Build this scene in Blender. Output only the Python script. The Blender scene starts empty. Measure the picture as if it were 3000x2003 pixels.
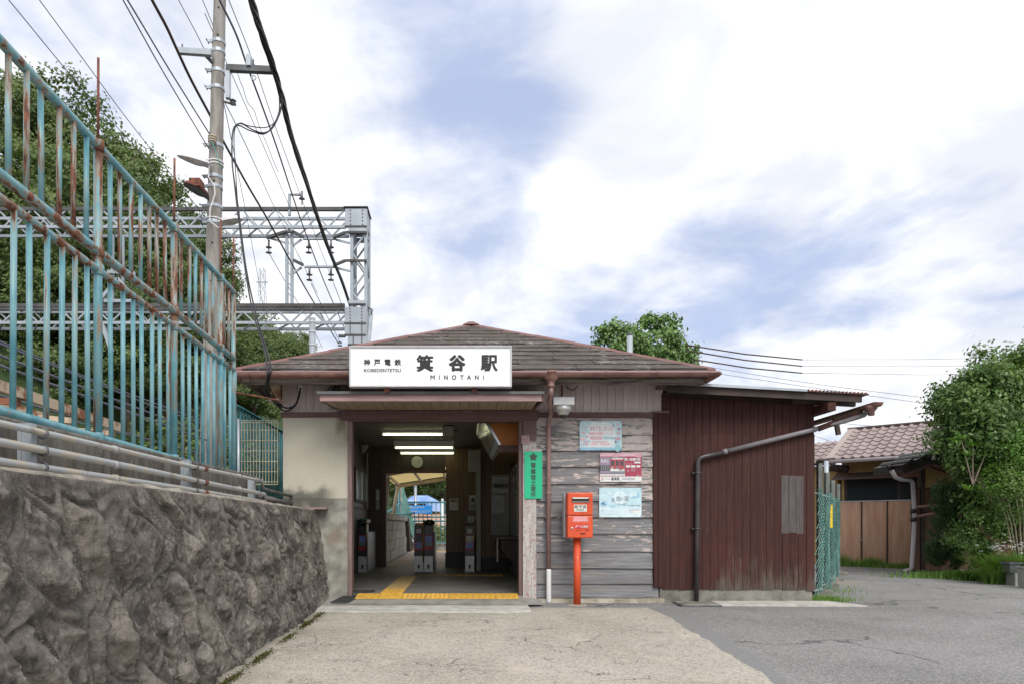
import bpy, math, random
import numpy as np
from mathutils import Vector, Matrix, Euler
R = math.radians
random.seed(7)
S = bpy.context.scene
COL = S.collection

# ------------------------------------------------------------------ camera
CX, CY, F, HC = 1354.0, 1535.0, 2000.0, 1.0      # optical axis in the 3000x2003 photograph, focal length in its pixels, eye height
cam = bpy.data.cameras.new('camera')
camo = bpy.data.objects.new('camera', cam)
COL.objects.link(camo)
cam.sensor_width = 36.0
cam.lens = F / 3000 * 36.0
cam.shift_x = (1500 - CX) / 3000
cam.shift_y = (CY - 1001.5) / 3000
cam.clip_start = .05
cam.clip_end = 2000
camo.location = (0, 0, HC)
camo.rotation_euler = (R(90), 0, 0)
S.camera = camo

# ------------------------------------------------------------------ sky, sun, exposure
SUN_EL, SUN_AZ = 46.0, 166.0           # high, behind the viewer and to the right, veiled by cloud
world = bpy.data.worlds.new('World')
S.world = world
world.use_nodes = True
wn, wl = world.node_tree.nodes, world.node_tree.links
wn.clear()
def wnode(t, **k):
    n = wn.new(t)
    for a, b in k.items(): setattr(n, a, b)
    return n
def wmath(op, a, b=None, clamp=False):
    n = wnode('ShaderNodeMath', operation=op, use_clamp=clamp)
    for i, v in enumerate((a, b)):
        if v is None: continue
        if isinstance(v, (int, float)): n.inputs[i].default_value = v
        else: wl.new(v, n.inputs[i])
    return n.outputs[0]
out = wnode('ShaderNodeOutputWorld'); bg = wnode('ShaderNodeBackground')
wl.new(bg.outputs[0], out.inputs[0])
SKY_STRENGTH = 0.10
bg.inputs[1].default_value = SKY_STRENGTH
sky = wnode('ShaderNodeTexSky', sky_type='NISHITA')
sky.sun_disc = False
sky.sun_elevation = R(SUN_EL)
sky.sun_rotation = R(SUN_AZ)
sky.air_density = 1.0; sky.dust_density = 1.5; sky.ozone_density = 1.5
tc = wnode('ShaderNodeTexCoord')
sep = wnode('ShaderNodeSeparateXYZ'); wl.new(tc.outputs['Generated'], sep.inputs[0])
zc = wmath('ADD', wmath('MAXIMUM', sep.outputs[2], 0.0), 0.22)
cb = wnode('ShaderNodeCombineXYZ')
wl.new(wmath('DIVIDE', sep.outputs[0], zc), cb.inputs[0]); wl.new(wmath('DIVIDE', sep.outputs[1], zc), cb.inputs[1])
def wnoise(scale, detail, off, rough=.55, dist=0.0):
    mp = wnode('ShaderNodeMapping'); wl.new(cb.outputs[0], mp.inputs[0]); mp.inputs[1].default_value = off
    n = wnode('ShaderNodeTexNoise'); wl.new(mp.outputs[0], n.inputs['Vector'])
    n.inputs['Scale'].default_value = scale; n.inputs['Detail'].default_value = detail; n.inputs['Roughness'].default_value = rough
    n.inputs['Distortion'].default_value = dist
    return n.outputs['Fac']
def lobe(px, py, inner, outer, amp):
    d = Vector(((px - CX) / F, 1, (CY - py) / F)).normalized()
    n = wnode('ShaderNodeVectorMath', operation='DOT_PRODUCT'); wl.new(tc.outputs['Generated'], n.inputs[0]); n.inputs[1].default_value = d
    mr = wnode('ShaderNodeMapRange', interpolation_type='SMOOTHSTEP'); wl.new(n.outputs['Value'], mr.inputs[0])
    mr.inputs[1].default_value = math.cos(R(outer)); mr.inputs[2].default_value = math.cos(R(inner))
    mr.inputs[3].default_value = 0; mr.inputs[4].default_value = amp
    return mr.outputs[0]
n1 = wnoise(1.5, 8, (3.1, 1.7, 0), .58, .7)
n2 = wnoise(4.2, 7, (7.1, 5.2, 2), .58, .3)
gap = wmath('ADD', wmath('MULTIPLY', wmath('SUBTRACT', n1, .5), 2.5), wmath('MULTIPLY', wmath('SUBTRACT', n2, .5), 1.7))
# thinner places in the cloud sheet, where the blue shows through
for a in ((1180, 40, 1, 9, .20), (1420, 60, 2, 12, .20), (1330, 360, 3, 13, .28), (1560, 300, 2, 10, .24), (1400, 480, 2, 9, .28), (1130, 745, 1, 8, .30), (1650, 870, 2, 9, .28), (1950, 820, 2, 10, .34), (2250, 760, 2, 11, .36), (2520, 640, 2, 9, .28), (2700, 800, 2, 9, .30), (2300, 930, 2, 9, .26), (2050, 640, 1, 7, .20), (600, 330, 2, 9, .16), (200, 60, 2, 9, .05),
          (2350, 250, 8, 20, -.5), (880, 330, 3, 10, -.25), (1800, 560, 2, 8, -.22), (1250, 620, 1, 4, -.15), (2700, 980, 2, 7, -.2)):
    gap = wmath('ADD', gap, lobe(*a))
mr = wnode('ShaderNodeMapRange', interpolation_type='SMOOTHSTEP'); wl.new(gap, mr.inputs[0])
mr.inputs[1].default_value = -.13; mr.inputs[2].default_value = .95; mr.inputs[3].default_value = 0; mr.inputs[4].default_value = .85
n3 = wnoise(2.3, 7, (1.2, 9.4, 4), .55, .4)
cm = wnode('ShaderNodeMapRange', interpolation_type='SMOOTHSTEP'); wl.new(n3, cm.inputs[0]); cm.inputs[1].default_value = .42; cm.inputs[2].default_value = .62
cloud = wnode('ShaderNodeMix', data_type='RGBA'); wl.new(cm.outputs[0], cloud.inputs[0])
cloud.inputs[6].default_value = (7.9, 7.95, 8.1, 1); cloud.inputs[7].default_value = (6.0, 6.2, 6.75, 1)      # bright tops, greyer bellies
mixc = wnode('ShaderNodeMix', data_type='RGBA'); wl.new(mr.outputs[0], mixc.inputs[0])
wl.new(cloud.outputs[2], mixc.inputs[6])
blue = wnode('ShaderNodeMix', data_type='RGBA'); blue.inputs[0].default_value = .8
wl.new(sky.outputs[0], blue.inputs[6]); blue.inputs[7].default_value = (3.3, 4.05, 6.1, 1)   # thin cloud over blue
wl.new(blue.outputs[2], mixc.inputs[7])
wl.new(mixc.outputs[2], bg.inputs[0])

sl = bpy.data.lights.new('sun', 'SUN'); sl.energy = 2.0; sl.angle = R(32); sl.color = (1, .96, .9)
slo = bpy.data.objects.new('sun', sl); COL.objects.link(slo)
_a, _e = R(SUN_AZ), R(SUN_EL)
_d = Vector((math.sin(_a) * math.cos(_e), math.cos(_a) * math.cos(_e), math.sin(_e)))
slo.rotation_euler = (-_d).to_track_quat('-Z', 'Y').to_euler()
slo.location = (-3, -8, 15)

S.view_settings.view_transform = 'Standard'
S.view_settings.look = 'None'
S.view_settings.exposure = 0.55
S.view_settings.gamma = 1
S.view_settings.use_curve_mapping = False
S.cycles.max_bounces = 7
S.cycles.diffuse_bounces = 4
S.cycles.transparent_max_bounces = 12

# ------------------------------------------------------------------ material nodes
class NB:
    """Small wrapper round a node tree."""
    def __init__(s, name):
        s.m = bpy.data.materials.new(name); s.m.use_nodes = True
        s.t = s.m.node_tree; s.N = s.t.nodes; s.L = s.t.links
        s.b = s.N['Principled BSDF']; s._pos = None
    def n(s, t, **k):
        x = s.N.new(t)
        for a, b in k.items(): setattr(x, a, b)
        return x
    def put(s, sock, v):
        if isinstance(v, bpy.types.NodeSocket): s.L.new(v, sock)
        elif isinstance(v, tuple) and len(v) == 3 and sock.type == 'RGBA': sock.default_value = (*v, 1)
        else: sock.default_value = v
    @property
    def pos(s):
        if s._pos is None: s._pos = s.n('ShaderNodeNewGeometry').outputs['Position']
        return s._pos
    def xyz(s):
        q = s.n('ShaderNodeSeparateXYZ'); s.L.new(s.pos, q.inputs[0]); return q.outputs
    def scaled(s, sc, loc=(0, 0, 0), rot=(0, 0, 0)):
        m = s.n('ShaderNodeMapping'); s.L.new(s.pos, m.inputs[0]); m.inputs[3].default_value = sc; m.inputs[1].default_value = loc; m.inputs[2].default_value = rot
        return m.outputs[0]
    def noise(s, scale, detail=4, rough=.55, vec=None, dist=0., out='Fac'):
        x = s.n('ShaderNodeTexNoise'); s.L.new(vec or s.pos, x.inputs['Vector'])
        x.inputs['Scale'].default_value = scale; x.inputs['Detail'].default_value = detail
        x.inputs['Roughness'].default_value = rough; x.inputs['Distortion'].default_value = dist
        return x.outputs[out]
    def vor(s, scale, feature='F1', vec=None, out='Distance', rnd=1.):
        x = s.n('ShaderNodeTexVoronoi', feature=feature); s.L.new(vec or s.pos, x.inputs['Vector'])
        x.inputs['Scale'].default_value = scale; x.inputs['Randomness'].default_value = rnd
        return x.outputs[out]
    def math(s, op, a, b=0., clamp=False):
        x = s.n('ShaderNodeMath', operation=op, use_clamp=clamp); s.put(x.inputs[0], a); s.put(x.inputs[1], b); return x.outputs[0]
    def map(s, v, a, b, c=0., d=1., smooth=True):
        x = s.n('ShaderNodeMapRange', interpolation_type='SMOOTHSTEP' if smooth else 'LINEAR'); s.put(x.inputs[0], v)
        for i, q in enumerate((a, b, c, d)): s.put(x.inputs[i + 1], q)
        return x.outputs[0]
    def mix(s, f, a, b, mode='MIX'):
        x = s.n('ShaderNodeMix', data_type='RGBA', blend_type=mode); s.put(x.inputs[0], f); s.put(x.inputs[6], a); s.put(x.inputs[7], b); return x.outputs[2]
    def rnd(s): return s.n('ShaderNodeObjectInfo').outputs['Random']
    def attr(s, name): return s.n('ShaderNodeAttribute', attribute_name=name).outputs['Fac']
    def bump(s, h, strength=.3, dist=.01):
        x = s.n('ShaderNodeBump'); s.put(x.inputs['Height'], h); x.inputs['Strength'].default_value = strength; x.inputs['Distance'].default_value = dist
        s.L.new(x.outputs[0], s.b.inputs['Normal']); return s
    def fin(s, col=None, rough=None, metal=None, spec=None):
        if col is not None: s.put(s.b.inputs['Base Color'], col)
        if rough is not None: s.put(s.b.inputs['Roughness'], rough)
        if metal is not None: s.put(s.b.inputs['Metallic'], metal)
        if spec is not None: s.b.inputs['Specular IOR Level'].default_value = spec
        return s.m
MAT = {}
def sh(c, k): return tuple(min(1, x * k) for x in c)
def simple(name, col, rough=.6, metal=0., var=.25, scale=6., spec=None, bump=0.):
    q = NB(name)
    c = q.mix(q.map(q.noise(scale, 5), .3, .7), sh(col, 1 - var), sh(col, 1 + var))
    c = q.mix(q.math('MULTIPLY', q.rnd(), .35), c, sh(col, 1 - var * .8))
    if bump: q.bump(q.noise(scale * 12, 4), bump, .004)
    MAT[name] = q.fin(c, rough, metal, spec); return MAT[name]
def mats():
    # --- station
    q = NB('cream_plaster'); x, y, z = q.xyz()
    c = q.mix(q.map(q.noise(90, 3), .35, .7), (.42, .395, .32), (.60, .565, .465))
    c = q.mix(q.map(q.noise(2.2, 5), .35, .75, 0, .35), c, (.33, .30, .235))
    drip = q.math('MULTIPLY', q.map(q.math('ABSOLUTE', q.math('ADD', x, q.math('ADD', 1.60, q.math('MULTIPLY', q.noise(6, 4), -.10)))), .02, .13, 1, 0), q.map(q.math('ADD', z, q.math('MULTIPLY', q.noise(9, 4), .35)), 2.12, 2.5, 0, 1))
    c = q.mix(q.math('MULTIPLY', drip, .85), c, (.17, .135, .085))
    mould = q.math('MULTIPLY', q.map(q.math('ADD', z, q.math('MULTIPLY', q.noise(6, 5), -.30)), 1.22, 1.37, 1, 0), q.map(x, -1.85, -1.55, 1, 0))
    c = q.mix(q.math('MULTIPLY', mould, .85), c, (.07, .07, .06))
    q.bump(q.noise(120, 3), .35, .004); MAT['cream_plaster'] = q.fin(c, .9)

    q = NB('grey_render'); x, y, z = q.xyz()
    c = q.mix(q.map(q.noise(8, 6), .3, .7), (.18, .178, .152), (.33, .325, .285))
    c = q.mix(q.math('MULTIPLY', q.map(q.noise(3.1, 5), .5, .66), .45), c, (.23, .15, .10))
    c = q.mix(q.math('MULTIPLY', q.map(q.math('ADD', z, q.math('MULTIPLY', q.noise(5, 5), .3)), 1.25, 1.45, 0, .8), q.map(x, -1.8, -1.5, 1, 0)), c, (.06, .06, .05))
    q.bump(q.noise(60, 4), .3, .004); MAT['grey_render'] = q.fin(c, .9)

    def paint_wood(name, base, var, grain=(4, 4, 60), rough=.6, rs=.5):
        q = NB(name)
        g = q.noise(1, 6, .6, q.scaled(grain))
        c = q.mix(q.map(g, .3, .7), sh(base, 1 - var), sh(base, 1 + var))
        c = q.mix(q.math('MULTIPLY', q.rnd(), rs), c, sh(base, .72))
        return q, c, g
    q, c, g = paint_wood('taupe_board', (.54, .455, .435), .12, (30, 30, 2), rs=.3); q.bump(g, .15, .003); MAT['taupe_board'] = q.fin(c, .6)
    q, c, g = paint_wood('brown_trim', (.135, .082, .076), .3, (3, 40, 40)); 
    c = q.mix(q.map(q.noise(1, 5, .6, q.scaled((7, 30, 60))), .62, .72, 0, .6), c, (.26, .22, .2)); q.bump(g, .25, .004); MAT['brown_trim'] = q.fin(c, .65, None, .25)
    q, c, g = paint_wood('pink_trim', (.34, .215, .21), .22, (3, 30, 30))
    c = q.mix(q.map(q.noise(9, 5), .62, .75, 0, .5), c, (.30, .14, .08)); q.bump(g, .15, .003); MAT['pink_trim'] = q.fin(c, .45)
    q, c, g = paint_wood('jamb_trim', (.19, .125, .12), .25, (40, 40, 3)); q.bump(g, .2, .003); MAT['jamb_trim'] = q.fin(c, .6)
    q, c, g = paint_wood('soffit_board', (.30, .24, .17), .2, (40, 3, 3)); MAT['soffit_board'] = q.fin(c, .7)
    q = NB('old_post'); x, y, z = q.xyz()
    g = q.noise(1, 6, .6, q.scaled((45, 45, 3)))
    c = q.mix(q.map(g, .3, .7), (.33, .315, .305), (.52, .50, .485))
    flake = q.map(q.noise(1, 6, .65, q.scaled((55, 55, 26))), .53, .60)
    c = q.mix(q.math('MULTIPLY', flake, q.map(z, 1.95, 2.0, 1, 1)), c, (.33, .17, .14))
    c = q.mix(q.map(z, 2.02, 2.09), c, q.mix(g, (.10, .06, .055), (.16, .10, .09)))
    q.bump(g, .4, .004); MAT['old_post'] = q.fin(c, .75)

    q = NB('peeling_siding'); x, y, z = q.xyz()
    rv = q.math('MULTIPLY', q.rnd(), 30.)
    vec = q.n('ShaderNodeVectorMath', operation='ADD'); q.L.new(q.pos, vec.inputs[0])
    cmb = q.n('ShaderNodeCombineXYZ'); q.L.new(rv, cmb.inputs[0]); q.L.new(cmb.outputs[0], vec.inputs[1])
    def st(sc): 
        m = q.n('ShaderNodeMapping'); q.L.new(vec.outputs[0], m.inputs[0]); m.inputs[3].default_value = sc; return m.outputs[0]
    g = q.noise(1, 7, .65, st((2.5, 40, 70)))
    wood = q.mix(q.map(g, .3, .72), (.115, .115, .122), (.27, .27, .28))
    wood = q.mix(q.map(q.noise(1, 3, .5, st((1.3, 5, 9))), .45, .7, 0, .55), wood, (.10, .105, .12))
    wood = q.mix(q.math('MULTIPLY', q.map(q.noise(1, 3, .5, st((1.6, 5, 14))), .5, .62), .35), wood, (.17, .135, .10))
    # the old paint survives in ragged flakes, most of it high up and at the right-hand end
    fl = q.noise(1, 8, .62, st((5.5, 20, 26)), .6)
    fl = q.math('ADD', fl, q.math('MULTIPLY', q.math('ADD', q.noise(1, 3, .5, st((1.2, 4, 3))), -.5), .55))
    fl = q.math('ADD', fl, q.map(z, .45, 2.25, -.10, .045, False))
    fl = q.math('ADD', fl, q.map(x, 1.9, 2.45, 0, .06))
    fl = q.math('ADD', fl, q.map(x, .93, 1.1, .05, 0))
    fl = q.math('SUBTRACT', fl, q.map(z, .40, .50, .4, 0))
    mask = q.map(fl, .545, .575)
    paint = q.mix(q.map(q.noise(7, 4), .3, .7), (.38, .325, .30), (.47, .415, .39))
    c = q.mix(mask, wood, paint)
    q.bump(q.math('ADD', q.math('MULTIPLY', g, .5), q.math('MULTIPLY', mask, .6)), .55, .004)
    MAT['peeling_siding'] = q.fin(c, .75)

    q = NB('red_brown_board'); x, y, z = q.xyz()
    g = q.noise(1, 6, .6, q.scaled((45, 45, 2.5)))
    c = q.mix(q.map(g, .3, .75), (.043, .0175, .0150), (.072, .030, .0255))
    c = q.mix(q.math('MULTIPLY', q.rnd(), .5), c, (.046, .0185, .0165))
    c = q.mix(q.map(q.noise(2.2, 4), .5, .7, 0, .5), c, (.085, .028, .022))
    c = q.mix(q.map(q.noise(1, 4, .6, q.scaled((14, 14, 1.5), (3, 0, 0))), .62, .75, 0, .35), c, (.15, .09, .075))
    wear = q.math('ADD', q.math('MULTIPLY', q.noise(1, 6, .65, q.scaled((22, 22, 3))), .7), q.map(z, .12, 1.0, .30, -.06, False))
    wear = q.math('ADD', wear, q.map(x, 2.9, 3.5, -.28, 0))
    wear = q.math('ADD', wear, q.map(x, 3.6, 4.1, 0, -.05))
    c = q.mix(q.map(wear, .44, .70, 0, .62), c, (.135, .125, .10))
    q.bump(g, .2, .003); MAT['red_brown_board'] = q.fin(c, .7, None, .2)
    q = NB('bare_sheet'); g = q.noise(1, 6, .6, q.scaled((30, 30, 4)))
    MAT['bare_sheet'] = q.fin(q.mix(q.map(g, .3, .7), (.060, .048, .046), (.098, .083, .079)), .7)

    q = NB('roof_slate'); x, y, z = q.xyz()
    c = q.mix(q.map(q.noise(5, 5), .3, .7), (.058, .049, .045), (.12, .104, .096))
    c = q.mix(q.math('MULTIPLY', q.rnd(), .85), c, (.10, .082, .074))
    li = q.math('ADD', q.noise(1, 6, .66, q.scaled((13, 20, 20))), q.math('MULTIPLY', q.math('ADD', q.noise(1.2, 5, .6), -.5), .9))
    c = q.mix(q.map(li, .56, .72, 0, .6), c, (.35, .335, .32))
    c = q.mix(q.map(q.noise(4.3, 5), .56, .68, 0, .5), c, (.06, .066, .03))
    q.bump(q.noise(70, 5), .5, .006); MAT['roof_slate'] = q.fin(c, .9, None, .2)
    q = NB('roof_metal'); c = q.mix(q.map(q.noise(3, 5), .3, .7), (.15, .062, .052), (.21, .10, .086))
    c = q.mix(q.map(q.noise(11, 5), .58, .72, 0, .6), c, (.16, .045, .02)); MAT['roof_metal'] = q.fin(c, .42)
    q = NB('gutter_brown'); c = q.mix(q.map(q.noise(4, 6), .3, .7), (.16, .075, .058), (.26, .145, .12))
    c = q.mix(q.map(q.noise(1, 6, .6, q.scaled((7, 7, 20))), .55, .7, 0, .7), c, (.11, .05, .032)); MAT['gutter_brown'] = q.fin(c, .48)
    q = NB('rough_fascia'); g = q.noise(1, 6, .65, q.scaled((3, 30, 40)))
    c = q.mix(q.map(g, .3, .7), (.045, .035, .03), (.20, .165, .14)); q.bump(g, .6, .01); MAT['rough_fascia'] = q.fin(c, .9)
    simple('pipe_pink', (.27, .165, .155), .42, var=.18, scale=9)
    simple('pipe_dark', (.05, .043, .046), .35, var=.3, scale=5)
    simple('pipe_grey', (.20, .19, .20), .3, var=.25, scale=3)
    simple('white_plastic', (.66, .67, .67), .4, var=.06, scale=5)
    q = NB('sign_white'); x, y, z = q.xyz()
    c = q.mix(q.map(q.noise(2, 5), .3, .7), (.77, .785, .80), (.83, .835, .835))
    c = q.mix(q.math('MULTIPLY', q.map(q.noise(1, 5, .6, q.scaled((60, 60, 3))), .48, .72), q.map(z, 2.62, 2.85, .42, .10)), c, (.55, .55, .50))
    c = q.mix(q.map(q.math('ADD', z, q.math('MULTIPLY', q.noise(14, 6), .035)), 2.634, 2.652, .75, 0), c, (.36, .36, .29))      # grime gathered along the lower frame
    MAT['sign_white'] = q.fin(c, .35)
    simple('sign_frame', (.50, .51, .54), .4, var=.12, scale=8)
    simple('ink', (.012, .012, .016), .4, var=.1)
    simple('black_rubber', (.018, .018, .02), .5, var=.3)
    simple('rubber_mat', (.035, .035, .037), .8, var=.4, scale=20)
    simple('green_sheet', (.012, .44, .225), .45, var=.06, scale=2)
    simple('emblem_dark', (.03, .06, .04), .5)
    simple('clear_tape', (.45, .42, .42), .2)
    q = NB('post_red')
    c = q.mix(q.map(q.noise(5, 6), .3, .7), (.54, .062, .016), (.66, .085, .024))
    c = q.mix(q.map(q.noise(24, 7, .7), .60, .70, 0, .45), c, (.70, .20, .11)); c = q.mix(q.map(q.noise(1, 6, .6, q.scaled((50, 50, 6))), .60, .74, 0, .45), c, (.30, .04, .015))
    MAT['post_red'] = q.fin(c, q.map(q.noise(8, 5), .3, .7, .38, .62))
    simple('post_seam', (.16, .02, .006), .6)
    simple('label_white', (.60, .61, .57), .5, var=.1, scale=20)
    simple('label_red', (.55, .012, .035), .45)
    simple('label_pink', (.70, .09, .13), .45)
    simple('steel', (.45, .46, .47), .32, .8, var=.2, scale=9)
    simple('galv', (.40, .44, .48), .42, .35, var=.15, scale=3)
    simple('galv_dark', (.10, .105, .11), .6, .2, var=.3, scale=4)
    simple('dark_hole', (.006, .006, .006), .8)
    simple('gold', (.42, .28, .08), .35, .7)
    # --- interior
    def slat_wall(name, a, b, pitch, rough=.5):
        q = NB(name); x, y, z = q.xyz()
        g = q.noise(1, 5, .6, q.scaled((30, 30, 1.5)))
        c = q.mix(q.map(g, .3, .7), a, b)
        MAT[name] = q.fin(c, rough)
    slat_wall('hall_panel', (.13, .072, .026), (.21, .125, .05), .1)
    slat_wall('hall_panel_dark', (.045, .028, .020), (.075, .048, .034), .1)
    simple('gate_side', (.12, .122, .125), .3, .6, var=.2); simple('hall_lower', (.09, .088, .075), .6, var=.15)
    simple('hall_ceiling', (.27, .265, .245), .7, var=.08, scale=3)
    simple('ceiling_joint', (.16, .16, .155), .7)
    simple('baseboard_black', (.02, .017, .015), .5)
    simple('orange_board', (.40, .135, .022), .6, var=.12, scale=4)
    simple('column_grey', (.36, .36, .31), .6, var=.1)
    q = NB('hall_floor'); c = q.mix(q.map(q.noise(3, 6), .3, .7), (.115, .112, .105), (.175, .17, .16))
    c = q.mix(q.map(q.noise(9, 4), .58, .7, 0, .4), c, (.09, .085, .08)); q.bump(q.noise(150, 2), .1, .002); MAT['hall_floor'] = q.fin(c, .55)
    q = NB('tactile_yellow'); c = q.mix(q.map(q.noise(12, 5), .3, .7), (.60, .33, .045), (.74, .44, .075))
    c = q.mix(q.map(q.noise(7, 6, .65), .56, .68, 0, .7), c, (.33, .26, .15)); MAT['tactile_yellow'] = q.fin(c, .55)
    q = NB('tactile_worn'); c = q.mix(q.map(q.noise(16, 5), .42, .58), (.36, .31, .20), (.60, .37, .07)); MAT['tactile_worn'] = q.fin(c, .6)
    simple('gate_black', (.022, .023, .027), .35)
    simple('gate_steel', (.50, .50, .49), .38, .35, var=.1)
    simple('gate_red', (.35, .015, .035), .4)
    simple('gate_blue', (.16, .22, .52), .4, var=.25, scale=40)
    simple('gate_green', (.08, .30, .24), .4)
    simple('gate_orange', (.75, .18, .05), .4)
    simple('paper', (.56, .57, .56), .6, var=.1, scale=10)
    simple('paper_grey', (.32, .33, .33), .6, var=.25, scale=14)
    simple('paper_yellow', (.62, .52, .10), .6)
    simple('clock_face', (.55, .56, .47), .5)
    q = NB('window_glass'); MAT['window_glass'] = q.fin((.03, .035, .04), .06, 0)
    q = NB('pale_glass'); MAT['pale_glass'] = q.fin(q.mix(q.noise(3, 3), (.25, .29, .30), (.42, .46, .47)), .15)
    q = NB('lamp_tube'); q.b.inputs['Emission Color'].default_value = (.97, 1, .60, 1); q.b.inputs['Emission Strength'].default_value = 2.6; MAT['lamp_tube'] = q.fin((.9, .9, .8), .4)
    # --- ground
    q = NB('apron_concrete'); x, y, z = q.xyz()
    v = q.vor(75, out='Color')
    sepc = q.n('ShaderNodeSeparateColor'); q.L.new(v, sepc.inputs[0])
    c = q.mix(q.map(q.noise(1.1, 5), .3, .7), (.33, .298, .25), (.42, .385, .33))
    c = q.mix(q.math('MULTIPLY', q.map(sepc.outputs[0], .62, .9), .55), c, (.56, .51, .44))
    c = q.mix(q.math('MULTIPLY', q.map(sepc.outputs[1], .68, .92), .6), c, (.155, .135, .11))
    c = q.mix(q.map(q.noise(2.3, 7, .62, None, .5), .57, .66, 0, .55), c, (.50, .44, .37))        # worn smooth patches
    c = q.mix(q.map(q.noise(3.1, 6, .6), .55, .72, 0, .4), c, (.22, .195, .155))
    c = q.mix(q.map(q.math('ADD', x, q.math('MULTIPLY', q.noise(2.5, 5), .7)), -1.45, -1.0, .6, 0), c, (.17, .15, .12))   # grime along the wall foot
    c = q.mix(q.math('MULTIPLY', q.map(q.math('ADD', y, q.math('MULTIPLY', q.noise(3.5, 6, .65), 1.1)), 8.55, 9.15), q.map(x, .6, .9, 0, .75)), c, (.095, .085, .072))   # dirt stain plus painted contact shade where the paving meets the boards
    wv = q.n('ShaderNodeVectorMath', operation='ADD'); q.L.new(q.pos, wv.inputs[0])
    sc = q.n('ShaderNodeVectorMath', operation='SCALE'); q.L.new(q.noise(3, 5, out='Color'), sc.inputs[0]); sc.inputs['Scale'].default_value = .5; q.L.new(sc.outputs[0], wv.inputs[1])
    cr = q.vor(1.25, 'DISTANCE_TO_EDGE', wv.outputs[0])
    crack = q.math('MULTIPLY', q.map(cr, .004, .011, 1, 0), q.map(q.noise(.9, 2), .50, .56))
    cr2 = q.vor(4.2, 'DISTANCE_TO_EDGE', wv.outputs[0])
    crack2 = q.math('MULTIPLY', q.map(cr2, .008, .022, 1, 0), q.map(q.noise(1.9, 3), .56, .61))
    crk = q.math('MAXIMUM', crack, crack2)
    c = q.mix(q.math('MULTIPLY', crk, .8), c, (.06, .052, .045))
    q.bump(q.math('SUBTRACT', q.math('MULTIPLY', sepc.outputs[0], .35), q.math('MULTIPLY', crk, 1.)), .5, .006)
    MAT['apron_concrete'] = q.fin(c, .85)
    q = NB('asphalt'); x, y, z = q.xyz()
    v = q.vor(92, out='Color'); sepc = q.n('ShaderNodeSeparateColor'); q.L.new(v, sepc.inputs[0])
    c = q.mix(q.map(q.noise(.8, 5), .3, .7), (.165, .163, .158), (.245, .24, .235))
    c = q.mix(q.math('MULTIPLY', q.map(sepc.outputs[0], .5, .9), .7), c, (.36, .352, .34))
    c = q.mix(q.math('MULTIPLY', q.map(sepc.outputs[1], .6, .9), .65), c, (.075, .075, .075))
    c = q.mix(q.math('MULTIPLY', q.map(q.noise(.55, 6, .6, q.scaled((1, .5, 1))), .54, .64), q.map(y, 10, 12.5, 0, .7)), c, (.33, .285, .22))
    wv = q.n('ShaderNodeVectorMath', operation='ADD'); q.L.new(q.pos, wv.inputs[0])
    sc = q.n('ShaderNodeVectorMath', operation='SCALE'); q.L.new(q.noise(1.6, 6, out='Color'), sc.inputs[0]); sc.inputs['Scale'].default_value = .9; q.L.new(sc.outputs[0], wv.inputs[1])
    crk = q.math('MULTIPLY', q.map(q.vor(.42, 'DISTANCE_TO_EDGE', wv.outputs[0]), .003, .012, 1, 0), q.map(q.noise(.5, 2), .44, .5))
    c = q.mix(q.math('MULTIPLY', crk, .75), c, (.055, .053, .05))
    c = q.mix(q.map(q.noise(1.7, 6, .62), .56, .70, 0, .35), c, (.11, .108, .105))
    q.bump(q.math('SUBTRACT', sepc.outputs[0], crk), .6, .008); MAT['asphalt'] = q.fin(c, .85)
    q = NB('new_asphalt'); v = q.noise(90, 3)
    c = q.mix(q.map(v, .35, .65), (.165, .164, .163), (.225, .223, .22)); c = q.mix(q.map(q.noise(3, 5), .5, .7, 0, .4), c, (.20, .19, .18))
    q.bump(v, .3, .004); MAT['new_asphalt'] = q.fin(c, .85)
    q = NB('pale_cement'); c = q.mix(q.map(q.noise(6, 6), .3, .7), (.36, .345, .31), (.52, .50, .46))
    c = q.mix(q.map(q.noise(2.1, 4), .5, .7, 0, .5), c, (.28, .265, .235)); q.bump(q.noise(80, 4), .25, .004); MAT['pale_cement'] = q.fin(c, .85)
    q = NB('ramp_cement'); c = q.mix(q.map(q.noise(5, 6), .3, .7), (.19, .185, .17), (.29, .28, .26)); q.bump(q.noise(80, 4), .25, .004); MAT['ramp_cement'] = q.fin(c, .85)
    q = NB('sill_stone'); c = q.mix(q.map(q.noise(9, 6), .3, .7), (.25, .22, .17), (.42, .38, .31)); q.bump(q.noise(40, 4), .4, .006); MAT['sill_stone'] = q.fin(c, .9)
    q = NB('plinth'); c = q.mix(q.map(q.noise(6, 6), .3, .7), (.12, .118, .10), (.25, .245, .215)); q.bump(q.noise(40, 4), .4, .006); MAT['plinth'] = q.fin(c, .9)
    # --- rubble wall
    q = NB('wall_stone')
    c = q.mix(q.map(q.noise(5, 7, .65), .3, .72), (.066, .057, .050), (.34, .305, .270))
    c = q.mix(q.map(q.rnd(), .0, .45, .55, 0), c, (.105, .088, .078)); c = q.mix(q.map(q.rnd(), .6, 1., 0, .5), c, (.30, .265, .225))
    c = q.mix(q.map(q.noise(13, 8, .75), .52, .64, 0, .75), c, (.37, .345, .31))
    c = q.mix(q.map(q.noise(1, 7, .7, q.scaled((20, 20, 9), (5, 2, 1))), .56, .66, 0, .8), c, (.052, .045, .04))
    c = q.mix(q.map(q.noise(7, 6, .6, None, .8), .6, .7, 0, .5), c, (.10, .075, .07))
    c = q.mix(q.map(q.vor(55), .0, .25, .45, 0), c, (.055, .05, .046))
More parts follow.
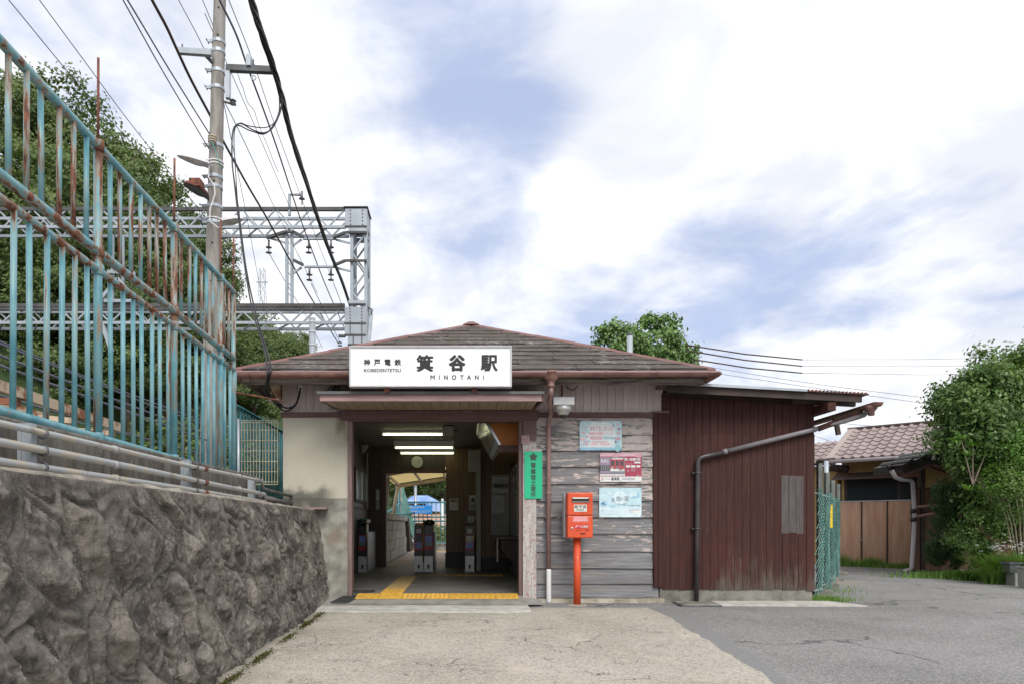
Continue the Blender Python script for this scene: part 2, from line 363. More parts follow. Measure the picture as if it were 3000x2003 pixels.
    hb = q.math('ADD', q.math('MULTIPLY', q.vor(34, 'F1', q.scaled((1, 1, .55), (0, 0, 0), (.5, 0, 0))), 1.0), q.math('ADD', q.noise(30, 8, .78), q.math('MULTIPLY', q.noise(110, 4), .6)))
    q.bump(hb, 1.0, .028); MAT['wall_stone'] = q.fin(c, .9)
    q = NB('wall_mortar')
    c = q.mix(q.map(q.noise(7, 7, .65), .3, .7), (.060, .053, .046), (.185, .165, .142))
    c = q.mix(q.map(q.noise(60, 4), .5, .7, 0, .6), c, (.26, .245, .22))
    c = q.mix(q.map(q.noise(3.3, 5), .62, .7, 0, .55), c, (.10, .10, .035))
    q.bump(q.noise(90, 5, .7), .9, .012); MAT['wall_mortar'] = q.fin(c, .95)
    q = NB('cap_cement'); c = q.mix(q.map(q.noise(5, 6), .3, .7), (.22, .19, .155), (.36, .32, .27))
    c = q.mix(q.map(q.noise(3.3, 6), .48, .62, 0, .7), c, (.12, .105, .09)); q.bump(q.noise(50, 5), .5, .006); MAT['cap_cement'] = q.fin(c, .9)
    q = NB('curb_concrete'); g = q.noise(1, 6, .6, q.scaled((14, 14, 3)))
    c = q.mix(q.map(g, .3, .7), (.075, .068, .058), (.185, .168, .145))
    c = q.mix(q.map(q.noise(15, 6, .6), .62, .72, 0, .6), c, (.34, .32, .29)); q.bump(q.noise(40, 5), .4, .005); MAT['curb_concrete'] = q.fin(c, .9)
    # --- fence paint
    q = NB('teal_rusty'); x, y, z = q.xyz()
    c = q.mix(q.map(q.noise(1, 5, .6, q.scaled((9, 9, 5))), .3, .7), (.07, .25, .305), (.18, .385, .43))
    c = q.mix(q.map(q.noise(2.1, 4), .45, .68, 0, .6), c, (.27, .42, .42))
    rs = q.math('ADD', q.noise(1, 7, .62, q.scaled((34, 11, 2.6))), q.math('MULTIPLY', q.math('ADD', q.rnd(), -.5), .16))
    rs = q.math('ADD', rs, q.map(z, 2.665, 2.74, -.12, .0))
    rs = q.math('ADD', rs, q.math('MULTIPLY', q.map(q.math('ABSOLUTE', q.math('SUBTRACT', z, 1.56)), .04, .16, 1, 0), .06))
    rs = q.math('ADD', rs, q.math('MULTIPLY', q.map(q.math('ABSOLUTE', q.math('SUBTRACT', z, 2.68)), .06, .12, 1, 0), .10))
    rs = q.math('ADD', rs, q.map(z, 3.34, 3.42, 0, .035))
    c = q.mix(q.map(rs, .47, .55, 0, .8), c, (.32, .24, .165))
    c = q.mix(q.map(rs, .53, .62, 0, .95), c, q.mix(q.map(q.noise(30, 5), .35, .7), (.085, .028, .016), (.26, .085, .035)))
    q.bump(rs, .25, .004); MAT['teal_rusty'] = q.fin(c, q.map(rs, .5, .6, .4, .85))
    simple('teal_paint', (.045, .19, .215), .45, var=.25, scale=5)
    q = NB('rust'); MAT['rust'] = q.fin(q.mix(q.map(q.noise(14, 6), .3, .7), (.07, .026, .02), (.24, .085, .045)), .85)
    q = NB('conduit'); g = q.noise(1, 6, .6, q.scaled((22, 7, 22)))
    c = q.mix(q.map(g, .45, .62), (.36, .38, .39), (.43, .385, .30)); c = q.mix(q.map(q.noise(5, 6), .62, .7, 0, .8), c, (.19, .08, .04)); c = q.mix(q.map(q.noise(8, 6), .58, .68, 0, .5), c, (.16, .15, .13)); MAT['conduit'] = q.fin(c, .5)
    q = NB('rusty_cream'); c = q.mix(q.map(q.noise(7, 6), .46, .6), (.58, .46, .33), (.26, .10, .05)); MAT['rusty_cream'] = q.fin(c, .7)
    simple('cream_wire', (.40, .38, .27), .55, var=.2)
    q = NB('pole_concrete'); g = q.noise(1, 6, .6, q.scaled((12, 12, 2)))
    c = q.mix(q.map(g, .3, .7), (.19, .175, .155), (.33, .31, .285)); c = q.mix(q.map(q.noise(30, 4), .55, .7, 0, .4), c, (.12, .11, .10)); q.bump(q.noise(90, 3), .2, .003); MAT['pole_concrete'] = q.fin(c, .85)
    simple('lamp_white', (.78, .78, .80), .35, var=.08)
    simple('lamp_lens', (.70, .70, .72), .5)
    simple('cable_black', (.012, .012, .014), .45, var=.3)
    simple('wire_grey', (.10, .11, .15), .5, var=.2)
    simple('wire_brown', (.06, .035, .028), .6, var=.3)
    simple('insulator', (.16, .15, .15), .25)
    simple('gantry_paint', (.33, .37, .41), .5, .1, var=.12, scale=2)
    simple('gantry_dark', (.075, .075, .075), .7, var=.3, scale=3)
    simple('blue_board', (.012, .22, .62), .45, var=.03)
    q = NB('tarp_blue'); MAT['tarp_blue'] = q.fin(q.mix(q.map(q.noise(.9, 5), .35, .7), (.10, .24, .72), (.42, .55, .88)), .45)
    q = NB('platform_floor'); MAT['platform_floor'] = q.fin(q.mix(q.map(q.noise(1.5, 5), .3, .7), (.24, .20, .165), (.34, .29, .245)), .8)
    q = NB('block_grey'); c = q.mix(q.map(q.noise(1, 5, .6, q.scaled((9, 9, 2))), .35, .7), (.19, .185, .165), (.40, .39, .36)); q.bump(q.noise(40, 4), .3, .004); MAT['block_grey'] = q.fin(c, .9)
    q = NB('canopy_sheet'); q.b.inputs['Transmission Weight'].default_value = 0; MAT['canopy_sheet'] = q.fin((.78, .70, .48), .5)
    tr = q.n('ShaderNodeBsdfTranslucent'); tr.inputs[0].default_value = (.88, .78, .52, 1); mx = q.n('ShaderNodeMixShader'); mx.inputs[0].default_value = .6
    q.L.new(q.b.outputs[0], mx.inputs[1]); q.L.new(tr.outputs[0], mx.inputs[2]); q.L.new(mx.outputs[0], q.N['Material Output'].inputs[0])
    simple('cream_paint', (.52, .45, .36), .5, var=.1)
    # --- house
    q = NB('pink_tile'); c = q.mix(q.map(q.noise(2.5, 5), .3, .7), (.25, .195, .185), (.35, .285, .27)); c = q.mix(q.math('MULTIPLY', q.rnd(), .4), c, (.24, .18, .17)); MAT['pink_tile'] = q.fin(c, .45)
    simple('barge_pink', (.36, .29, .27), .5, var=.08)
    simple('ochre_wall', (.40, .27, .115), .9, var=.12, scale=7, bump=.3)
    q = NB('rust_sheet'); c = q.mix(q.map(q.noise(1, 5, .6, q.scaled((3, 3, 3))), .4, .6), (.18, .062, .035), (.10, .085, .08)); MAT['rust_sheet'] = q.fin(c, .7)
    q = NB('brown_sheet'); g = q.noise(1, 5, .6, q.scaled((11, 11, 1.5))); c = q.mix(q.map(g, .3, .7), (.38, .21, .13), (.52, .325, .22)); c = q.mix(q.map(q.noise(1.6, 4), .45, .7, 0, .5), c, (.42, .28, .21)); MAT['brown_sheet'] = q.fin(c, .55)
    q = NB('brown_cladding'); g = q.noise(1, 5, .6, q.scaled((16, 16, 2))); MAT['brown_cladding'] = q.fin(q.mix(q.map(g, .3, .7), (.085, .04, .022), (.155, .075, .042)), .6)
    simple('black_tile', (.022, .018, .017), .32, var=.4, scale=9)
    simple('dark_timber', (.045, .028, .022), .7, var=.3)
    simple('pipe_lilac', (.42, .38, .395), .4, var=.1)
    simple('pipe_copper', (.30, .165, .125), .45, var=.15)
    simple('net_green', (.12, .28, .24), .6, var=.25)
    simple('fence_post', (.15, .165, .155), .6, var=.3, scale=9)
    simple('yellow_tag', (.70, .48, .02), .5)
    simple('pot_grey', (.25, .25, .235), .7, var=.2, scale=9)
    simple('petal', (.80, .80, .78), .5, var=.05)
    simple('bark', (.13, .10, .075), .9, var=.35, scale=14, bump=.5)
    simple('bark_pale', (.27, .215, .165), .8, var=.3, scale=14, bump=.4)
    def leaf(name, a, b, c3, rough=.5, trans=.35):
        q = NB(name)
        c = q.mix(q.attr('tint'), a, b); c = q.mix(q.map(q.noise(.9, 3), .45, .7, 0, .6), c, c3)
        q.fin(c, rough, 0, .35)
        t = q.n('ShaderNodeBsdfTranslucent'); q.L.new(q.mix(.5, c, (.12, .20, .02)), t.inputs[0])
        m = q.n('ShaderNodeMixShader'); m.inputs[0].default_value = trans
        q.L.new(q.b.outputs[0], m.inputs[1]); q.L.new(t.outputs[0], m.inputs[2]); q.L.new(m.outputs[0], q.N['Material Output'].inputs[0])
        MAT[name] = q.m
    leaf('leaf_forest', (.055, .10, .03), (.20, .27, .09), (.12, .16, .045), .5, .35)
    leaf('leaf_far', (.09, .14, .05), (.17, .23, .08), (.16, .20, .04))
    leaf('leaf_camellia', (.05, .11, .026), (.17, .28, .075), (.13, .22, .045), .34)
    leaf('leaf_bright', (.07, .17, .02), (.15, .30, .05), (.12, .24, .03), .4)
    leaf('leaf_conifer', (.03, .07, .03), (.075, .13, .055), (.05, .10, .035), .6, .2)
    leaf('leaf_kudzu', (.11, .21, .05), (.23, .36, .13), (.16, .28, .07), .45, .3)
    leaf('leaf_grass', (.12, .24, .04), (.24, .40, .09), (.18, .29, .06), .6)
    leaf('moss', (.045, .05, .012), (.11, .10, .03), (.06, .08, .02), .9, .1)
    leaf('hill_green', (.035, .06, .02), (.05, .08, .03), (.04, .07, .02), .9, .1)
mats()

# ------------------------------------------------------------------ geometry helpers
ORG = {}
def tag(o, label=None, cat=None, group=None, kind=None):
    for k, v in (('label', label), ('category', cat), ('group', group), ('kind', kind)):
        if v: o[k] = v
    return o
def thing(name, label, cat, loc, group=None, kind=None):
    o = bpy.data.objects.new(name, None); COL.objects.link(o)
    o.location = loc; o.empty_display_size = .1
    ORG[o.name] = Vector(loc)
    return tag(o, label, cat, group, kind)
def org(o): return ORG.get(o.name, Vector((0, 0, 0)))
class MB:
    def __init__(s): s.v = []; s.f = []; s.mi = []
    def add(s, vs, fs, mi=0):
        b = len(s.v); s.v += [tuple(p) for p in vs]; s.f += [tuple(i + b for i in f) for f in fs]; s.mi += [mi] * len(fs); return s
    def box(s, x0, x1, y0, y1, z0, z1, mi=0):
        vs = [(x, y, z) for x in (x0, x1) for y in (y0, y1) for z in (z0, z1)]
        return s.add(vs, [(0, 1, 3, 2), (4, 6, 7, 5), (0, 4, 5, 1), (2, 3, 7, 6), (0, 2, 6, 4), (1, 5, 7, 3)], mi)
    def hexa(s, p, mi=0):       # eight corners: bottom ring of four, top ring of four
        return s.add(p, [(3, 2, 1, 0), (4, 5, 6, 7), (0, 1, 5, 4), (1, 2, 6, 5), (2, 3, 7, 6), (3, 0, 4, 7)], mi)
    def beam(s, a, b, w, h, up=(0, 0, 1), mi=0):
        a, b = Vector(a), Vector(b); d = (b - a).normalized(); u = Vector(up)
        if abs(d.dot(u)) > .98: u = Vector((1, 0, 0))
        r = d.cross(u).normalized() * (w / 2); t = r.cross(d).normalized() * (h / 2)
        return s.hexa([a - r - t, a + r - t, a + r + t, a - r + t, b - r - t, b + r - t, b + r + t, b - r + t], mi)
    def tube(s, pts, r, seg=8, cap=True, mi=0):
        pts = [Vector(p) for p in pts]; n = len(pts); rr = r if isinstance(r, (list, tuple)) else [r] * n
        vs = []; pu = None
        for i, p in enumerate(pts):
            d = (pts[min(i + 1, n - 1)] - pts[max(i - 1, 0)])
            d = d.normalized() if d.length > 1e-9 else Vector((0, 0, 1))
            if pu is None:
                pu = Vector((0, 0, 1)) if abs(d.z) < .9 else Vector((1, 0, 0))
            u = (pu - d * pu.dot(d)).normalized(); w = d.cross(u); pu = u
            for k in range(seg):
                a = 2 * math.pi * k / seg; vs.append(p + (u * math.cos(a) + w * math.sin(a)) * rr[i])
        fs = [(i * seg + k, i * seg + (k + 1) % seg, (i + 1) * seg + (k + 1) % seg, (i + 1) * seg + k) for i in range(n - 1) for k in range(seg)]
        if cap: fs += [tuple(range(seg))[::-1], tuple((n - 1) * seg + k for k in range(seg))]
        return s.add(vs, fs, mi)
    def lathe(s, c, prof, seg=16, axis='z', mi=0):      # prof: (radius, distance along the axis)
        c = Vector(c); vs = []
        for r, h in prof:
            for k in range(seg):
                a = 2 * math.pi * k / seg; p, q = r * math.cos(a), r * math.sin(a)
                vs.append(c + Vector({'z': (p, q, h), 'y': (p, h, -q), 'x': (h, p, q)}[axis]))
        n = len(prof)
        fs = [(i * seg + k, i * seg + (k + 1) % seg, (i + 1) * seg + (k + 1) % seg, (i + 1) * seg + k) for i in range(n - 1) for k in range(seg)]
        fs += [tuple(range(seg))[::-1], tuple((n - 1) * seg + k for k in range(seg))]
        return s.add(vs, fs, mi)
    def prism(s, poly, y0, y1, mi=0):       # polygon in (x, z), pushed back along y
        n = len(poly)
        vs = [(x, y0, z) for x, z in poly] + [(x, y1, z) for x, z in poly]
        return s.add(vs, [tuple(range(n)), tuple(range(2 * n - 1, n - 1, -1))] + [(i, i + n, (i + 1) % n + n, (i + 1) % n) for i in range(n)], mi)
    def face(s, poly, y, mi=0):             # flat print facing the street
        n = len(poly); return s.add([(x, y, z) for x, z in poly], [tuple(range(n))], mi)
    def rect(s, x0, x1, z0, z1, y, mi=0): return s.face([(x0, z0), (x1, z0), (x1, z1), (x0, z1)], y, mi)
    def disc(s, cx, cz, rx, rz, y, mi=0, n=18):
        return s.face([(cx + rx * math.cos(2 * math.pi * k / n), cz + rz * math.sin(2 * math.pi * k / n)) for k in range(n)], y, mi)
    def build(s, name, mat, parent=None, smooth=False, loc=None, bev=0.):
        o = mkobj(name, s.mesh(name, mat, org(parent) + Vector(loc or (0, 0, 0)) if parent else Vector(loc or (0, 0, 0)), smooth), parent, loc)
        if bev:
            m = o.modifiers.new('bevel', 'BEVEL'); m.width = bev; m.segments = 2; m.limit_method = 'ANGLE'
        return o
    def mesh(s, name, mat, off=Vector((0, 0, 0)), smooth=False):
        me = bpy.data.meshes.new(name)
        me.from_pydata([(a - off.x, b - off.y, c - off.z) for a, b, c in s.v], [], s.f)
        for m in (mat if isinstance(mat, (list, tuple)) else [mat]): me.materials.append(MAT[m])
        if any(s.mi): me.polygons.foreach_set('material_index', s.mi)
        if smooth: me.polygons.foreach_set('use_smooth', [True] * len(me.polygons))
        me.update(); return me
def mkobj(name, me, parent=None, loc=None):
    o = bpy.data.objects.new(name, me); COL.objects.link(o)
    if parent: o.parent = parent
    if loc: o.location = loc
    ORG[o.name] = org(parent) + Vector(loc or (0, 0, 0)) if parent else Vector(loc or (0, 0, 0))
    return o
def copypart(o, parent, loc, rot=None):
    c = o.copy(); COL.objects.link(c); c.parent = parent; c.location = loc
    if rot: c.rotation_euler = rot
    return c
def copything(o, loc, rz=0., label=None):
    def rec(q, par):
        c = q.copy(); COL.objects.link(c); c.parent = par
        for ch in q.children: rec(ch, c)
        return c
    c = rec(o, None); c.location = loc; c.rotation_euler = (0, 0, rz); ORG[c.name] = Vector(loc)
    if label: c['label'] = label
    return c
def P(px, py, Y): return Vector(((px - CX) / F * Y, Y, HC + (CY - py) / F * Y))
def PX(px, Y): return (px - CX) / F * Y
def PZ(py, Y): return HC + (CY - py) / F * Y
_tx = {}
def text_geo(txt, bold=0., res=3):
    k = (txt, bold)
    if k not in _tx:
        cu = bpy.data.curves.new('lettering', 'FONT'); cu.body = txt; cu.size = 1; cu.offset = bold; cu.resolution_u = res
        o = bpy.data.objects.new('lettering', cu); COL.objects.link(o)
        dg = bpy.context.evaluated_depsgraph_get(); dg.update()
        me = bpy.data.meshes.new_from_object(o.evaluated_get(dg))
        vs = [(v.co.x, v.co.y) for v in me.vertices]; fs = [tuple(p.vertices) for p in me.polygons]
        bpy.data.objects.remove(o); bpy.data.curves.remove(cu); bpy.data.meshes.remove(me)
        _tx[k] = (vs, fs)
    return _tx[k]
def put_text(mb, txt, x0, x1, z0, z1, y, mi=0, bold=0.):
    vs, fs = text_geo(txt)
    if not vs: return
    a0, a1 = min(v[0] for v in vs), max(v[0] for v in vs); b0, b1 = min(v[1] for v in vs), max(v[1] for v in vs)
    w = bold * (z1 - z0) if len(txt) == 1 or not bold else bold * (z1 - z0)
    x0, x1, z0, z1 = x0 + w, x1 - w, z0 + w, z1 - w
    # heavier strokes: the glyph laid down again a hair apart, a little to every side
    for k in range(9 if bold > .004 else 1):
        dx, dz_ = (0, 0) if k == 0 else (w * math.cos(k * .7854), w * math.sin(k * .7854))
        mb.add([(dx + x0 + (a - a0) / (a1 - a0) * (x1 - x0), y - k * .00002, dz_ + z0 + (b - b0) / max(1e-6, b1 - b0) * (z1 - z0)) for a, b in vs], fs, mi)
def np_mesh(name, V, Fq, mat, smooth=False, tint=None):
    me = bpy.data.meshes.new(name)
    me.vertices.add(len(V)); me.vertices.foreach_set('co', np.asarray(V, np.float32).ravel())
    k = Fq.shape[1]
    me.loops.add(Fq.size); me.loops.foreach_set('vertex_index', Fq.astype(np.int32).ravel())
    me.polygons.add(len(Fq)); me.polygons.foreach_set('loop_start', np.arange(0, Fq.size, k, dtype=np.int32))
    me.materials.append(MAT[mat])
    if smooth: me.polygons.foreach_set('use_smooth', np.ones(len(Fq), bool))
    if tint is not None:
        a = me.attributes.new('tint', 'FLOAT', 'POINT'); a.data.foreach_set('value', np.asarray(tint, np.float32))
    me.update(calc_edges=True); return me
def leaves(rng, C, size, n_up=.6, aspect=.5, droop=0., tint=None, axis=None, face=None):
    """Leaf-sized folded diamonds at the points C."""
    n = len(C); d = rng.normal(size=(n, 3)); 
    if axis is not None: d = d * .35 + axis
    d[:, 2] -= droop; d /= np.linalg.norm(d, axis=1)[:, None]
    up = rng.normal(size=(n, 3)) * (1 - n_up); up[:, 2] += n_up
    if face is not None:            # blades turned outwards and up to the light, drooping at the tip
        up = face + rng.normal(size=(n, 3)) * .42; d = d - up * (np.sum(d * up, 1) / np.sum(up * up, 1))[:, None]; d[:, 2] -= .25; d /= np.linalg.norm(d, axis=1)[:, None]
    w = np.cross(d, up); w /= np.linalg.norm(w, axis=1)[:, None] + 1e-9
    nn = np.cross(w, d)
    L = size * rng.uniform(.6, 1.25, (n, 1)); W = L * aspect
    a = C - d * L * .5; b = C + w * W * .5 + nn * L * .06; c = C + d * L * .5 - nn * L * .05; e = C - w * W * .5 + nn * L * .06
    V = np.stack([a, b, c, e], 1).reshape(-1, 3)
    Fq = np.arange(4 * n).reshape(n, 4)
    T = np.repeat(tint if tint is not None else rng.random(n), 4)
    return V, Fq, T
def crown_mesh(name, seed, rx, ry, rz, ncl, nleaf, cl_r, size, mat, flat=.7, up=.6, aspect=.55, lump=.25, bottom=-.75):
    rng = np.random.default_rng(seed)
    u = rng.normal(size=(ncl * 3, 3)); u /= np.linalg.norm(u, axis=1)[:, None]; u = u[u[:, 2] > bottom][:ncl]
    rad = rng.uniform(.55, 1.0, len(u)) ** .6 * (1 + lump * np.sin(u[:, 0] * 5 + seed) * np.cos(u[:, 1] * 4 + seed * 2) + lump * .6 * np.sin(u[:, 2] * 7 + seed))
    cc = u * rad[:, None] * np.array([rx, ry, rz])
    ct = rng.random(len(u))
    k = rng.integers(0, len(u), nleaf)
    off = rng.normal(size=(nleaf, 3)) * cl_r * np.array([1, 1, flat])
    C = cc[k] + off
    tint = np.clip(ct[k] * .62 + rng.random(nleaf) * .38, 0, 1)
    fc = C / np.array([rx, ry, rz]); fc /= np.linalg.norm(fc, axis=1)[:, None] + 1e-6; fo = off / (np.linalg.norm(off, axis=1)[:, None] + 1e-6); fc = fc * .6 + fo * .55; fc[:, 2] += .45
    V, Fq, T = leaves(rng, C, size, up, aspect, .15, tint, None, fc)
    return np_mesh(name, V, Fq, mat, False, T)
def trunk_mb(base, top, r0, r1, limbs, seed, spread=1.5):
    rnd = random.Random(seed); mb = MB(); b, t = Vector(base), Vector(top)
    pts = [b.lerp(t, k / 5) + Vector((rnd.uniform(-1, 1), rnd.uniform(-1, 1), 0)) * .06 * (t - b).length * (0 < k < 5) * .5 for k in range(6)]
    mb.tube(pts, [r0 + (r1 - r0) * k / 5 for k in range(6)], 8)
    for i in range(limbs):
        f = rnd.uniform(.45, 1.); q = b.lerp(t, f); a = rnd.uniform(0, 6.28); L = spread * rnd.uniform(.6, 1.1)
        e = q + Vector((math.cos(a) * L, math.sin(a) * L, L * rnd.uniform(.3, .9))); m = q.lerp(e, .5) + Vector((0, 0, -.08 * L))
        mb.tube([q, m, e], [r1 * .8, r1 * .5, r1 * .18], 6)
    return mb
def gz(y): return -.02 * max(0., 8.7 - y)

# ------------------------------------------------------------------ ground
def sheet(name, xs, ys, zf, mat, label=None):
    mb = MB(); nx, ny = len(xs), len(ys)
    mb.add([(x, y, zf(x, y)) for y in ys for x in xs], [(j * nx + i, j * nx + i + 1, (j + 1) * nx + i + 1, (j + 1) * nx + i) for j in range(ny - 1) for i in range(nx - 1)])
    return tag(mb.build(name, mat), label, None, None, 'structure')
YS = [-40, -20, -8, -4, 0, 2, 4, 6, 7, 8, 8.7, 10, 14, 20, 40, 90, 200, 400]
sheet('road', [-400, -60, -20, -5, -1.9, 0, 2, 4, 8, 14, 30, 80, 400], YS, lambda x, y: gz(y), 'asphalt', 'grey stony asphalt road and forecourt')
rr = random.Random(3)
ays = [-6 + .15 * k for k in range(96)]                              # apron, its right edge ragged against the asphalt
def ragged(x0, seed, amp):
    q = random.Random(seed); w = 0; o = []
    for y in ays:
        w = w * .8 + q.uniform(-amp, amp); o.append(x0 + w)
    return o
eR = [x + (.0 if y > 4 else 0) + .19 * (y - 4.6) / 4.1 for x, y in zip(ragged(2.12, 5, .028), ays)]
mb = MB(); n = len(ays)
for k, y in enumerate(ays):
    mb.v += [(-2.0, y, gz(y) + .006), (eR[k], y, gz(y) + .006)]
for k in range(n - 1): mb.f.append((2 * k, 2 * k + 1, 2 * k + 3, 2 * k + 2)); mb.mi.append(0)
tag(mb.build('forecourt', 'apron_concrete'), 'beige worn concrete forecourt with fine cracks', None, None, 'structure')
eS = [a + max(.05, min(.40, .10 + .078 * (y - 4.5))) + b for a, b, y in zip(eR, ragged(0., 8, .025), ays)]
mb = MB()
for k, y in enumerate(ays): mb.v += [(eR[k] - .03, y, gz(y) + .004), (eS[k], y, gz(y) + .004)]
for k in range(n - 1): mb.f.append((2 * k, 2 * k + 1, 2 * k + 3, 2 * k + 2)); mb.mi.append(0)
tag(mb.build('trench_patch', 'new_asphalt'), 'smooth dark asphalt strip beside the concrete forecourt', None, None, 'structure')
# entrance ramp: pale lip, grey slope
mb = MB(); ex = [-1.98, -1.6, -1.2, -.8, -.3, .2, .55, .80]
lip = [7.92, 7.86, 7.80, 7.84, 7.80, 7.78, 7.76, 7.86]
for x, l in zip(ex, lip): mb.v += [(x, l, gz(l) + .008), (x, l + .05, gz(l) + .022), (x, 8.32, .022)]
for k in range(len(ex) - 1):
    for j in range(2): mb.f.append((3 * k + j, 3 * k + 3 + j, 3 * k + 4 + j, 3 * k + 1 + j)); mb.mi.append(0)
tag(mb.build('pavement_lip', 'pale_cement'), 'pale cement lip in front of the station entrance', None, None, 'structure')
mb = MB(); mb.add([(-1.98, 8.29, .026), (.72, 8.29, .026), (1.0, 8.40, .012), (1.0, 8.95, .055), (.8, 8.95, .099), (-1.98, 8.95, .099), (.78, 8.6, .04)], [(0, 1, 6, 4, 5), (1, 2, 3, 4, 6)])
tag(mb.build('entrance_ramp', 'ramp_cement'), 'grey cement slope up into the ticket hall', None, None, 'structure')
# terrace behind the rubble wall, its platform and the wooded slope beyond
mb = MB(); mb.box(-60, -2.02, -12, 8.72, -.3, 1.14); mb.box(-60, -2.5, 8.7, 60, -.3, 1.12)
tag(mb.build('terrace', 'curb_concrete'), 'raised ground behind the stone wall', None, None, 'structure')
mb = MB(); mb.box(-1.72, 6.6, 14.65, 26.5, -.2, .096)
tag(mb.build('platform', 'platform_floor'), 'brownish paved passage behind the ticket hall', None, None, 'structure')
def hz(x, y):
    h = 1.0 + 15 * max(0, min(1, (-7.5 - x + (y - 30) * .10) / 15)) ** .9 * max(0, min(1, (y - 14) / 10))
    if y > 62: h = max(h, 1 + 12 * min(1, (y - 62) / 40) * max(0, min(1, (12 - x) / 14)))
    return h
sheet('hill', [-160, -90, -60, -40, -30, -26, -22, -18, -15, -12, -10, -8, -6, -4, 0, 6, 12], [12, 16, 20, 25, 30, 36, 44, 52, 62, 80, 110, 180, 320], lambda x, y: hz(x, y) - (.6 if x < -8 or y > 62 else 2.2), 'hill_green', 'wooded hillside behind the railway')

# ------------------------------------------------------------------ rubble retaining wall (stones in mortar)
def vnoise(rng, shape, cell):
    cell = cell * 1.25
    gh, gw = int(shape[0] / cell) + 3, int(shape[1] / cell) + 3
    g = rng.random((gh, gw)) - .5
    y = np.arange(shape[0]) / cell; x = np.arange(shape[1]) / cell
    y0, x0 = y.astype(int), x.astype(int); fy, fx = y - y0, x - x0
    fy, fx = fy * fy * (3 - 2 * fy), fx * fx * (3 - 2 * fx)
    a = g[np.ix_(y0, x0)] * (1 - fx) + g[np.ix_(y0, x0 + 1)] * fx
    b = g[np.ix_(y0 + 1, x0)] * (1 - fx) + g[np.ix_(y0 + 1, x0 + 1)] * fx
    return a * (1 - fy[:, None]) + b * fy[:, None]
def rubble():
    rng = np.random.default_rng(11)
    ya, yb = .9, 8.84; st = .01
    nu = int((yb - ya) / st); nv = 138
    U, V = np.meshgrid(np.linspace(ya, yb, nu), np.linspace(0, 1, nv)); H = 1.36
    Z = V * H
    # seeds: slanting rows, uneven
    sd = []; y = ya - .2; row = 0
    zz = 0.0
    while zz < H + .2:
        hh = rng.uniform(.34, .50); y = ya - .3 + rng.uniform(0, .3)
        while y < yb + .3:
            w = rng.uniform(.20, .42); sd.append((y + w / 2, zz + hh / 2 + rng.normal() * .05, rng.uniform(.8, 1.25))); y += w
        zz += hh
    sd = np.array(sd); ns = len(sd)
    wob = vnoise(rng, U.shape, 22) * .14 + vnoise(rng, U.shape, 9) * .05; wob2 = vnoise(rng, U.shape, 22) * .14 + vnoise(rng, U.shape, 9) * .05
    u, z = U + wob + .30 * Z, Z + wob2
    D1 = np.full(U.shape, 9.); D2 = D1.copy(); ID = np.zeros(U.shape, int)
    for i, (a, b, w) in enumerate(sd):
        d = np.sqrt(((u - a - .30 * b) * 1.40) ** 2 + ((z - b) * .74) ** 2) / w
        m = d < D1; D2 = np.where(m, D1, np.minimum(D2, d)); ID = np.where(m, i, ID); D1 = np.where(m, d, D1)
    E = D2 - D1
    # each stone: the lower envelope of a few tilted planes, so it reads as broken rock
    hgt = rng.uniform(.022, .060, ns)
    plane = np.full(U.shape, 9.)
    for k in range(6):
        gx = rng.normal(size=ns) * .50; gy = rng.normal(size=ns) * .36; c0 = rng.uniform(.0, .05, ns) + (k == 0) * -.015
        pl = c0[ID] + gx[ID] * (u - sd[ID, 0] - .30 * sd[ID, 1]) + gy[ID] * (z - sd[ID, 1]); plane = np.minimum(plane, pl)
    th = .030 + .05 * vnoise(rng, U.shape, 30)
    ins = np.clip((E - th) / .075, 0, 1); ins = ins * ins * (3 - 2 * ins)
    rdg = lambda c: .5 - np.abs(vnoise(rng, U.shape, c)) * 2
    crag = rdg(16) * .018 + rdg(8) * .016 + rdg(4) * .010 + vnoise(rng, U.shape, 11) * .03 + vnoise(rng, U.shape, 2.2) * .009
    lay = np.floor((z * 1.1 + u * .5 + vnoise(rng, U.shape, 20) * .2) * 26) % 2 * .006 * (rng.random(ns)[ID] > .45)      # stepped cleavage on some stones
    vz = vnoise(rng, (nv // 4 + 3, nu), 3.2); iz = np.arange(nv) / 4.; i0 = iz.astype(int); fz_ = (iz - i0)[:, None]; ver = vz[i0] * (1 - fz_) + vz[i0 + 1] * fz_      # upright ridges in the broken faces
    crag = crag + (.5 - np.abs(ver) * 2) * .014 + (rdg(5.5) * .016 + rdg(2.6) * .009 + rdg(1.4) * .004)
    stone = np.maximum(hgt[ID] + plane, -.015) + crag * .9 + lay
    mort = .016 + vnoise(rng, U.shape, 10) * .022 + vnoise(rng, U.shape, 4) * .014 + vnoise(rng, U.shape, 1.6) * .006
    groove = np.exp(-((E - th - .01) / .022) ** 2) * (.022 + .026 * np.clip(vnoise(rng, U.shape, 25) + .3, 0, 1))
    h = ins * stone + (1 - ins) * mort - groove + vnoise(rng, U.shape, 40) * .02
    h = h * np.interp(U, [3, 6, 8.1, 8.84], [.95, .85, .6, .3]); top = np.clip((1.33 - Z) / .07, 0, 1); h = h * (.35 + .65 * top)
    zb = np.array([gz(q) for q in U[0]])[None, :]
    ztop = np.interp(U[0], [1, 4, 8.8], [1.235, 1.225, 1.185])[None, :]
    Zw = (zb - .06) + V * (ztop - zb + .06)
    Xw = -1.665 - .16 * V ** 1.0 + h - .035
    Xw = np.where(V > .995, -1.9, Xw)
    pts = np.stack([Xw, U, Zw], -1).reshape(-1, 3)
    q = np.arange(nu * nv).reshape(nv, nu)
    Fq = np.stack([q[:-1, :-1], q[:-1, 1:], q[1:, 1:], q[1:, :-1]], -1).reshape(-1, 4)
    inside = (E > th + .012) & (V < .99)
    cid = np.where(inside, ID, -1)
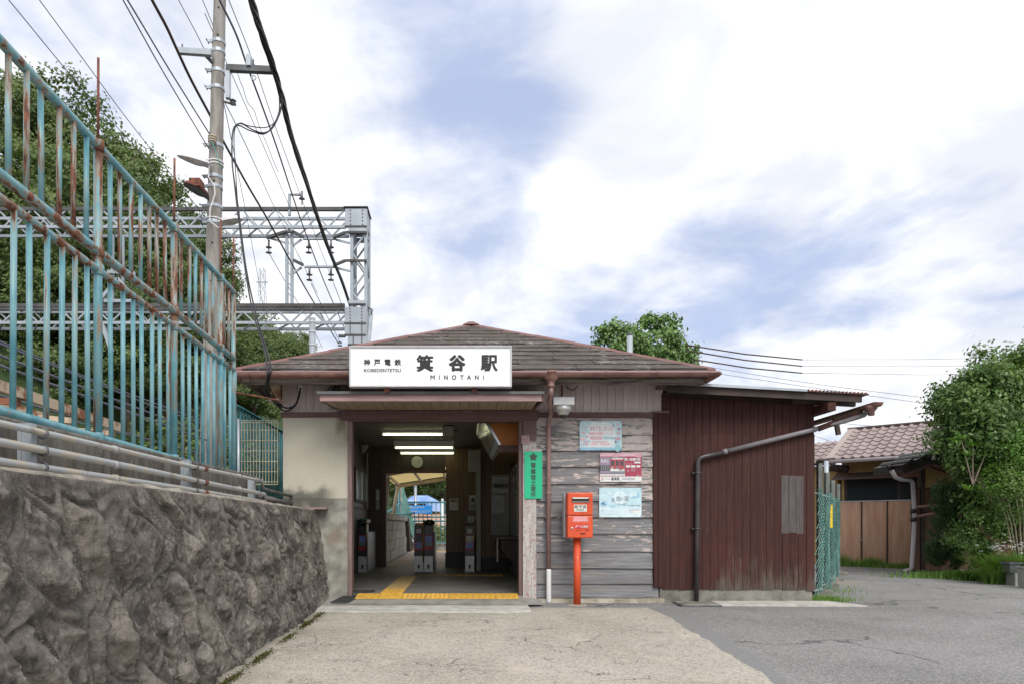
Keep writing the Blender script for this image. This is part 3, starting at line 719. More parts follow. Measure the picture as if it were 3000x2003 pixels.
    fid = cid[:-1, :-1].reshape(-1)
    root = thing('stone_wall', 'low battered wall of dark rubble stones set in mortar beside the forecourt', 'wall', (-1.7, 5, 0))
    offs = np.array([-1.7, 5, 0])
    def part(name, faces, mat):
        idx, inv = np.unique(faces, return_inverse=True)
        return mkobj(name, np_mesh(name, pts[idx] - offs, inv.reshape(-1, 4), mat, True), root)
    for i in range(ns):
        fs = Fq[fid == i]
        if len(fs) > 90: part('stone', fs, 'wall_stone')
        else: fid[fid == i] = -1
    part('mortar', Fq[fid == -1], 'wall_mortar')
    MB().box(-2.02, -1.93, .9, 8.72, -.3, 1.10).build('backing', 'wall_mortar', root)
    # cement capping, slightly uneven
    mb = MB(); cy = np.linspace(.9, 8.80, 90); r2 = np.random.default_rng(4)
    for y in cy:
        zt = float(np.interp(y, [1, 4, 8.8], [1.235, 1.225, 1.185])); e = r2.normal() * .006
        e2 = .014 * math.sin(y * 3.1) + .01 * math.sin(y * 7.7); mb.v += [(-1.868 + e * .5 + e2 * .3, y, zt - .035 - abs(e2)), (-1.872 + e * .5 + e2 * .3, y, zt - .010 + e), (-1.89 + e * .5, y, zt + .012 + r2.normal() * .004), (-2.26, y, zt + .02)]
    for k in range(len(cy) - 1):
        for j in range(3): mb.f.append((4 * k + j, 4 * k + j + 1, 4 * k + 5 + j, 4 * k + 4 + j)); mb.mi.append(0)
    mb.build('coping', 'cap_cement', root, True)
    MB().box(-2.5, -2.235, .9, 7.42, 1.1, 1.53).build('curb', 'curb_concrete', root, bev=.012)
    MB().hexa([(-2.5, 7.43, 1.1), (-2.24, 7.43, 1.1), (-2.24, 8.7, 1.1), (-2.5, 8.7, 1.1), (-2.5, 7.43, 1.36), (-2.24, 7.43, 1.36), (-2.24, 8.7, 1.30), (-2.5, 8.7, 1.30)]).build('curb_end', 'curb_concrete', root)
rubble()
# moss at the wall's foot
rng = np.random.default_rng(5); C = []
for c in (2.9, 3.7, 4.5, 4.72, 5.3, 5.45, 6.25, 6.9, 7.05, 7.55):
    k = 170; C.append(np.stack([np.full(k, -1.61) + np.abs(rng.normal(size=k)) * .028, c + rng.normal(size=k) * .13, gz(c) + .012 + np.abs(rng.normal(size=k)) * .012], 1))
C = np.concatenate(C); V_, F_, T_ = leaves(rng, C, .022, .7, .6)
tag(mkobj('moss', np_mesh('moss', V_, F_, 'moss', False, T_)), 'green brown moss along the foot of the stone wall', None, None, 'stuff')

# ------------------------------------------------------------------ three conduits on the wall
rt = thing('conduit_rack', 'three weathered grey conduits clamped to short posts along the wall top', 'pipes', (-2.12, 5, 1.2))
for z, r, ye in ((1.455, .017, 7.15), (1.375, .021, 7.22), (1.292, .020, 7.25)):
    pts = [(-2.10 + .004 * math.sin(y * 2.1 + z * 9), y, z - (.012 * (y - 3) if z < 1.4 else 0) + .004 * math.sin(y * 1.3 + z * 20)) for y in np.linspace(.9, ye, 18)]
    pts.append((-2.115, ye + .10, pts[-1][2] - .02)); pts.append((-2.16, ye + .22, pts[-1][2] - .05))
    MB().tube(pts, r, 10).build('pipe', 'conduit', rt, True)
    for y in (2.3, 4.1, 5.55, 6.4):
        MB().tube([(-2.10, y, z - (.012 * (y - 3) if z < 1.4 else 0)), (-2.10, y + .05, z - (.012 * (y - 3) if z < 1.4 else 0))], r + .005, 10).build('coupling', 'conduit' if y != 5.55 else 'rust', rt, True)
for y in (1.44, 3.39, 5.34, 7.0):
    b = MB().box(-2.17, -2.125, y - .022, y + .022, 1.21, 1.50 if y < 7 else 1.47); b.box(-2.19, -2.17, y - .03, y + .012, 1.21, 1.5 if y < 7 else 1.47)
    po = b.build('post', 'galv', rt)
    for z in (1.455, 1.371, 1.285):
        MB().tube([(-2.10 + .026 * math.cos(a), y + .03, z - (.012 * (y - 3.4) if z < 1.4 else 0) + .026 * math.sin(a)) for a in np.linspace(-2.6, 2.6, 9)], .006, 5).build('clamp', 'galv_dark', rt)
# darker lengths that run on to the station
rt = thing('pipe_run', 'three dark pipes running on from the wall to the station corner', 'pipes', (-2.2, 8, 1.2))
for k, z in enumerate((1.40, 1.31, 1.24)):
    MB().tube([(-2.14 - .02 * k, 7.3, z - .01), (-2.16, 7.7, z - .02), (-2.20, 8.79, z - .035)], .018 + .004 * (k == 1), 8).build('pipe', ('galv_dark', 'pipe_grey', 'galv_dark')[k], rt, True)

# ------------------------------------------------------------------ teal railings
def railing():
    XF = -2.35; rt = thing('railing', 'tall rusty teal steel railing in two tiers on the stone wall', 'fence', (XF, 5, 1.5))
    dz = lambda y: -.02 * (y - 3.5)
    y0, y1 = 1.4, 7.02
    def rail(z, r, name='rail'):
        MB().tube([(XF, y, z + dz(y)) for y in np.linspace(y0, y1, 9)], r, 10).build(name, 'teal_rusty', rt, True)
    rail(1.575, .030); rail(2.655, .025); rail(2.775, .030); rail(3.455, .028)
    posts = [1.06 + .02 + k * 1.1648 - .15 for k in range(1, 6)]
    posts = [p for p in (2.075, 3.24, 4.405, 5.57, 6.64)] 
    bar_lo = MB().tube([(XF, 5, 1.58), (XF, 5, 2.65)], .0155, 10).build('baluster', 'teal_rusty', rt, True)
    bar_hi = MB().tube([(XF, 5, 2.79), (XF, 5, 3.44)], .0155, 10).build('baluster', 'teal_rusty', rt, True)
    first = True; rr = random.Random(2)
    y = 2.075 - 4 * .1456
    while y < y1 + .01:
        if min(abs(y - p) for p in posts) > .06:
            for src, ox in ((bar_lo, .03), (bar_hi, 0)):
                yy = y + ox + rr.uniform(-.009, .009)
                loc = Vector((0, yy - 5, dz(yy)))
                if first: src.location = loc
                else: copypart(src, rt, loc, (R(rr.uniform(-.4, .4)), R(rr.uniform(-.3, .3)), 0))
            first = False
        y += .1456
    for p in posts:
        MB().tube([(XF, p, 1.50), (XF, p, 3.455 + dz(p))], .027, 10).build('post', 'teal_rusty', rt, True)
        MB().tube([(XF, p, 3.44 + dz(p)), (XF + .005, p - .005, 4.02 + dz(p))], .009, 6).build('rod', 'rust', rt, True)
        for z in (1.575, 2.655, 2.775, 3.455):
            MB().lathe((XF, p, z + dz(p)), [(.034, -.035), (.038, -.03), (.038, .03), (.034, .035)], 10).build('collar', 'teal_rusty', rt, True)
    MB().tube([(XF, y1, 1.52), (XF, y1, 3.39)], .024, 10).build('post', 'teal_rusty', rt, True)
    MB().tube([(XF, y1, 3.2), (XF, y1, 3.95)], .009, 6).build('rod', 'rust', rt, True)
    MB().tube([(XF, 7.02, 2.36), (XF + .42, 7.35, 2.33)], .008, 6).build('bracket', 'rust', rt, True)
railing()
rt = thing('low_railing', 'plain teal bar fence running back past the left side of the station', 'fence', (-2.97, 10, 1.12))
def rzt(y): return 2.55 - .012 * (y - 8.9)
MB().tube([(-2.95, 8.85, rzt(8.85)), (-2.97, 17, rzt(17))], .024, 8).build('rail', 'teal_paint', rt, True)
MB().tube([(-2.95, 8.85, 1.42), (-2.97, 17, 1.42)], .022, 8).build('rail', 'teal_paint', rt, True)
src = None
for k in range(50):
    y = 8.95 + k * .15
    if src is None: src = MB().tube([(-2.95, y, 1.43), (-2.95, y, 2.53)], .016, 8).build('baluster', 'teal_paint', rt, True); y00 = y
    else: copypart(src, rt, (-.0025 * k, y - y00, -.0018 * k))
for y in (8.85, 10, 11.2, 12.4, 13.6, 14.8): MB().tube([(-2.955, y, 1.1), (-2.955, y, rzt(y))], .026, 8).build('post', 'teal_paint', rt, True)
rt = thing('wire_gate', 'cream welded wire grid panel between the railing and the station corner', 'gate', (-2.5, 8.55, 1.3))
for k in range(13): MB().tube([(-2.76 + k * .0375, 8.55, 1.50), (-2.76 + k * .0375, 8.55, 2.30)], .004, 5).build('wire', 'cream_wire', rt)
for z in (1.50, 1.535, 1.66, 1.79, 1.92, 2.05, 2.18, 2.275, 2.30): MB().tube([(-2.77, 8.545, z), (-2.31, 8.545, z)], .004, 5).build('wire', 'cream_wire', rt)
MB().tube([(-2.80, 8.55, 1.1), (-2.80, 8.55, 2.32)], .018, 8).build('post', 'galv', rt, True)
# rusty cream steel frame lying on the terrace behind the railing
rt = thing('steel_rack', 'rust stained cream steel channel frame standing behind the railing', 'frame', (-3.8, 6, 1.1))
for dx, z in ((0, 0), (-.55, .03)):
    MB().beam((-3.55 + dx, 3.2, 2.13 + z), (-3.55 + dx, 7.1, 2.00 + z), .05, .085).build('channel', 'rusty_cream', rt)
for y in (3.9, 4.7, 5.5, 6.3, 7.0): MB().beam((-4.12, y, 2.08 - .033 * (y - 4)), (-3.57, y, 2.03 - .033 * (y - 4)), .05, .05).build('cross_bar', 'rusty_cream', rt)
for y in (3.8, 6.6):
    for x in (-3.6, -4.08): MB().box(x - .03, x + .03, y - .03, y + .03, 1.13, 2.0 - .033 * (y - 4)).build('leg', 'rusty_cream', rt)

# ------------------------------------------------------------------ station building
D = 8.8
st = thing('station_building', 'small old wooden station with hipped slate roof and open ticket hall', 'station', (0, 8.8, 0))
def fz(py, Y=D): return PZ(py, Y)
# solid walls
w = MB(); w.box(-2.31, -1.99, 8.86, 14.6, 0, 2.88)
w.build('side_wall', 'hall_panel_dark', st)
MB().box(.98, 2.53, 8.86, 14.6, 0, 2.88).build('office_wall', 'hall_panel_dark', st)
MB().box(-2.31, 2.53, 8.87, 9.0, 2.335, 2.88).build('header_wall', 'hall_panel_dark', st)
# left front: cream plaster over grey render
MB().box(-2.31, -1.475, 8.80, 8.86, 1.335, 2.378).build('plaster_panel', 'cream_plaster', st)
MB().box(-2.315, -1.472, 8.782, 8.86, -.02, 1.332).build('render_panel', 'grey_render', st)
MB().beam((-2.02, 8.70, 1.205), (-1.72, 8.70, 1.205), .14, .02).build('flashing', 'pink_trim', st)
# board band under the eaves
bb = MB().box(-2.325, 2.565, 8.84, 8.86, 2.455, 2.86).build('board_band', 'taupe_board', st)
src = None; x = -2.325; k = 0
while x < 2.5:
    if src is None:
        src = MB().box(x, x + .099, 8.822, 8.839, 2.462, 2.86).build('board', 'taupe_board', bb); x0 = x; 
    else: copypart(src, bb, (x - x0, 0, 0))
    x += .1025
MB().box(-2.335, -1.62, 8.79, 8.835, 2.445, 2.462).build('batten', 'taupe_board', st)
MB().box(.93, 2.46, 8.79, 8.835, 2.445, 2.462).build('batten', 'taupe_board', st)
MB().box(-2.335, -1.50, 8.775, 8.84, 2.378, 2.444).build('trim_beam', 'brown_trim', st)
MB().box(.955, 2.46, 8.775, 8.84, 2.378, 2.444).build('trim_beam', 'brown_trim', st)
# entrance frame
MB().box(-1.56, .975, 8.74, 8.86, 2.345, 2.462).build('entrance_beam', 'brown_trim', st, bev=.006)
MB().box(-1.47, .78, 8.755, 8.86, 2.325, 2.342).build('entrance_lintel', 'brown_trim', st)
po = MB().box(-1.468, -1.418, 8.77, 8.93, .06, 2.325).build('post', 'old_post', st, bev=.004); po.data.materials[0] = MAT['jamb_trim']
po = MB().box(.778, .952, 8.75, 8.93, .03, 2.343).build('post', 'old_post', st, bev=.006)
MB().box(.735, .776, 8.80, 9.0, .08, 2.324).build('door_jamb', 'jamb_trim', st)
pl = MB().box(.760, .862, 8.738, 8.748, 2.03, 2.145).build('bracket_plate', 'pink_trim', st)
for i in range(3):
    for j in range(3): MB().lathe((.785 + .026 * i, 8.738, 2.055 + .033 * j), [(.005, 0), (.004, -.004)], 6, 'y').build('bolt', 'brown_trim', pl)
# weatherboarding right of the entrance: lapped planks
sd = MB().box(.955, 2.47, 8.835, 8.86, .05, 2.378).build('weatherboarding', 'peeling_siding', st)
zs = [2.378, 2.160, 1.955, 1.742, 1.524, 1.304, 1.092, .880, .654, .437, .240, .060]
rq = random.Random(9)
for i in range(11):
    z1, z0 = zs[i] + .012, zs[i + 1]
    xs = [.955, 2.455] if i < 10 else [.955, 2.53]
    if i in (2, 5): xs.insert(1, 1.0)
    for a, b in zip(xs[:-1], xs[1:]):
        m = MB(); e = rq.uniform(-.004, .004); f = rq.uniform(-.004, .004); n = 10
        # the lower edge a little uneven, standing proud of the plank below
        for k in range(n + 1):
            t = k / n; X = a + .0015 + (b - a - .003) * t; zz = z0 + e + (f - e) * t + rq.uniform(-.002, .002)
            m.v += [(X, 8.788 + rq.uniform(-.0015, .0015), zz), (X, 8.815, z1), (X, 8.832, z1), (X, 8.832, zz)]
        for k in range(n):
            for j in range(4): m.f.append((4 * k + j, 4 * k + 4 + j, 4 * k + 4 + (j + 1) % 4, 4 * k + (j + 1) % 4)); m.mi.append(0)
        m.f += [(0, 1, 2, 3), (4 * n + 3, 4 * n + 2, 4 * n + 1, 4 * n)]; m.mi += [0, 0]
        m.build('plank', 'peeling_siding', sd)
MB().box(2.455, 2.475, 8.79, 8.85, .45, 2.376).build('corner_strip', 'brown_trim', st)
mb = MB(); n = 16
for k in range(n + 1):
    X = .93 + (2.58 - .93) * k / n; mb.v += [(X, 8.70 + rq.uniform(-.008, .008), -.02), (X, 8.71 + rq.uniform(-.006, .006), .045 + rq.uniform(-.006, .006)), (X, 8.85, .056)]
for k in range(n):
    for j in range(2): mb.f.append((3 * k + j, 3 * k + 3 + j, 3 * k + 4 + j, 3 * k + 1 + j)); mb.mi.append(0)
mb.build('sill_stone', 'sill_stone', st)

# --- roof: hip with slates laid in courses
EY, EZ, AX = 8.20, 2.855, .145; HW = 2.855; AY, AZ = EY + HW, 4.215; BY = 17.0
pit = (AZ - EZ) / HW; SL = math.hypot(HW, AZ - EZ)
rf = MB()
t = .055
A0, A1 = (AX - HW, EY, EZ), (AX + HW, EY, EZ); B0, B1 = (AX - HW, BY, EZ), (AX + HW, BY, EZ); R0, R1 = (AX, AY, AZ), (AX, BY - HW, AZ)
top = [A0, A1, B1, B0, R0, R1]; lo = [(a, b, c - t) for a, b, c in top]
F5 = [(0, 1, 4), (1, 2, 5, 4), (2, 3, 5), (3, 0, 4, 5)]
rf.add(top + lo, F5 + [tuple(i + 6 for i in f)[::-1] for f in F5] + [(0, 6, 7, 1), (1, 7, 8, 2), (2, 8, 9, 3), (3, 9, 6, 0)])
roof = rf.build('roof', 'brown_trim', st)
roof.data.materials[0] = MAT['rough_fascia']
sdv = Vector((0, HW, AZ - EZ)).normalized(); nv = Vector((0, -(AZ - EZ), HW)).normalized()
rq = random.Random(21); NR = 12; ex = SL / (NR + .35)
for r in range(NR + 1):
    s0 = r * ex - .02; s1 = min(s0 + ex * 1.12, SL - .02)
    w0 = HW * (1 - max(s0, 0) / SL) - .05; w1 = HW * (1 - s1 / SL) - .05
    if w0 < .12: continue
    cuts = [-w0]; x = -w0 + rq.uniform(.3, .9)
    while x < w0 - .25: cuts.append(x); x += .91 + rq.uniform(-.05, .05)
    cuts.append(w0)
    for a, b in zip(cuts[:-1], cuts[1:]):
        n = max(2, int((b - a) / .16)); lift = rq.uniform(.014, .025); m = MB(); tl = rq.uniform(-.006, .006); gap = .004
        for k in range(n + 1):
            X = a + gap + (b - a - 2 * gap) * k / n; Xt = max(-w1, min(w1, X))
            jag = rq.uniform(-.010, .010); lf = lift + tl * (k / n - .5) + rq.uniform(-.003, .003)
            base = Vector((AX, EY, EZ)) 
            p0 = base + sdv * (s0 + jag) + nv * (.004 + lf) + Vector((X, 0, 0)); p1 = base + sdv * s1 + nv * .010 + Vector((Xt, 0, 0)); p2 = base + sdv * (s0 + jag) + nv * (.001) + Vector((X, 0, 0))
            m.v += [p0[:], p1[:], p2[:]]
        for k in range(n):
            m.f += [(3 * k, 3 * k + 3, 3 * k + 4, 3 * k + 1), (3 * k + 2, 3 * k + 5, 3 * k + 3, 3 * k)]; m.mi += [0, 0]
        m.f += [(0, 1, 2), (3 * n, 3 * n + 2, 3 * n + 1)]; m.mi += [0, 0]
        m.build('slate', 'roof_slate', roof)
# underside overhang of the first course, dark and broken
m = MB(); m.box(AX - HW + .02, AX + HW - .02, EY - .02, EY + .05, EZ - .03, EZ - .004); m.build('eave_strip', 'galv_dark', roof)
# hip caps in lengths, ridge cap
def cap(p, q, name='hip_cap'):
    p, q = Vector(p), Vector(q); L = (q - p).length; d = (q - p) / L
    up = Vector((0, 0, 1)); sidev = d.cross(up).normalized(); k = 0.; nseg = 3
    for i in range(nseg):
        a = p + d * (L * i / nseg - .03); b = p + d * (L * (i + 1) / nseg); z = .012 + .006 * (i % 2)
        m = MB(); pr = [(-.075, -.045), (-.066, -.012), (-.02, .018), (.02, .018), (.066, -.012), (.075, -.045)]
        m.add([(c + sidev * u + up * (v + z))[:] for c in (a, b) for u, v in pr], [(j, j + 1, j + 7, j + 6) for j in range(5)] + [(0, 6, 11, 5), (5, 4, 3, 2, 1, 0), (6, 7, 8, 9, 10, 11)])
        m.build(name, 'roof_metal', roof)
cap(A0, R0); cap(A1, R0); cap(R0, R1, 'ridge_cap'); cap(B0, R1); cap(B1, R1)
MB().hexa([(AX - .13, AY - .14, AZ - .02), (AX + .13, AY - .14, AZ - .02), (AX + .13, AY + .2, AZ - .02), (AX - .13, AY + .2, AZ - .02), (AX - .04, AY - .04, AZ + .05), (AX + .04, AY - .04, AZ + .05), (AX + .04, AY + .2, AZ + .05), (AX - .04, AY + .2, AZ + .05)]).build('hip_knob', 'roof_metal', roof)
# fascia boards and soffit
MB().box(AX - HW + .05, AX + HW - .07, EY + .05, EY + .085, EZ - .165, EZ - .062).build('fascia', 'rough_fascia', st)
MB().box(AX - HW + .05, AX - HW + .085, EY + .09, BY - .1, EZ - .15, EZ - .062).build('fascia', 'rough_fascia', st)
MB().box(AX + HW - .105, AX + HW - .07, EY + .09, BY - .1, EZ - .15, EZ - .062).build('fascia', 'rough_fascia', st)
MB().add([(AX - HW + .09, EY + .09, EZ - .14), (-2.33, EY + .6, EZ + .10), (-2.33, BY, EZ + .10), (AX - HW + .09, BY, EZ - .14)], [(0, 1, 2, 3)]).build('soffit', 'brown_trim', st)
for k in range(6):
    y = EY + .35 + k * .6
    MB().beam((AX - HW + .1, y, EZ - .10), (-2.33, y, EZ + .02), .05, .09).build('rafter', 'rough_fascia', st)
MB().beam((AX - HW + .1, EY + .12, EZ - .13), (-2.30, 8.75, EZ + .0), .07, .10).build('hip_rafter', 'rough_fascia', st)
MB().box(-2.44, -2.335, 8.68, 8.82, 2.60, 2.80).build('soffit_box', 'rusty_cream', st)
MB().box(-2.46, -2.32, 8.66, 8.83, 2.565, 2.60).build('soffit_ledge', 'cream_paint', st)
# gutter: half-round trough, brackets
def trough(name, p, q, r, mat, parent, seg=8, endcaps=True):
    p, q = Vector(p), Vector(q); d = (q - p).normalized(); s_ = d.cross(Vector((0, 0, 1))).normalized(); m = MB(); n = 14
    for i in range(n + 1):
        c = p.lerp(q, i / n)
        for rad in (r, r - .006):
            for k in range(seg + 1):
                a = math.pi * k / seg; m.v.append((c + s_ * math.cos(a) * rad - Vector((0, 0, 1)) * math.sin(a) * rad)[:])
    W_ = 2 * (seg + 1)
    for i in range(n):
        for l in (0, seg + 1):
            for k in range(seg):
                f = (i * W_ + l + k, i * W_ + l + k + 1, (i + 1) * W_ + l + k + 1, (i + 1) * W_ + l + k); m.f.append(f if l else f[::-1]); m.mi.append(0)
        for k in (0, seg): 
            a_ = i * W_ + k; b_ = a_ + seg + 1; m.f.append((a_, b_, b_ + W_, a_ + W_)); m.mi.append(0)
    if endcaps:
        for i in (0, n): m.f.append(tuple(i * W_ + k for k in range(seg + 1))); m.mi.append(0)
    return m.build(name, mat, parent, True)
gt = trough('gutter', (AX - HW - .03, 8.125, 2.793), (AX + HW + .05, 8.125, 2.814), .058, 'gutter_brown', st)
for k in range(10):
    x = AX - HW + .18 + k * .605; z = 2.793 + .0023 * k
    MB().tube([(x, 8.125 + .064 * math.cos(a), z - .064 * math.sin(a)) for a in np.linspace(-.15, math.pi + .15, 11)], .007, 5).build('bracket', 'gutter_brown', gt, True)
MB().box(AX - HW - .03, AX + HW + .05, 8.062, 8.070, 2.797, 2.813).build('gutter_lip', 'pink_trim', gt)
g2 = trough('gutter', (AX + HW + .03, 8.10, 2.806), (AX + HW + .03, BY, 2.80), .055, 'gutter_brown', st)
g3 = trough('gutter', (AX - HW - .02, 8.18, 2.82), (AX - HW - .02, BY, 2.79), .055, 'gutter_brown', st)
# hopper and downpipe
dp = thing('downpipe', 'pinkish brown downpipe with hopper and white lower end by the entrance post', 'downpipe', (1.11, 8.68, 0))
hx = PX(1614, 8.15)
MB().lathe((hx, 8.13, 2.63), [(.020, .0), (.042, .005), (.045, .03), (.036, .045), (.050, .075), (.085, .105), (.085, .165), (.092, .17), (.092, .19)], 12).build('hopper', 'gutter_brown', dp, True)
xb = PX(1608, 8.70)
MB().tube([(hx, 8.13, 2.64), (hx, 8.14, 2.56), (hx - .003, 8.3, 2.50), (xb + .015, 8.60, 2.40), (xb, 8.70, 2.32), (xb, 8.71, 1.9), (xb, 8.71, .42)], .029, 10).build('pipe', 'pipe_pink', dp, True)
MB().lathe((xb, 8.71, 1.385), [(.031, 0), (.034, .003), (.034, .03), (.031, .033)], 12).build('coupling', 'pipe_pink', dp, True)
m = MB(); m.lathe((xb, 8.71, .0), [(.031, .0)] + [(.031 + .0025 * (k % 2), .02 + .01 * k) for k in range(20)] + [(.031, .24), (.032, .41), (.03, .43)], 12); m.build('foot_sleeve', 'white_plastic', dp, True)
for z in (2.25, 1.1): MB().box(xb - .045, xb + .045, 8.735, 8.80, z - .012, z + .012).build('strap', 'pipe_pink', dp)

# --- entrance canopy
cn = thing('entrance_canopy', 'shallow pinkish brown canopy with boarded underside over the entrance', 'canopy', (-.35, 8.5, 2.46))
zf0, zf1 = 2.462, 2.553; yf = 8.10
MB().hexa([(-1.69, yf, zf0), (.945, yf, zf0), (.945, yf + .03, zf0), (-1.69, yf + .03, zf0), (-1.69, yf, zf1), (.945, yf, zf1), (.945, yf + .03, zf1), (-1.69, yf + .03, zf1)]).build('fascia', 'pink_trim', cn, bev=.003)
MB().hexa([(-1.73, yf - .03, zf1 + .002), (.975, yf - .03, zf1 + .002), (.96, 8.82, zf1 + .13), (-1.72, 8.82, zf1 + .13), (-1.73, yf - .03, zf1 + .022), (.975, yf - .03, zf1 + .022), (.96, 8.82, zf1 + .15), (-1.72, 8.82, zf1 + .15)]).build('roof_sheet', 'rust_sheet', cn)
MB().box(-1.715, .965, yf - .036, yf - .030, zf1 - .012, zf1 + .02).build('drip_edge', 'galv_dark', cn)
for x0, x1 in ((-1.69, -1.575), (.945, .90)):
    MB().hexa([(min(x0, x0 + .03), yf + .03, zf0), (max(x0, x0 + .03), yf + .03, zf0), (x1 + .03, 8.74, zf0 + .003), (x1, 8.74, zf0 + .003), (min(x0, x0 + .03), yf + .03, zf1), (max(x0, x0 + .03), yf + .03, zf1), (x1 + .03, 8.74, zf1 + .1), (x1, 8.74, zf1 + .1)]).build('side_board', 'brown_trim', cn)
sf = MB().box(-1.66, .90, yf + .03, 8.74, zf0 + .012, zf0 + .02).build('soffit', 'galv_dark', cn)
nb = 22
for k in range(nb):
    a = -1.65 + k * (2.55 / nb); b = a + 2.55 / nb - .006
    s_ = .09 * (k / nb)   # boards run square to the wall
    lo_a, lo_b = max(a, -1.565), max(b, -1.56)
    MB().hexa([(a, yf + .032, zf0 + .002), (b, yf + .032, zf0 + .002), (min(lo_b, .89), 8.735, zf0 + .004), (min(lo_a, .885), 8.735, zf0 + .004), (a, yf + .032, zf0 + .012), (b, yf + .032, zf0 + .012), (min(lo_b, .89), 8.735, zf0 + .014), (min(lo_a, .885), 8.735, zf0 + .014)]).build('board', 'soffit_board', sf)

# --- station name sign
sg = thing('station_sign', 'long white station name board lettered in black above the entrance canopy', 'sign', (-.35, 8.03, 2.6))
Ys = 7.98
x0, x1, z0, z1 = PX(1023, Ys), PX(1499.5, Ys), PZ(1132, Ys), PZ(1013, Ys)
MB().box(x0 + .004, x1 - .004, Ys + .012, Ys + .12, z0 + .004, z1 - .004).build('panel', 'sign_white', sg)
fw = .016
for nm, b in (('frame', (x0, x1, z1 - fw, z1)), ('frame', (x0, x1, z0, z0 + fw)), ('frame', (x0, x0 + fw, z0 + fw, z1 - fw)), ('frame', (x1 - fw, x1, z0 + fw, z1 - fw))):
    MB().box(b[0], b[1], Ys - .004, Ys + .125, b[2], b[3]).build(nm, 'sign_frame', sg, bev=.004)
def sx(px): return PX(1010 + px / 4.606, Ys)
def szz(py): return PZ(1000 + py / 4.606, Ys)
def sign_text(nm, items):
    for tx, a, b, c, d, bo in items:
        m = MB(); put_text(m, tx, sx(a), sx(b), szz(d), szz(c), Ys + .010, 0, bo); m.build('character' if len(tx) == 1 else nm, 'ink', sg)
sign_text('company_lettering', [('神', 253, 340, 233, 320, .036), ('戸', 392, 478, 235, 320, .04), ('電', 535, 620, 235, 319, .03), ('鉄', 671, 760, 233, 319, .032)])
sign_text('company_lettering', [('KOBEDENTETSU', 259, 756, 361, 406, .02)])
sign_text('name_lettering', [('箕', 966, 1194, 173, 403, .036), ('谷', 1402, 1630, 172, 399, .054), ('駅', 1833, 2064, 175, 397, .038)])
sign_text('name_lettering', [(c, a, b, 448 if c != 'O' else 445, 508 if c != 'O' else 511, .035) for c, a, b in (('M', 1155, 1214), ('I', 1271, 1281), ('N', 1341, 1390), ('O', 1446, 1505), ('T', 1557, 1606), ('A', 1648, 1704), ('N', 1758, 1808), ('I', 1868, 1878))])
for px in (1135, 1390):
    x = PX(px, 8.1); MB().box(x - .035, x + .035, 8.04, 8.09, 2.555, z0 + .02).build('support', 'rust', sg)

# --- wires poking out above the canopy, conduit end
cw = thing('cable_tails', 'short black and white cable ends poking out of the boards above the canopy', 'cables', (-1.56, 8.8, 2.7))
for k, (dx, dz_, m_) in enumerate(((-.05, -.14, 'cable_black'), (-.02, -.16, 'white_plastic'), (.0, -.17, 'cable_black'), (.02, -.16, 'pipe_pink'), (.06, -.17, 'cable_black'))):
    xx = PX(975, 8.78) + dx * .6
    MB().tube([(xx + .02, 8.82, 2.83), (xx + .03, 8.76, 2.78), (xx + dx, 8.74, 2.74 + dz_ * .3), (xx + dx * 1.4, 8.76, 2.80 + dz_)], .007, 6).build('cable', m_, cw, True)

# --- dome camera
dc = thing('dome_camera', 'white dome security camera hanging from a rusty pole under the eaves', 'camera', (1.3, 8.45, 2.5))
Yc = 8.45; cx_ = PX(1650, Yc)
MB().tube([(cx_ - .012, Yc + .02, 2.83), (cx_ - .012, Yc + .02, PZ(1163, Yc))], .014, 8).build('pole', 'rust', dc, True)
MB().box(PX(1619, Yc), PX(1681, Yc), Yc - .06, Yc + .12, PZ(1187, Yc), PZ(1163, Yc)).build('housing', 'white_plastic', dc, bev=.012)
zc_ = PZ(1188, Yc)
MB().lathe((cx_, Yc, zc_ - .115), [(.052, .0), (.068, .02), (.078, .045), (.098, .055), (.104, .075), (.10, .10), (.085, .113)], 20).build('skirt', 'gate_steel', dc, True)
MB().lathe((cx_, Yc, zc_ - .155), [(.012, .0), (.034, .012), (.047, .03), (.050, .05)], 16).build('lens_dome', 'gate_black', dc, True)
MB().box(PX(1686, 8.8), PX(1703, 8.8), 8.76, 8.82, PZ(1127, 8.8), PZ(1108, 8.8)).build('junction_box', 'taupe_board', dc)
MB().tube([(PX(1695, 8.76), 8.75, PZ(1112, 8.76)), (PX(1693, 8.7), 8.7, PZ(1130, 8.7)), (PX(1678, 8.6), 8.6, PZ(1143, 8.6)), (PX(1662, 8.5), 8.5, PZ(1135, 8.5)), (cx_ - .0, Yc + .03, PZ(1115, 8.5))], .006, 6).build('cable', 'cable_black', dc, True)

# --- green police call-point sheet
gs = thing('police_notice', 'vertical green notice with black characters on the peeling entrance post', 'notice', (.87, 8.73, 1.6))
Yg = 8.735
def gx(p): return PX(1340 + p / 3.136, Yg)
def gzz(p): return PZ(1220 + p / 3.136, Yg)
MB().box(gx(616), gx(780), Yg, Yg + .004, gzz(750), gzz(317)).build('sheet', 'green_sheet', gs)
MB().box(gx(675), gx(778), Yg + .001, Yg + .003, gzz(315), gzz(296)).build('tape', 'clear_tape', gs)
m = MB(); pts = []
ccx, ccz, rad = (gx(616) + gx(780)) / 2 + .0, gzz(368), .058
for k in range(5):
    for j, (da, rr_) in enumerate(((-36, .52), (-24, .80), (-16, .72), (-7, .86), (0, 1.0), (7, .86), (16, .72), (24, .80))):
        a = R(90 + 72 * k + da); pts.append((ccx + rad * rr_ * math.cos(a), ccz + rad * rr_ * math.sin(a)))
m.face(pts[::-1], Yg - .001); m.build('emblem', 'emblem_dark', gs)
ys_ = [(418, 472), (475, 530), (530, 584), (584, 636), (636, 690), (688, 738)]
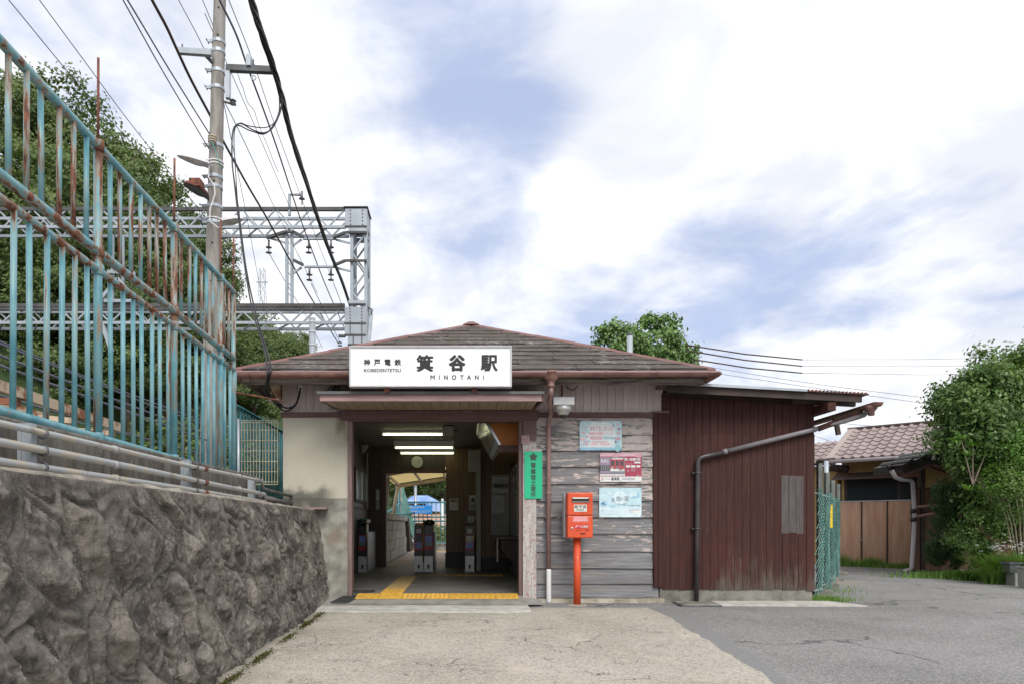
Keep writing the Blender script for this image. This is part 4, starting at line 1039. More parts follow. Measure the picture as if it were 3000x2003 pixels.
for ch, (a, b) in zip('警察官立寄所', ys_): 
    m = MB(); put_text(m, ch, gx(674), gx(722), gzz(b - 2), gzz(a), Yg - .0012, 0, .028); m.build('character', 'emblem_dark', gs)

# --- posters
def poster(name, label, px0, py0, px1, py1, sheet_mat, paint):
    t_ = thing(name, label, 'poster', (PX((px0 + px1) / 2, D), 8.78, PZ(py1, D)))
    Yp = 8.776; X0, X1, Z0, Z1 = PX(px0, D), PX(px1, D), PZ(py1, D), PZ(py0, D)
    m = MB(); n = 12; rq = random.Random(px0)
    for k in range(n + 1):
        y = Yp + .004 * math.sin(k * .9 + px0); X = X0 + (X1 - X0) * k / n
        m.v += [(X, Yp + .002, Z0), (X, Yp + .002, Z1), (X, Yp + .012, Z1), (X, Yp + .012, Z0)]
    for k in range(n):
        for j in range(4): m.f.append((4 * k + j, 4 * k + 4 + j, 4 * k + 4 + (j + 1) % 4, 4 * k + (j + 1) % 4)[::-1]); m.mi.append(0)
    m.f += [(0, 1, 2, 3), (4 * n + 3, 4 * n + 2, 4 * n + 1, 4 * n)]; m.mi += [0, 0]
    m.build('sheet', sheet_mat, t_)
    fx = lambda u: X0 + (X1 - X0) * u; fzv = lambda v: Z1 - (Z1 - Z0) * v
    paint(t_, fx, fzv, Yp)
    for u, v in ((.02, .04), (.98, .04), (.02, .96), (.98, .96), (.5, .02), (.5, .98)):
        MB().lathe((fx(u), Yp - .001, fzv(v)), [(.005, .0), (.004, -.004)], 8, 'y').build('pin', 'galv_dark', t_)
for nm, c in (('pr_sky', (.47, .66, .72)), ('pr_pale', (.66, .74, .74)), ('pr_pink', (.70, .42, .48)), ('pr_rose', (.60, .33, .38)), ('pr_white', (.70, .71, .70)), ('pr_teal', (.28, .53, .57)), ('pr_blue', (.28, .50, .64)), ('pr_mauve', (.30, .23, .32)),
              ('pr_crimson', (.36, .05, .09)), ('pr_redtrain', (.40, .07, .09)), ('pr_dark', (.07, .07, .08)), ('pr_grey', (.22, .23, .26)), ('pr_aqua', (.48, .67, .75)), ('pr_deep', (.05, .20, .34)), ('pr_foam', (.60, .74, .79)), ('pr_pinkpale', (.64, .40, .46)), ('pr_green', (.22, .42, .30))):
    simple(nm, c, .5, var=.07, scale=14)
def layers(t_, mats_, draw, name='print'):
    """Flat print: each colour one thin layer a fraction of a millimetre above the last."""
    m = MB(); draw(m); m.build(name, mats_, t_)
def p1_(t_, X, Z, Y):
    q = random.Random(4); e = [0]
    def yy(): e[0] += 1; return Y - .0004 - e[0] * .00004
    mats_ = ['pr_sky', 'pr_pale', 'pr_pink', 'pr_rose', 'pr_white', 'pr_teal', 'pr_blue', 'pr_mauve', 'pr_pinkpale', 'pr_dark']
    def d(m):
        m.face([(X(.30), Z(.0)), (X(.36), Z(.02)), (X(.68), Z(.02)), (X(.78), Z(.14)), (X(.86), Z(.42)), (X(.80), Z(.88)), (X(.2), Z(.88)), (X(.16), Z(.40)), (X(.24), Z(.12))][::-1], yy(), 1)
        m.rect(X(.0), X(1), Z(1), Z(.90), yy(), 6); m.rect(X(0), X(1), Z(.90), Z(.875), yy(), 4)
        m.disc(X(.90), Z(.92), .035, .05, yy(), 5)
        put_text(m, 'おもてなしきっぷ', X(.24), X(.78), Z(.34), Z(.17), yy(), 3, .03)
        put_text(m, 'えらべる2日間', X(.38), X(.63), Z(.155), Z(.12), yy(), 2, .0)
        for a, b in ((.22, .37), (.39, .56)): m.rect(X(a), X(b), Z(.47), Z(.385), yy(), 2)
        put_text(m, 'えらべる', X(.58), X(.80), Z(.47), Z(.38), yy(), 8, .01)
        m.rect(X(.25), X(.54), Z(.63), Z(.525), yy(), 3); m.rect(X(.56), X(.75), Z(.62), Z(.53), yy(), 5)
        put_text(m, '1,500円', X(.30), X(.52), Z(.61), Z(.55), yy(), 4, .01); put_text(m, '2,000円', X(.60), X(.73), Z(.61), Z(.55), yy(), 4, .01)
        for a in (.05, .27, .49): m.rect(X(a), X(a + .17), Z(.82), Z(.77), yy(), 2)
        for k in range(3): m.rect(X(.28), X(.66), Z(.70 + k * .022), Z(.685 + k * .022), yy(), 8)
        m.rect(X(.01), X(.13), Z(.70), Z(.53), yy(), 4); m.rect(X(.0), X(.14), Z(.53), Z(.49), yy(), 5); m.rect(X(.02), X(.055), Z(.68), Z(.56), yy(), 3); m.rect(X(.08), X(.115), Z(.68), Z(.56), yy(), 3)
        m.rect(X(.83), X(.97), Z(.63), Z(.55), yy(), 3); m.rect(X(.75), X(.84), Z(.62), Z(.55), yy(), 6)
        for u, v, r1, r2, c in ((.10, .26, .026, .020, 7), (.10, .26, .020, .014, 4), (.09, .40, .026, .016, 8), (.19, .15, .02, .011, 4), (.80, .15, .014, .012, 7), (.93, .27, .024, .018, 7), (.93, .27, .018, .009, 3), (.89, .11, .016, .012, 2), (.92, .41, .026, .014, 8), (.18, .54, .015, .012, 3), (.83, .26, .016, .009, 4), (.20, .37, .010, .014, 6),
                                (.17, .70, .013, .02, 2), (.22, .70, .012, .018, 5), (.13, .71, .01, .017, 6), (.86, .71, .008, .022, 9), (.92, .70, .009, .024, 6), (.68, .79, .014, .016, 2), (.78, .79, .022, .016, 4)): m.disc(X(u), Z(v), r1, r2, yy(), c, 12)
    layers(t_, mats_, d)
poster('event_poster', 'pale blue and pink travel ticket poster, topmost on the weatherboards', 1697.5, 1233, 1820.5, 1318, 'pr_sky', p1_)
def p2_(t_, X, Z, Y):
    e = [0]
    def yy(): e[0] += 1; return Y - .0004 - e[0] * .00004
    mats_ = ['pr_crimson', 'pr_white', 'pr_dark', 'pr_redtrain', 'pr_grey', 'pr_pinkpale', 'pr_rose', 'pr_green', 'pr_mauve']
    def d(m):
        m.rect(X(0), X(1), Z(.12), Z(0), yy(), 5); m.disc(X(.38), Z(.08), .045, .03, yy(), 6); m.disc(X(.92), Z(.08), .05, .03, yy(), 6)
        m.rect(X(.0), X(.60), Z(.80), Z(.14), yy(), 4); m.rect(X(0), X(.24), Z(.72), Z(.14), yy(), 8); m.rect(X(0), X(.25), Z(.62), Z(.42), yy(), 2)
        for k in range(5): m.rect(X(.03 + .045 * k), X(.05 + .045 * k), Z(.60), Z(.36 + .02 * k), yy(), 4)
        m.rect(X(.0), X(.60), Z(.80), Z(.70), yy(), 2)
        m.face([(X(.25), Z(.62)), (X(.25), Z(.22)), (X(.30), Z(.17)), (X(.54), Z(.17)), (X(.585), Z(.22)), (X(.585), Z(.62))], yy(), 3)
        m.rect(X(.29), X(.55), Z(.22), Z(.18), yy(), 1)
        for a, b in ((.265, .345), (.385, .455), (.49, .565)): m.rect(X(a), X(b), Z(.44), Z(.27), yy(), 2)
        m.rect(X(.25), X(.585), Z(.63), Z(.56), yy(), 1); m.disc(X(.295), Z(.52), .014, .014, yy(), 1); m.rect(X(.287), X(.303), Z(.55), Z(.49), yy(), 2); m.rect(X(.38), X(.44), Z(.55), Z(.48), yy(), 4); m.rect(X(.46), X(.55), Z(.60), Z(.57), yy(), 2)
        put_text(m, '笑い放題切符', X(.59), X(.97), Z(.27), Z(.17), yy(), 1, .03); put_text(m, 'もみじ', X(.03), X(.21), Z(.33), Z(.22), yy(), 1, .03)
        m.rect(X(.82), X(.97), Z(.36), Z(.30), yy(), 1); put_text(m, '¥3,400', X(.62), X(.77), Z(.41), Z(.36), yy(), 5, .0)
        for a, b in ((.625, .72), (.74, .85), (.875, .965)): m.rect(X(a), X(b), Z(.50), Z(.43), yy(), 1)
        for k in range(5): m.rect(X(.74), X(.85), Z(.54 + .025 * k), Z(.53 + .025 * k), yy(), 6)
        m.rect(X(.66), X(.69), Z(.625), Z(.61), yy(), 1); m.rect(X(.67), X(.68), Z(.64), Z(.59), yy(), 1)
        m.rect(X(.0), X(.60), Z(.80), Z(.725), yy(), 1)
        for a in (.02, .22, .42): m.rect(X(a), X(a + .012), Z(.79), Z(.735), yy(), 3); m.rect(X(a + .025), X(a + .16), Z(.772), Z(.752), yy(), 4)
        m.rect(X(0), X(1), Z(1), Z(.82), yy(), 1)
        m.disc(X(.06), Z(.90), .020, .020, yy(), 3); m.disc(X(.06), Z(.90), .015, .015, yy(), 1); m.rect(X(.055), X(.065), Z(.94), Z(.86), yy(), 3)
        put_text(m, '喜楽館', X(.27), X(.47), Z(.96), Z(.84), yy(), 2, .03); put_text(m, '神戸新開地', X(.12), X(.26), Z(.93), Z(.89), yy(), 4, .0)
        for k in range(3): m.rect(X(.53), X(.84), Z(.88 + .03 * k), Z(.865 + .03 * k), yy(), 4)
        m.rect(X(.88), X(.92), Z(.82), Z(.77), yy(), 7); m.disc(X(.955), Z(.82), .010, .014, yy(), 5)
    layers(t_, mats_, d)
poster('train_poster', 'crimson poster with a red train front, middle of the wall posters', 1756, 1326, 1878.5, 1410, 'pr_crimson', p2_)
def p3_(t_, X, Z, Y):
    e = [0]
    def yy(): e[0] += 1; return Y - .0004 - e[0] * .00004
    mats_ = ['pr_aqua', 'pr_foam', 'pr_white', 'pr_blue', 'pr_dark', 'pr_deep', 'pr_sky']
    def d(m):
        m.rect(X(0), X(1), Z(.16), Z(0), yy(), 6); m.disc(X(.50), Z(.34), .10, .088, yy(), 1, 28)
        m.rect(X(0), X(1), Z(1), Z(.66), yy(), 1)
        m.disc(X(.10), Z(.32), .046, .03, yy(), 1); m.disc(X(.10), Z(.31), .036, .02, yy(), 6); m.disc(X(.11), Z(.54), .042, .030, yy(), 3); m.disc(X(.11), Z(.53), .028, .015, yy(), 5); m.disc(X(.14), Z(.52), .015, .007, yy(), 1)
        m.disc(X(.25), Z(.18), .04, .02, yy(), 1); m.disc(X(.82), Z(.24), .072, .046, yy(), 6); m.disc(X(.80), Z(.23), .05, .033, yy(), 1); m.disc(X(.92), Z(.25), .016, .032, yy(), 3); m.disc(X(.86), Z(.31), .05, .012, yy(), 3)
        m.disc(X(.31), Z(.63), .038, .017, yy(), 3); m.rect(X(.25), X(.37), Z(.635), Z(.62), yy(), 1)
        for ch, a, b, c, dd in (('太', .28, .38, .33, .47), ('閤', .41, .50, .30, .46), ('の', .51, .57, .34, .44), ('湯', .58, .69, .28, .46)): put_text(m, ch, X(a), X(b), Z(dd), Z(c), yy(), 4, -.004)
        put_text(m, 'クーポン', X(.44), X(.68), Z(.61), Z(.51), yy(), 4, .0); put_text(m, '日本最古の名湯', X(.70), X(.96), Z(.62), Z(.58), yy(), 4, .0); put_text(m, 'エンジョイ', X(.76), X(.94), Z(.50), Z(.46), yy(), 2, 0)
        m.rect(X(.68), X(.97), Z(.89), Z(.73), yy(), 2); m.rect(X(.70), X(.95), Z(.765), Z(.75), yy(), 4); m.rect(X(.70), X(.83), Z(.86), Z(.79), yy(), 6); m.rect(X(.68), X(.97), Z(.712), Z(.70), yy(), 3)
        for k in range(4): m.rect(X(.05), X(.45), Z(.76 + .05 * k), Z(.745 + .05 * k), yy(), 0)
        m.rect(X(.04), X(.10), Z(.79), Z(.77), yy(), 3)
    layers(t_, mats_, d)
poster('spa_poster', 'light blue hot spring coupon poster, lowest on the weatherboards', 1754.5, 1428, 1878, 1513.5, 'pr_aqua', p3_)

# --- post box
pb = thing('post_box', 'bright red post box on a red pole in front of the weatherboards', 'post box', (1.3, 8.5, 0))
Yb = 8.36
bx0, bx1, bz0, bz1 = PX(1662.7, Yb), PX(1737, Yb), PZ(1574, Yb), PZ(1441.5, Yb)
seamz = PZ(1509, Yb)
MB().box(bx0, bx1, Yb, Yb + .28, seamz + .002, bz1).build('body', 'post_red', pb, bev=.014)
MB().box(bx0 + .003, bx1 - .003, Yb + .006, Yb + .27, seamz - .003, seamz + .004).build('seam', 'post_seam', pb)
dr = MB().box(bx0, bx1, Yb - .001, Yb + .28, bz0, seamz - .002).build('door', 'post_red', pb, bev=.012)
cxb = PX(1696, Yb)
MB().tube([(cxb, Yb + .13, -.02), (cxb, Yb + .13, bz0 + .01)], .0455, 20).build('pole', 'post_red', pb, True)
MB().lathe((cxb, Yb + .13, bz0 - .012), [(.046, 0), (.06, .006), (.06, .014)], 20).build('collar', 'post_red', pb, True)
def bxp(p): return PX(1650 + p / 3.732, Yb)
def bzp(p): return PZ(1200 + p / 3.732, Yb)
sl_ = MB().box(bxp(96), bxp(285), Yb - .003, Yb + .01, bzp(1010), bzp(953)).build('slot_frame', 'post_seam', pb)
MB().box(bxp(101), bxp(280), Yb - .0045, Yb + .008, bzp(996), bzp(958)).build('slot', 'dark_hole', sl_)
MB().add([(bxp(98), Yb - .006, bzp(1010)), (bxp(282), Yb - .006, bzp(1010)), (bxp(280), Yb - .018, bzp(992)), (bxp(100), Yb - .018, bzp(992)), (bxp(98), Yb - .002, bzp(1010)), (bxp(282), Yb - .002, bzp(1010))], [(0, 1, 2, 3), (4, 5, 1, 0)]).build('slot_flap', 'steel', sl_)
MB().add([(bxp(98), Yb - .005, bzp(954)), (bxp(282), Yb - .005, bzp(954)), (bxp(272), Yb - .007, bzp(968)), (bxp(108), Yb - .007, bzp(968))], [(3, 2, 1, 0)]).build('slot_rim', 'label_white', sl_)
lb = MB().box(bxp(118), bxp(258), Yb - .003, Yb + .004, bzp(1110), bzp(1033)).build('label', 'label_white', pb)
m = MB(); put_text(m, '郵', bxp(124), bxp(163), bzp(1073), bzp(1040), Yb - .0036, 0, .01); put_text(m, '便', bxp(213), bxp(252), bzp(1073), bzp(1040), Yb - .0036, 0, .01)
m.rect(bxp(168), bxp(210), bzp(1047), bzp(1042), Yb - .0036); m.rect(bxp(168), bxp(210), bzp(1057), bzp(1052), Yb - .0036); m.rect(bxp(186), bxp(192), bzp(1071), bzp(1057), Yb - .0036)
put_text(m, 'POST', bxp(146), bxp(230), bzp(1102), bzp(1078), Yb - .0036, 0, .01); m.build('lettering', 'ink', lb)
lb = MB().box(bxp(105), bxp(272), Yb - .003, Yb + .004, bzp(1220), bzp(1164)).build('notice_label', 'label_white', pb)
m = MB(); m.rect(bxp(108), bxp(269), bzp(1217), bzp(1167), Yb - .0034, 1)
for k in range(3): m.rect(bxp(115), bxp(262), bzp(1180 + 14 * k), bzp(1174 + 14 * k), Yb - .0037, 0)
m.build('print', ['label_white', 'label_pink'], lb)
lb = MB().box(bxp(120), bxp(278), Yb - .003, Yb + .004, bzp(1292), bzp(1250)).build('brand_label', 'label_red', pb)
m = MB(); put_text(m, 'JP', bxp(130), bxp(168), bzp(1284), bzp(1257), Yb - .0036, 0, .03); put_text(m, '日本郵便', bxp(180), bxp(274), bzp(1286), bzp(1258), Yb - .0036, 0, .01); m.build('lettering', 'label_white', lb)
m = MB(); put_text(m, 'ゆうパック集荷', bxp(138), bxp(288), bzp(1323), bzp(1302), Yb - .0024, 0, .01); m.build('lettering', 'post_seam', pb)
MB().lathe((bxp(97), Yb - .002, bzp(1291)), [(.013, 0), (.013, -.006), (.006, -.008)], 14, 'y').build('lock', 'steel', dr)
MB().box(bxp(186), bxp(244), Yb - .003, Yb + .004, bzp(1360), bzp(1341)).build('pull', 'post_seam', dr)
MB().box(bx0 - .022, bx0 - .002, Yb + .16, Yb + .30, bzp(1390), bzp(905)).build('back_plate', 'galv', pb)
m = MB(); q = random.Random(1); m.lathe((cxb, Yb + .13, gz(Yb) - .01), [(.13, 0), (.115, .022), (.05, .026)], 18); m.build('footing', 'sill_stone', pb)

# ------------------------------------------------------------------ ticket hall
FL = .10
MB().box(-1.99, .98, 8.94, 14.66, -.1, FL).build('hall_floor', 'hall_floor', st)
ce = MB().box(-1.99, .98, 8.99, 14.6, 2.62, 2.68).build('ceiling', 'hall_ceiling', st)
for x in (-1.05, -.15): MB().box(x - .006, x + .006, 9.0, 14.5, 2.617, 2.6205).build('ceiling_joint', 'ceiling_joint', ce)
for y in (10.6, 12.4): MB().box(-1.98, .97, y - .006, y + .006, 2.616, 2.6202).build('ceiling_joint', 'ceiling_joint', ce)
# side wall: dark panelling above, pale board below
MB().box(-1.988, -1.975, 9.0, 14.5, FL, 1.30).build('dado_panel', 'hall_lower', st)
MB().box(-1.988, -1.965, 9.0, 14.5, 1.305, 1.335).build('dado_rail', 'brown_trim', st)
wi = MB().box(-1.985, -1.955, 12.5, 14.0, 1.42, 2.06).build('hall_window', 'brown_trim', st)
for a, b in ((12.56, 13.22), (13.28, 13.94)):
    MB().box(-1.956, -1.946, a, b, 1.47, 2.01).build('window_pane', 'pale_glass', wi)
    for c, d in ((a, a + .04), (b - .04, b)): MB().box(-1.947, -1.940, c, d, 1.47, 2.01).build('window_stile', 'steel', wi)
MB().box(-1.975, -1.945, 14.10, 14.14, 1.3, 2.5).build('corner_batten', 'column_grey', st)
# back wall round the way out to the platform
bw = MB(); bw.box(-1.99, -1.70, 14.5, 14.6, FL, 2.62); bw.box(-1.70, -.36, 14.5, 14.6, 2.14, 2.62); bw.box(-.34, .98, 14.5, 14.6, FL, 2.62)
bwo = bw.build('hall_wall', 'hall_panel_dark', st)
MB().box(-1.70, -1.615, 14.46, 14.62, FL, 2.13).build('door_post', 'brown_trim', st)
MB().box(-1.72, -.34, 14.47, 14.62, 2.10, 2.17).build('door_head', 'brown_trim', st)
src = None
for k in range(9):                                                    # boarded pier beside the way out
    if src is None: src = MB().box(-.345, -.255, 14.475, 14.497, .42, 2.615).build('wall_board', 'hall_panel', bwo)
    else: copypart(src, bwo, (.094 * k, 0, 0))
MB().box(-.36, .5, 14.45, 14.498, FL, .40).build('baseboard', 'baseboard_black', st)
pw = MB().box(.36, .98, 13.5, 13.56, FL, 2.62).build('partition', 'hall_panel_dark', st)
src = None
for k in range(6):
    if src is None: src = MB().box(.365, .455, 13.476, 13.497, .36, 2.615).build('wall_board', 'hall_panel', pw)
    else: copypart(src, pw, (.1 * k, 0, 0))
MB().box(.36, .97, 13.46, 13.498, FL, .34).build('baseboard', 'baseboard_black', st)
MB().box(.27, .36, 13.2, 13.6, FL, 2.45).build('column', 'column_grey', st, bev=.008)
MB().box(.12, .36, 13.25, 13.5, 2.02, 2.45).build('column_head', 'column_grey', st, bev=.02)
# office side: counter and sliding windows
MB().box(.945, .978, 9.0, 13.5, FL, .80).build('office_dado', 'ramp_cement', st)
MB().box(.955, .978, 9.0, 13.5, .81, 2.62).build('office_panel', 'hall_panel_dark', st)
ct = thing('ticket_counter', 'narrow worn ticket counter along the right side of the hall', 'counter', (.75, 11.9, .8))
MB().box(.55, .95, 10.9, 13.0, .765, .80).build('top', 'pipe_dark', ct, bev=.008)
for y in (11.0, 12.8): MB().hexa([(.62, y - .02, .60), (.94, y - .02, .25), (.94, y + .02, .25), (.62, y + .02, .60), (.62, y - .02, .764), (.94, y - .02, .764), (.94, y + .02, .764), (.62, y + .02, .764)]).build('bracket', 'dark_timber', ct)
MB().box(.555, .575, 10.94, 10.97, .40, .764).build('leg', 'column_grey', ct)
ow = thing('ticket_window', 'grey framed sliding ticket window above the counter', 'window', (.93, 11.4, .82))
for y0, y1 in ((10.2, 10.9), (10.93, 11.6), (11.63, 12.3), (12.33, 13.0)):
    MB().box(.935, .943, y0 + .04, y1 - .04, .86, 1.96).build('pane', 'window_glass', ow)
    for a, b in ((y0, y0 + .045), (y1 - .045, y1)): MB().box(.925, .953, a, b, .82, 2.0).build('stile', 'column_grey', ow)
MB().box(.92, .954, 10.18, 13.02, 2.0, 2.04).build('head', 'column_grey', ow); MB().box(.92, .954, 10.18, 13.02, .80, .82).build('sill', 'column_grey', ow)
# sloping fare chart above the ticket window
fc = thing('fare_chart', 'tilted steel framed fare chart with orange end board over the ticket window', 'sign board', (.6, 10.3, 2.1))
ya, yb_ = 9.35, 11.6
a0, a1 = Vector((.235, ya, 2.56)), Vector((.505, ya, 2.085)); b0, b1 = Vector((.235, yb_, 2.56)), Vector((.505, yb_, 2.085))
nrm = (a1 - a0).cross(b0 - a0).normalized(); nrm = nrm if nrm.x < 0 else -nrm
def slab(p, q, r, s_, th): return [x - nrm * th for x in (p, q, r, s_)] + [p, q, r, s_]
MB().hexa(slab(a0, a1, b1, b0, .03)).build('frame', 'steel', fc)
i0, i1 = a0.lerp(a1, .10), a0.lerp(a1, .82)
j0, j1 = b0.lerp(b1, .10), b0.lerp(b1, .82)
e = Vector((0, .06, 0)); MB().hexa([x + nrm * .001 for x in (i0 + e, i1 + e, j1 - e, j0 - e)] + [x + nrm * .006 for x in (i0 + e, i1 + e, j1 - e, j0 - e)]).build('chart', 'pale_glass', fc)
MB().add([a0 + Vector((.03, .012, 0)), a1 + Vector((.03, .012, 0)), (.94, ya + .012, 2.085), (.94, ya + .012, 2.56)], [(0, 1, 2, 3)]).build('end_board', 'orange_board', fc)
MB().box(.52, .94, ya + .02, yb_, 2.05, 2.083).build('soffit_board', 'hall_panel', fc)
MB().box(.49, .94, ya - .005, ya + .02, 1.99, 2.084).build('rail', 'brown_trim', fc)
# notices
def board(name, label, x0, x1, z0, z1, y, frame, sheets):
    t_ = thing(name, label, 'notice', ((x0 + x1) / 2, y, z0))
    MB().box(x0, x1, y, y + .018, z0, z1).build('board', frame, t_)
    for k, (a, b, c, d, mt) in enumerate(sheets):
        s_ = MB().box(x0 + (x1 - x0) * a, x0 + (x1 - x0) * b, y - .004, y - .0005, z0 + (z1 - z0) * c, z0 + (z1 - z0) * d).build('sheet', mt, t_)
        m = MB()
        n_ = 6
        for i in range(n_):
            zz = z0 + (z1 - z0) * (c + (d - c) * (.16 + .72 * i / n_)); m.rect(x0 + (x1 - x0) * (a + (b - a) * .1), x0 + (x1 - x0) * (a + (b - a) * (.6 + .3 * ((i * 7) % 3) / 2)), zz, zz + .012, y - .0046)
        m.build('print', 'paper_grey', s_)
board('notice_board', 'tall framed notice board with several papers beyond the ticket counter', .57, .93, .78, 1.98, 13.45, 'column_grey', [(.08, .95, .70, .96, 'paper'), (.12, .90, .79, .85, 'paper_yellow'), (.06, .72, .38, .66, 'paper'), (.05, .62, .04, .36, 'paper_grey')])
board('wall_notice', 'small white notice on the boarded pier beside the way out', -.27, -.08, 1.30, 1.55, 14.46, 'paper', [(.1, .9, .7, .9, 'gate_orange')])
board('warning_notice', 'pale notice with a black triangle beside the grey column', .15, .30, 1.30, 1.62, 14.46, 'paper', [(.15, .85, .1, .45, 'paper_grey')])
m = MB(); m.face([(.175, 1.48), (.275, 1.48), (.225, 1.585)], 14.4555); tri = m.build('triangle', 'ink', None, loc=(0, 0, 0)); tri.parent = bpy.data.objects['warning_notice']; tri.location = -org(bpy.data.objects['warning_notice'])
board('paper_notice', 'pale grey paper notice low beside the right ticket gate', .10, .28, .82, 1.20, 14.46, 'paper_grey', [(.1, .9, .1, .9, 'paper')])
board('dado_notice', 'pale leaflet on the left of the way out', -1.83, -1.75, 1.32, 1.75, 14.46, 'paper_grey', [(.1, .9, .5, .9, 'paper')])
# clock
ck = thing('wall_clock', 'round pale clock over the way out to the platform', 'clock', (-1.08, 14.45, 2.3))
cc = (PX(1222, 14.45), 14.45, PZ(1352, 14.45))
MB().lathe(cc, [(.135, .04), (.138, .0), (.132, -.010), (.126, -.010)], 28, 'y').build('rim', 'gate_black', ck, True)
MB().lathe(cc, [(.124, -.008), (.124, -.014)], 28, 'y').build('face', 'clock_face', ck)
m = MB()
for h in range(12):
    a = h * math.pi / 6; m.beam((cc[0] + .095 * math.sin(a), 14.433, cc[2] + .095 * math.cos(a)), (cc[0] + .110 * math.sin(a), 14.433, cc[2] + .110 * math.cos(a)), .008, .002)
m.build('hour_marks', 'ink', ck)
for a, L, w_ in ((R(52), .065, .011), (R(75), .10, .008)): MB().beam((cc[0], 14.433, cc[2]), (cc[0] + L * math.sin(a), 14.433, cc[2] + L * math.cos(a)), w_, .003).build('hand', 'ink', ck)
# fluorescent lamps
for y, px0, px1, py, lab in ((11.8, 1123, 1312, 1271, 'lit fluorescent lamp nearest the entrance'), (13.2, 1159, 1326, 1310, 'lit fluorescent lamp in the middle of the hall ceiling'), (14.2, 1175, 1328, 1326, 'lit fluorescent lamp above the clock')):
    z = PZ(py, y); xa, xb_ = PX(px0, y), PX(px1, y)
    t_ = thing('fluorescent_lamp', lab, 'lamp', ((xa + xb_) / 2, y, z), 'fluorescent lamps in the ticket hall')
    MB().box(xa - .03, xb_ + .03, y - .04, y + .04, z + .022, 2.617).build('housing', 'white_plastic', t_)
    for x in (xa - .028, xb_ + .004): MB().box(x, x + .024, y - .018, y + .018, z - .02, z + .022).build('holder', 'white_plastic', t_)
    MB().tube([(xa, y, z), (xb_, y, z)], .0165, 10).build('tube', 'lamp_tube', t_, True)
hc = thing('hall_camera', 'cream security camera hanging in front of the first ceiling lamp', 'camera', (-.08, 11.2, 2.4))
MB().box(PX(1296, 11.2), PX(1329, 11.2), 11.1, 11.5, PZ(1277, 11.2), PZ(1249, 11.2)).build('housing', 'column_grey', hc, bev=.01)
MB().box(PX(1303, 11.2), PX(1319, 11.2), 11.2, 11.26, PZ(1250, 11.2), 2.617).build('mount', 'column_grey', hc)
MB().tube([(PX(1329, 11.2), 11.3, PZ(1258, 11.2)), (PX(1343, 11.2), 11.3, PZ(1256, 11.2)), (PX(1345, 11.2), 11.3, PZ(1243, 11.2)), (PX(1348, 11.2), 11.3, 2.62)], .008, 6).build('cable', 'cable_black', hc)
# ticket gates
def gate(name, label, x0, x1, y0, L, modules):
    t_ = thing(name, label, 'ticket gate', ((x0 + x1) / 2, y0, FL), 'ticket gates')
    n = len(modules)
    MB().box(x0 + .01, x1, y0 + .02, y0 + L, FL + .0, .86).build('side_body', 'gate_black', t_, bev=.008)
    for i, k in enumerate(modules):
        a = x0 + (x1 - x0) * i / n; b = x0 + (x1 - x0) * (i + 1) / n - .008
        f = MB().box(a, b, y0, y0 + .06, FL + .02, .40).build('foot_panel', 'gate_steel', t_, bev=.004)
        MB().box((a + b) / 2 - .02, (a + b) / 2 + .02, y0 - .003, y0 + .01, .16, .24).build('socket', 'gate_black', f)
        MB().box(a - .004, b + .004, y0 - .01, y0 + .06, FL, FL + .03).build('base', 'gate_steel', t_)
        MB().box(a, b, y0 - .004, y0 + .06, .40, .505).build('dark_band', 'gate_black', t_)
        r_ = MB().box(a, b, y0 - .012, y0 + .06, .505, .80).build('red_panel', 'gate_red', t_, bev=.004)
        up, lo_ = (('gate_black', 'gate_blue'), ('gate_blue', 'gate_green'), ('clock_face', 'gate_blue'))[k]
        MB().box(a + .02, b - .02, y0 - .015, y0, .665, .785).build('display', up, r_)
        MB().box(a + .02, b - .02, y0 - .015, y0, .545 if k != 1 else .60, .66).build('sticker', lo_, r_)
        MB().hexa([(a, y0 + .01, .80), (b, y0 + .01, .80), (b, y0 + .3, .80), (a, y0 + .3, .80), (a, y0 + .03, .98), (b, y0 + .03, .98), (b, y0 + .3, 1.03), (a, y0 + .3, 1.03)]).build('head', 'gate_black', t_, bev=.006)
        if k != 1:
            c = MB().box((a + b) / 2 - .045, (a + b) / 2 + .045, y0 - .0, y0 + .03, .835, .915).build('reader_label', 'paper', t_)
            MB().lathe(((a + b) / 2, y0 - .001, .888), [(.018, 0), (.015, -.002)], 10, 'y').build('mark', 'gate_orange', c)
    if n > 1:
        xm = (x0 + x1) / 2 - .004
        MB().tube([(xm, y0 - .03, .28), (xm, y0 - .03, 1.04), (xm, y0 + .05, 1.08), (xm, y0 + .3, 1.08)], .014, 8).build('rail', 'gold', t_, True)
        MB().lathe((xm + .10, y0 + .25, 1.0), [(.11, 0), (.10, .06), (.06, .09), (.01, .10)], 14).build('hood', 'gate_black', t_, True)
    else:
        MB().tube([(x1 - .01, y0 - .02, .5), (x1 - .01, y0 - .02, 1.06), (x1 - .01, y0 + .3, 1.08)], .012, 8).build('rail', 'gold', t_, True)
    return t_
gate('ticket_gate', 'double ticket gate cabinet standing in the way out below the clock', -.915, -.545, 13.0, 1.5, (0, 1))
gate('ticket_gate', 'slim ticket gate cabinet beside the grey column', .055, .24, 13.0, .95, (2,))
g_ = gate('ticket_gate', 'ticket gate cabinet against the left wall of the hall under the window', -1.965, -1.80, 12.9, 1.3, (1,))
MB().box(-1.95, -1.81, 12.98, 13.5, 1.035, 1.10).build('tray', 'gate_black', g_, bev=.01)
MB().tube([(-1.93 + .018 * k, 12.97, 1.10 + .03 * math.sin(k * 1.9)) for k in range(8)], .010, 6).build('cable_loop', 'gate_green', g_, True)
MB().box(-1.80, -1.792, 12.95, 14.1, .14, .84).build('side_panel', 'gate_side', g_)
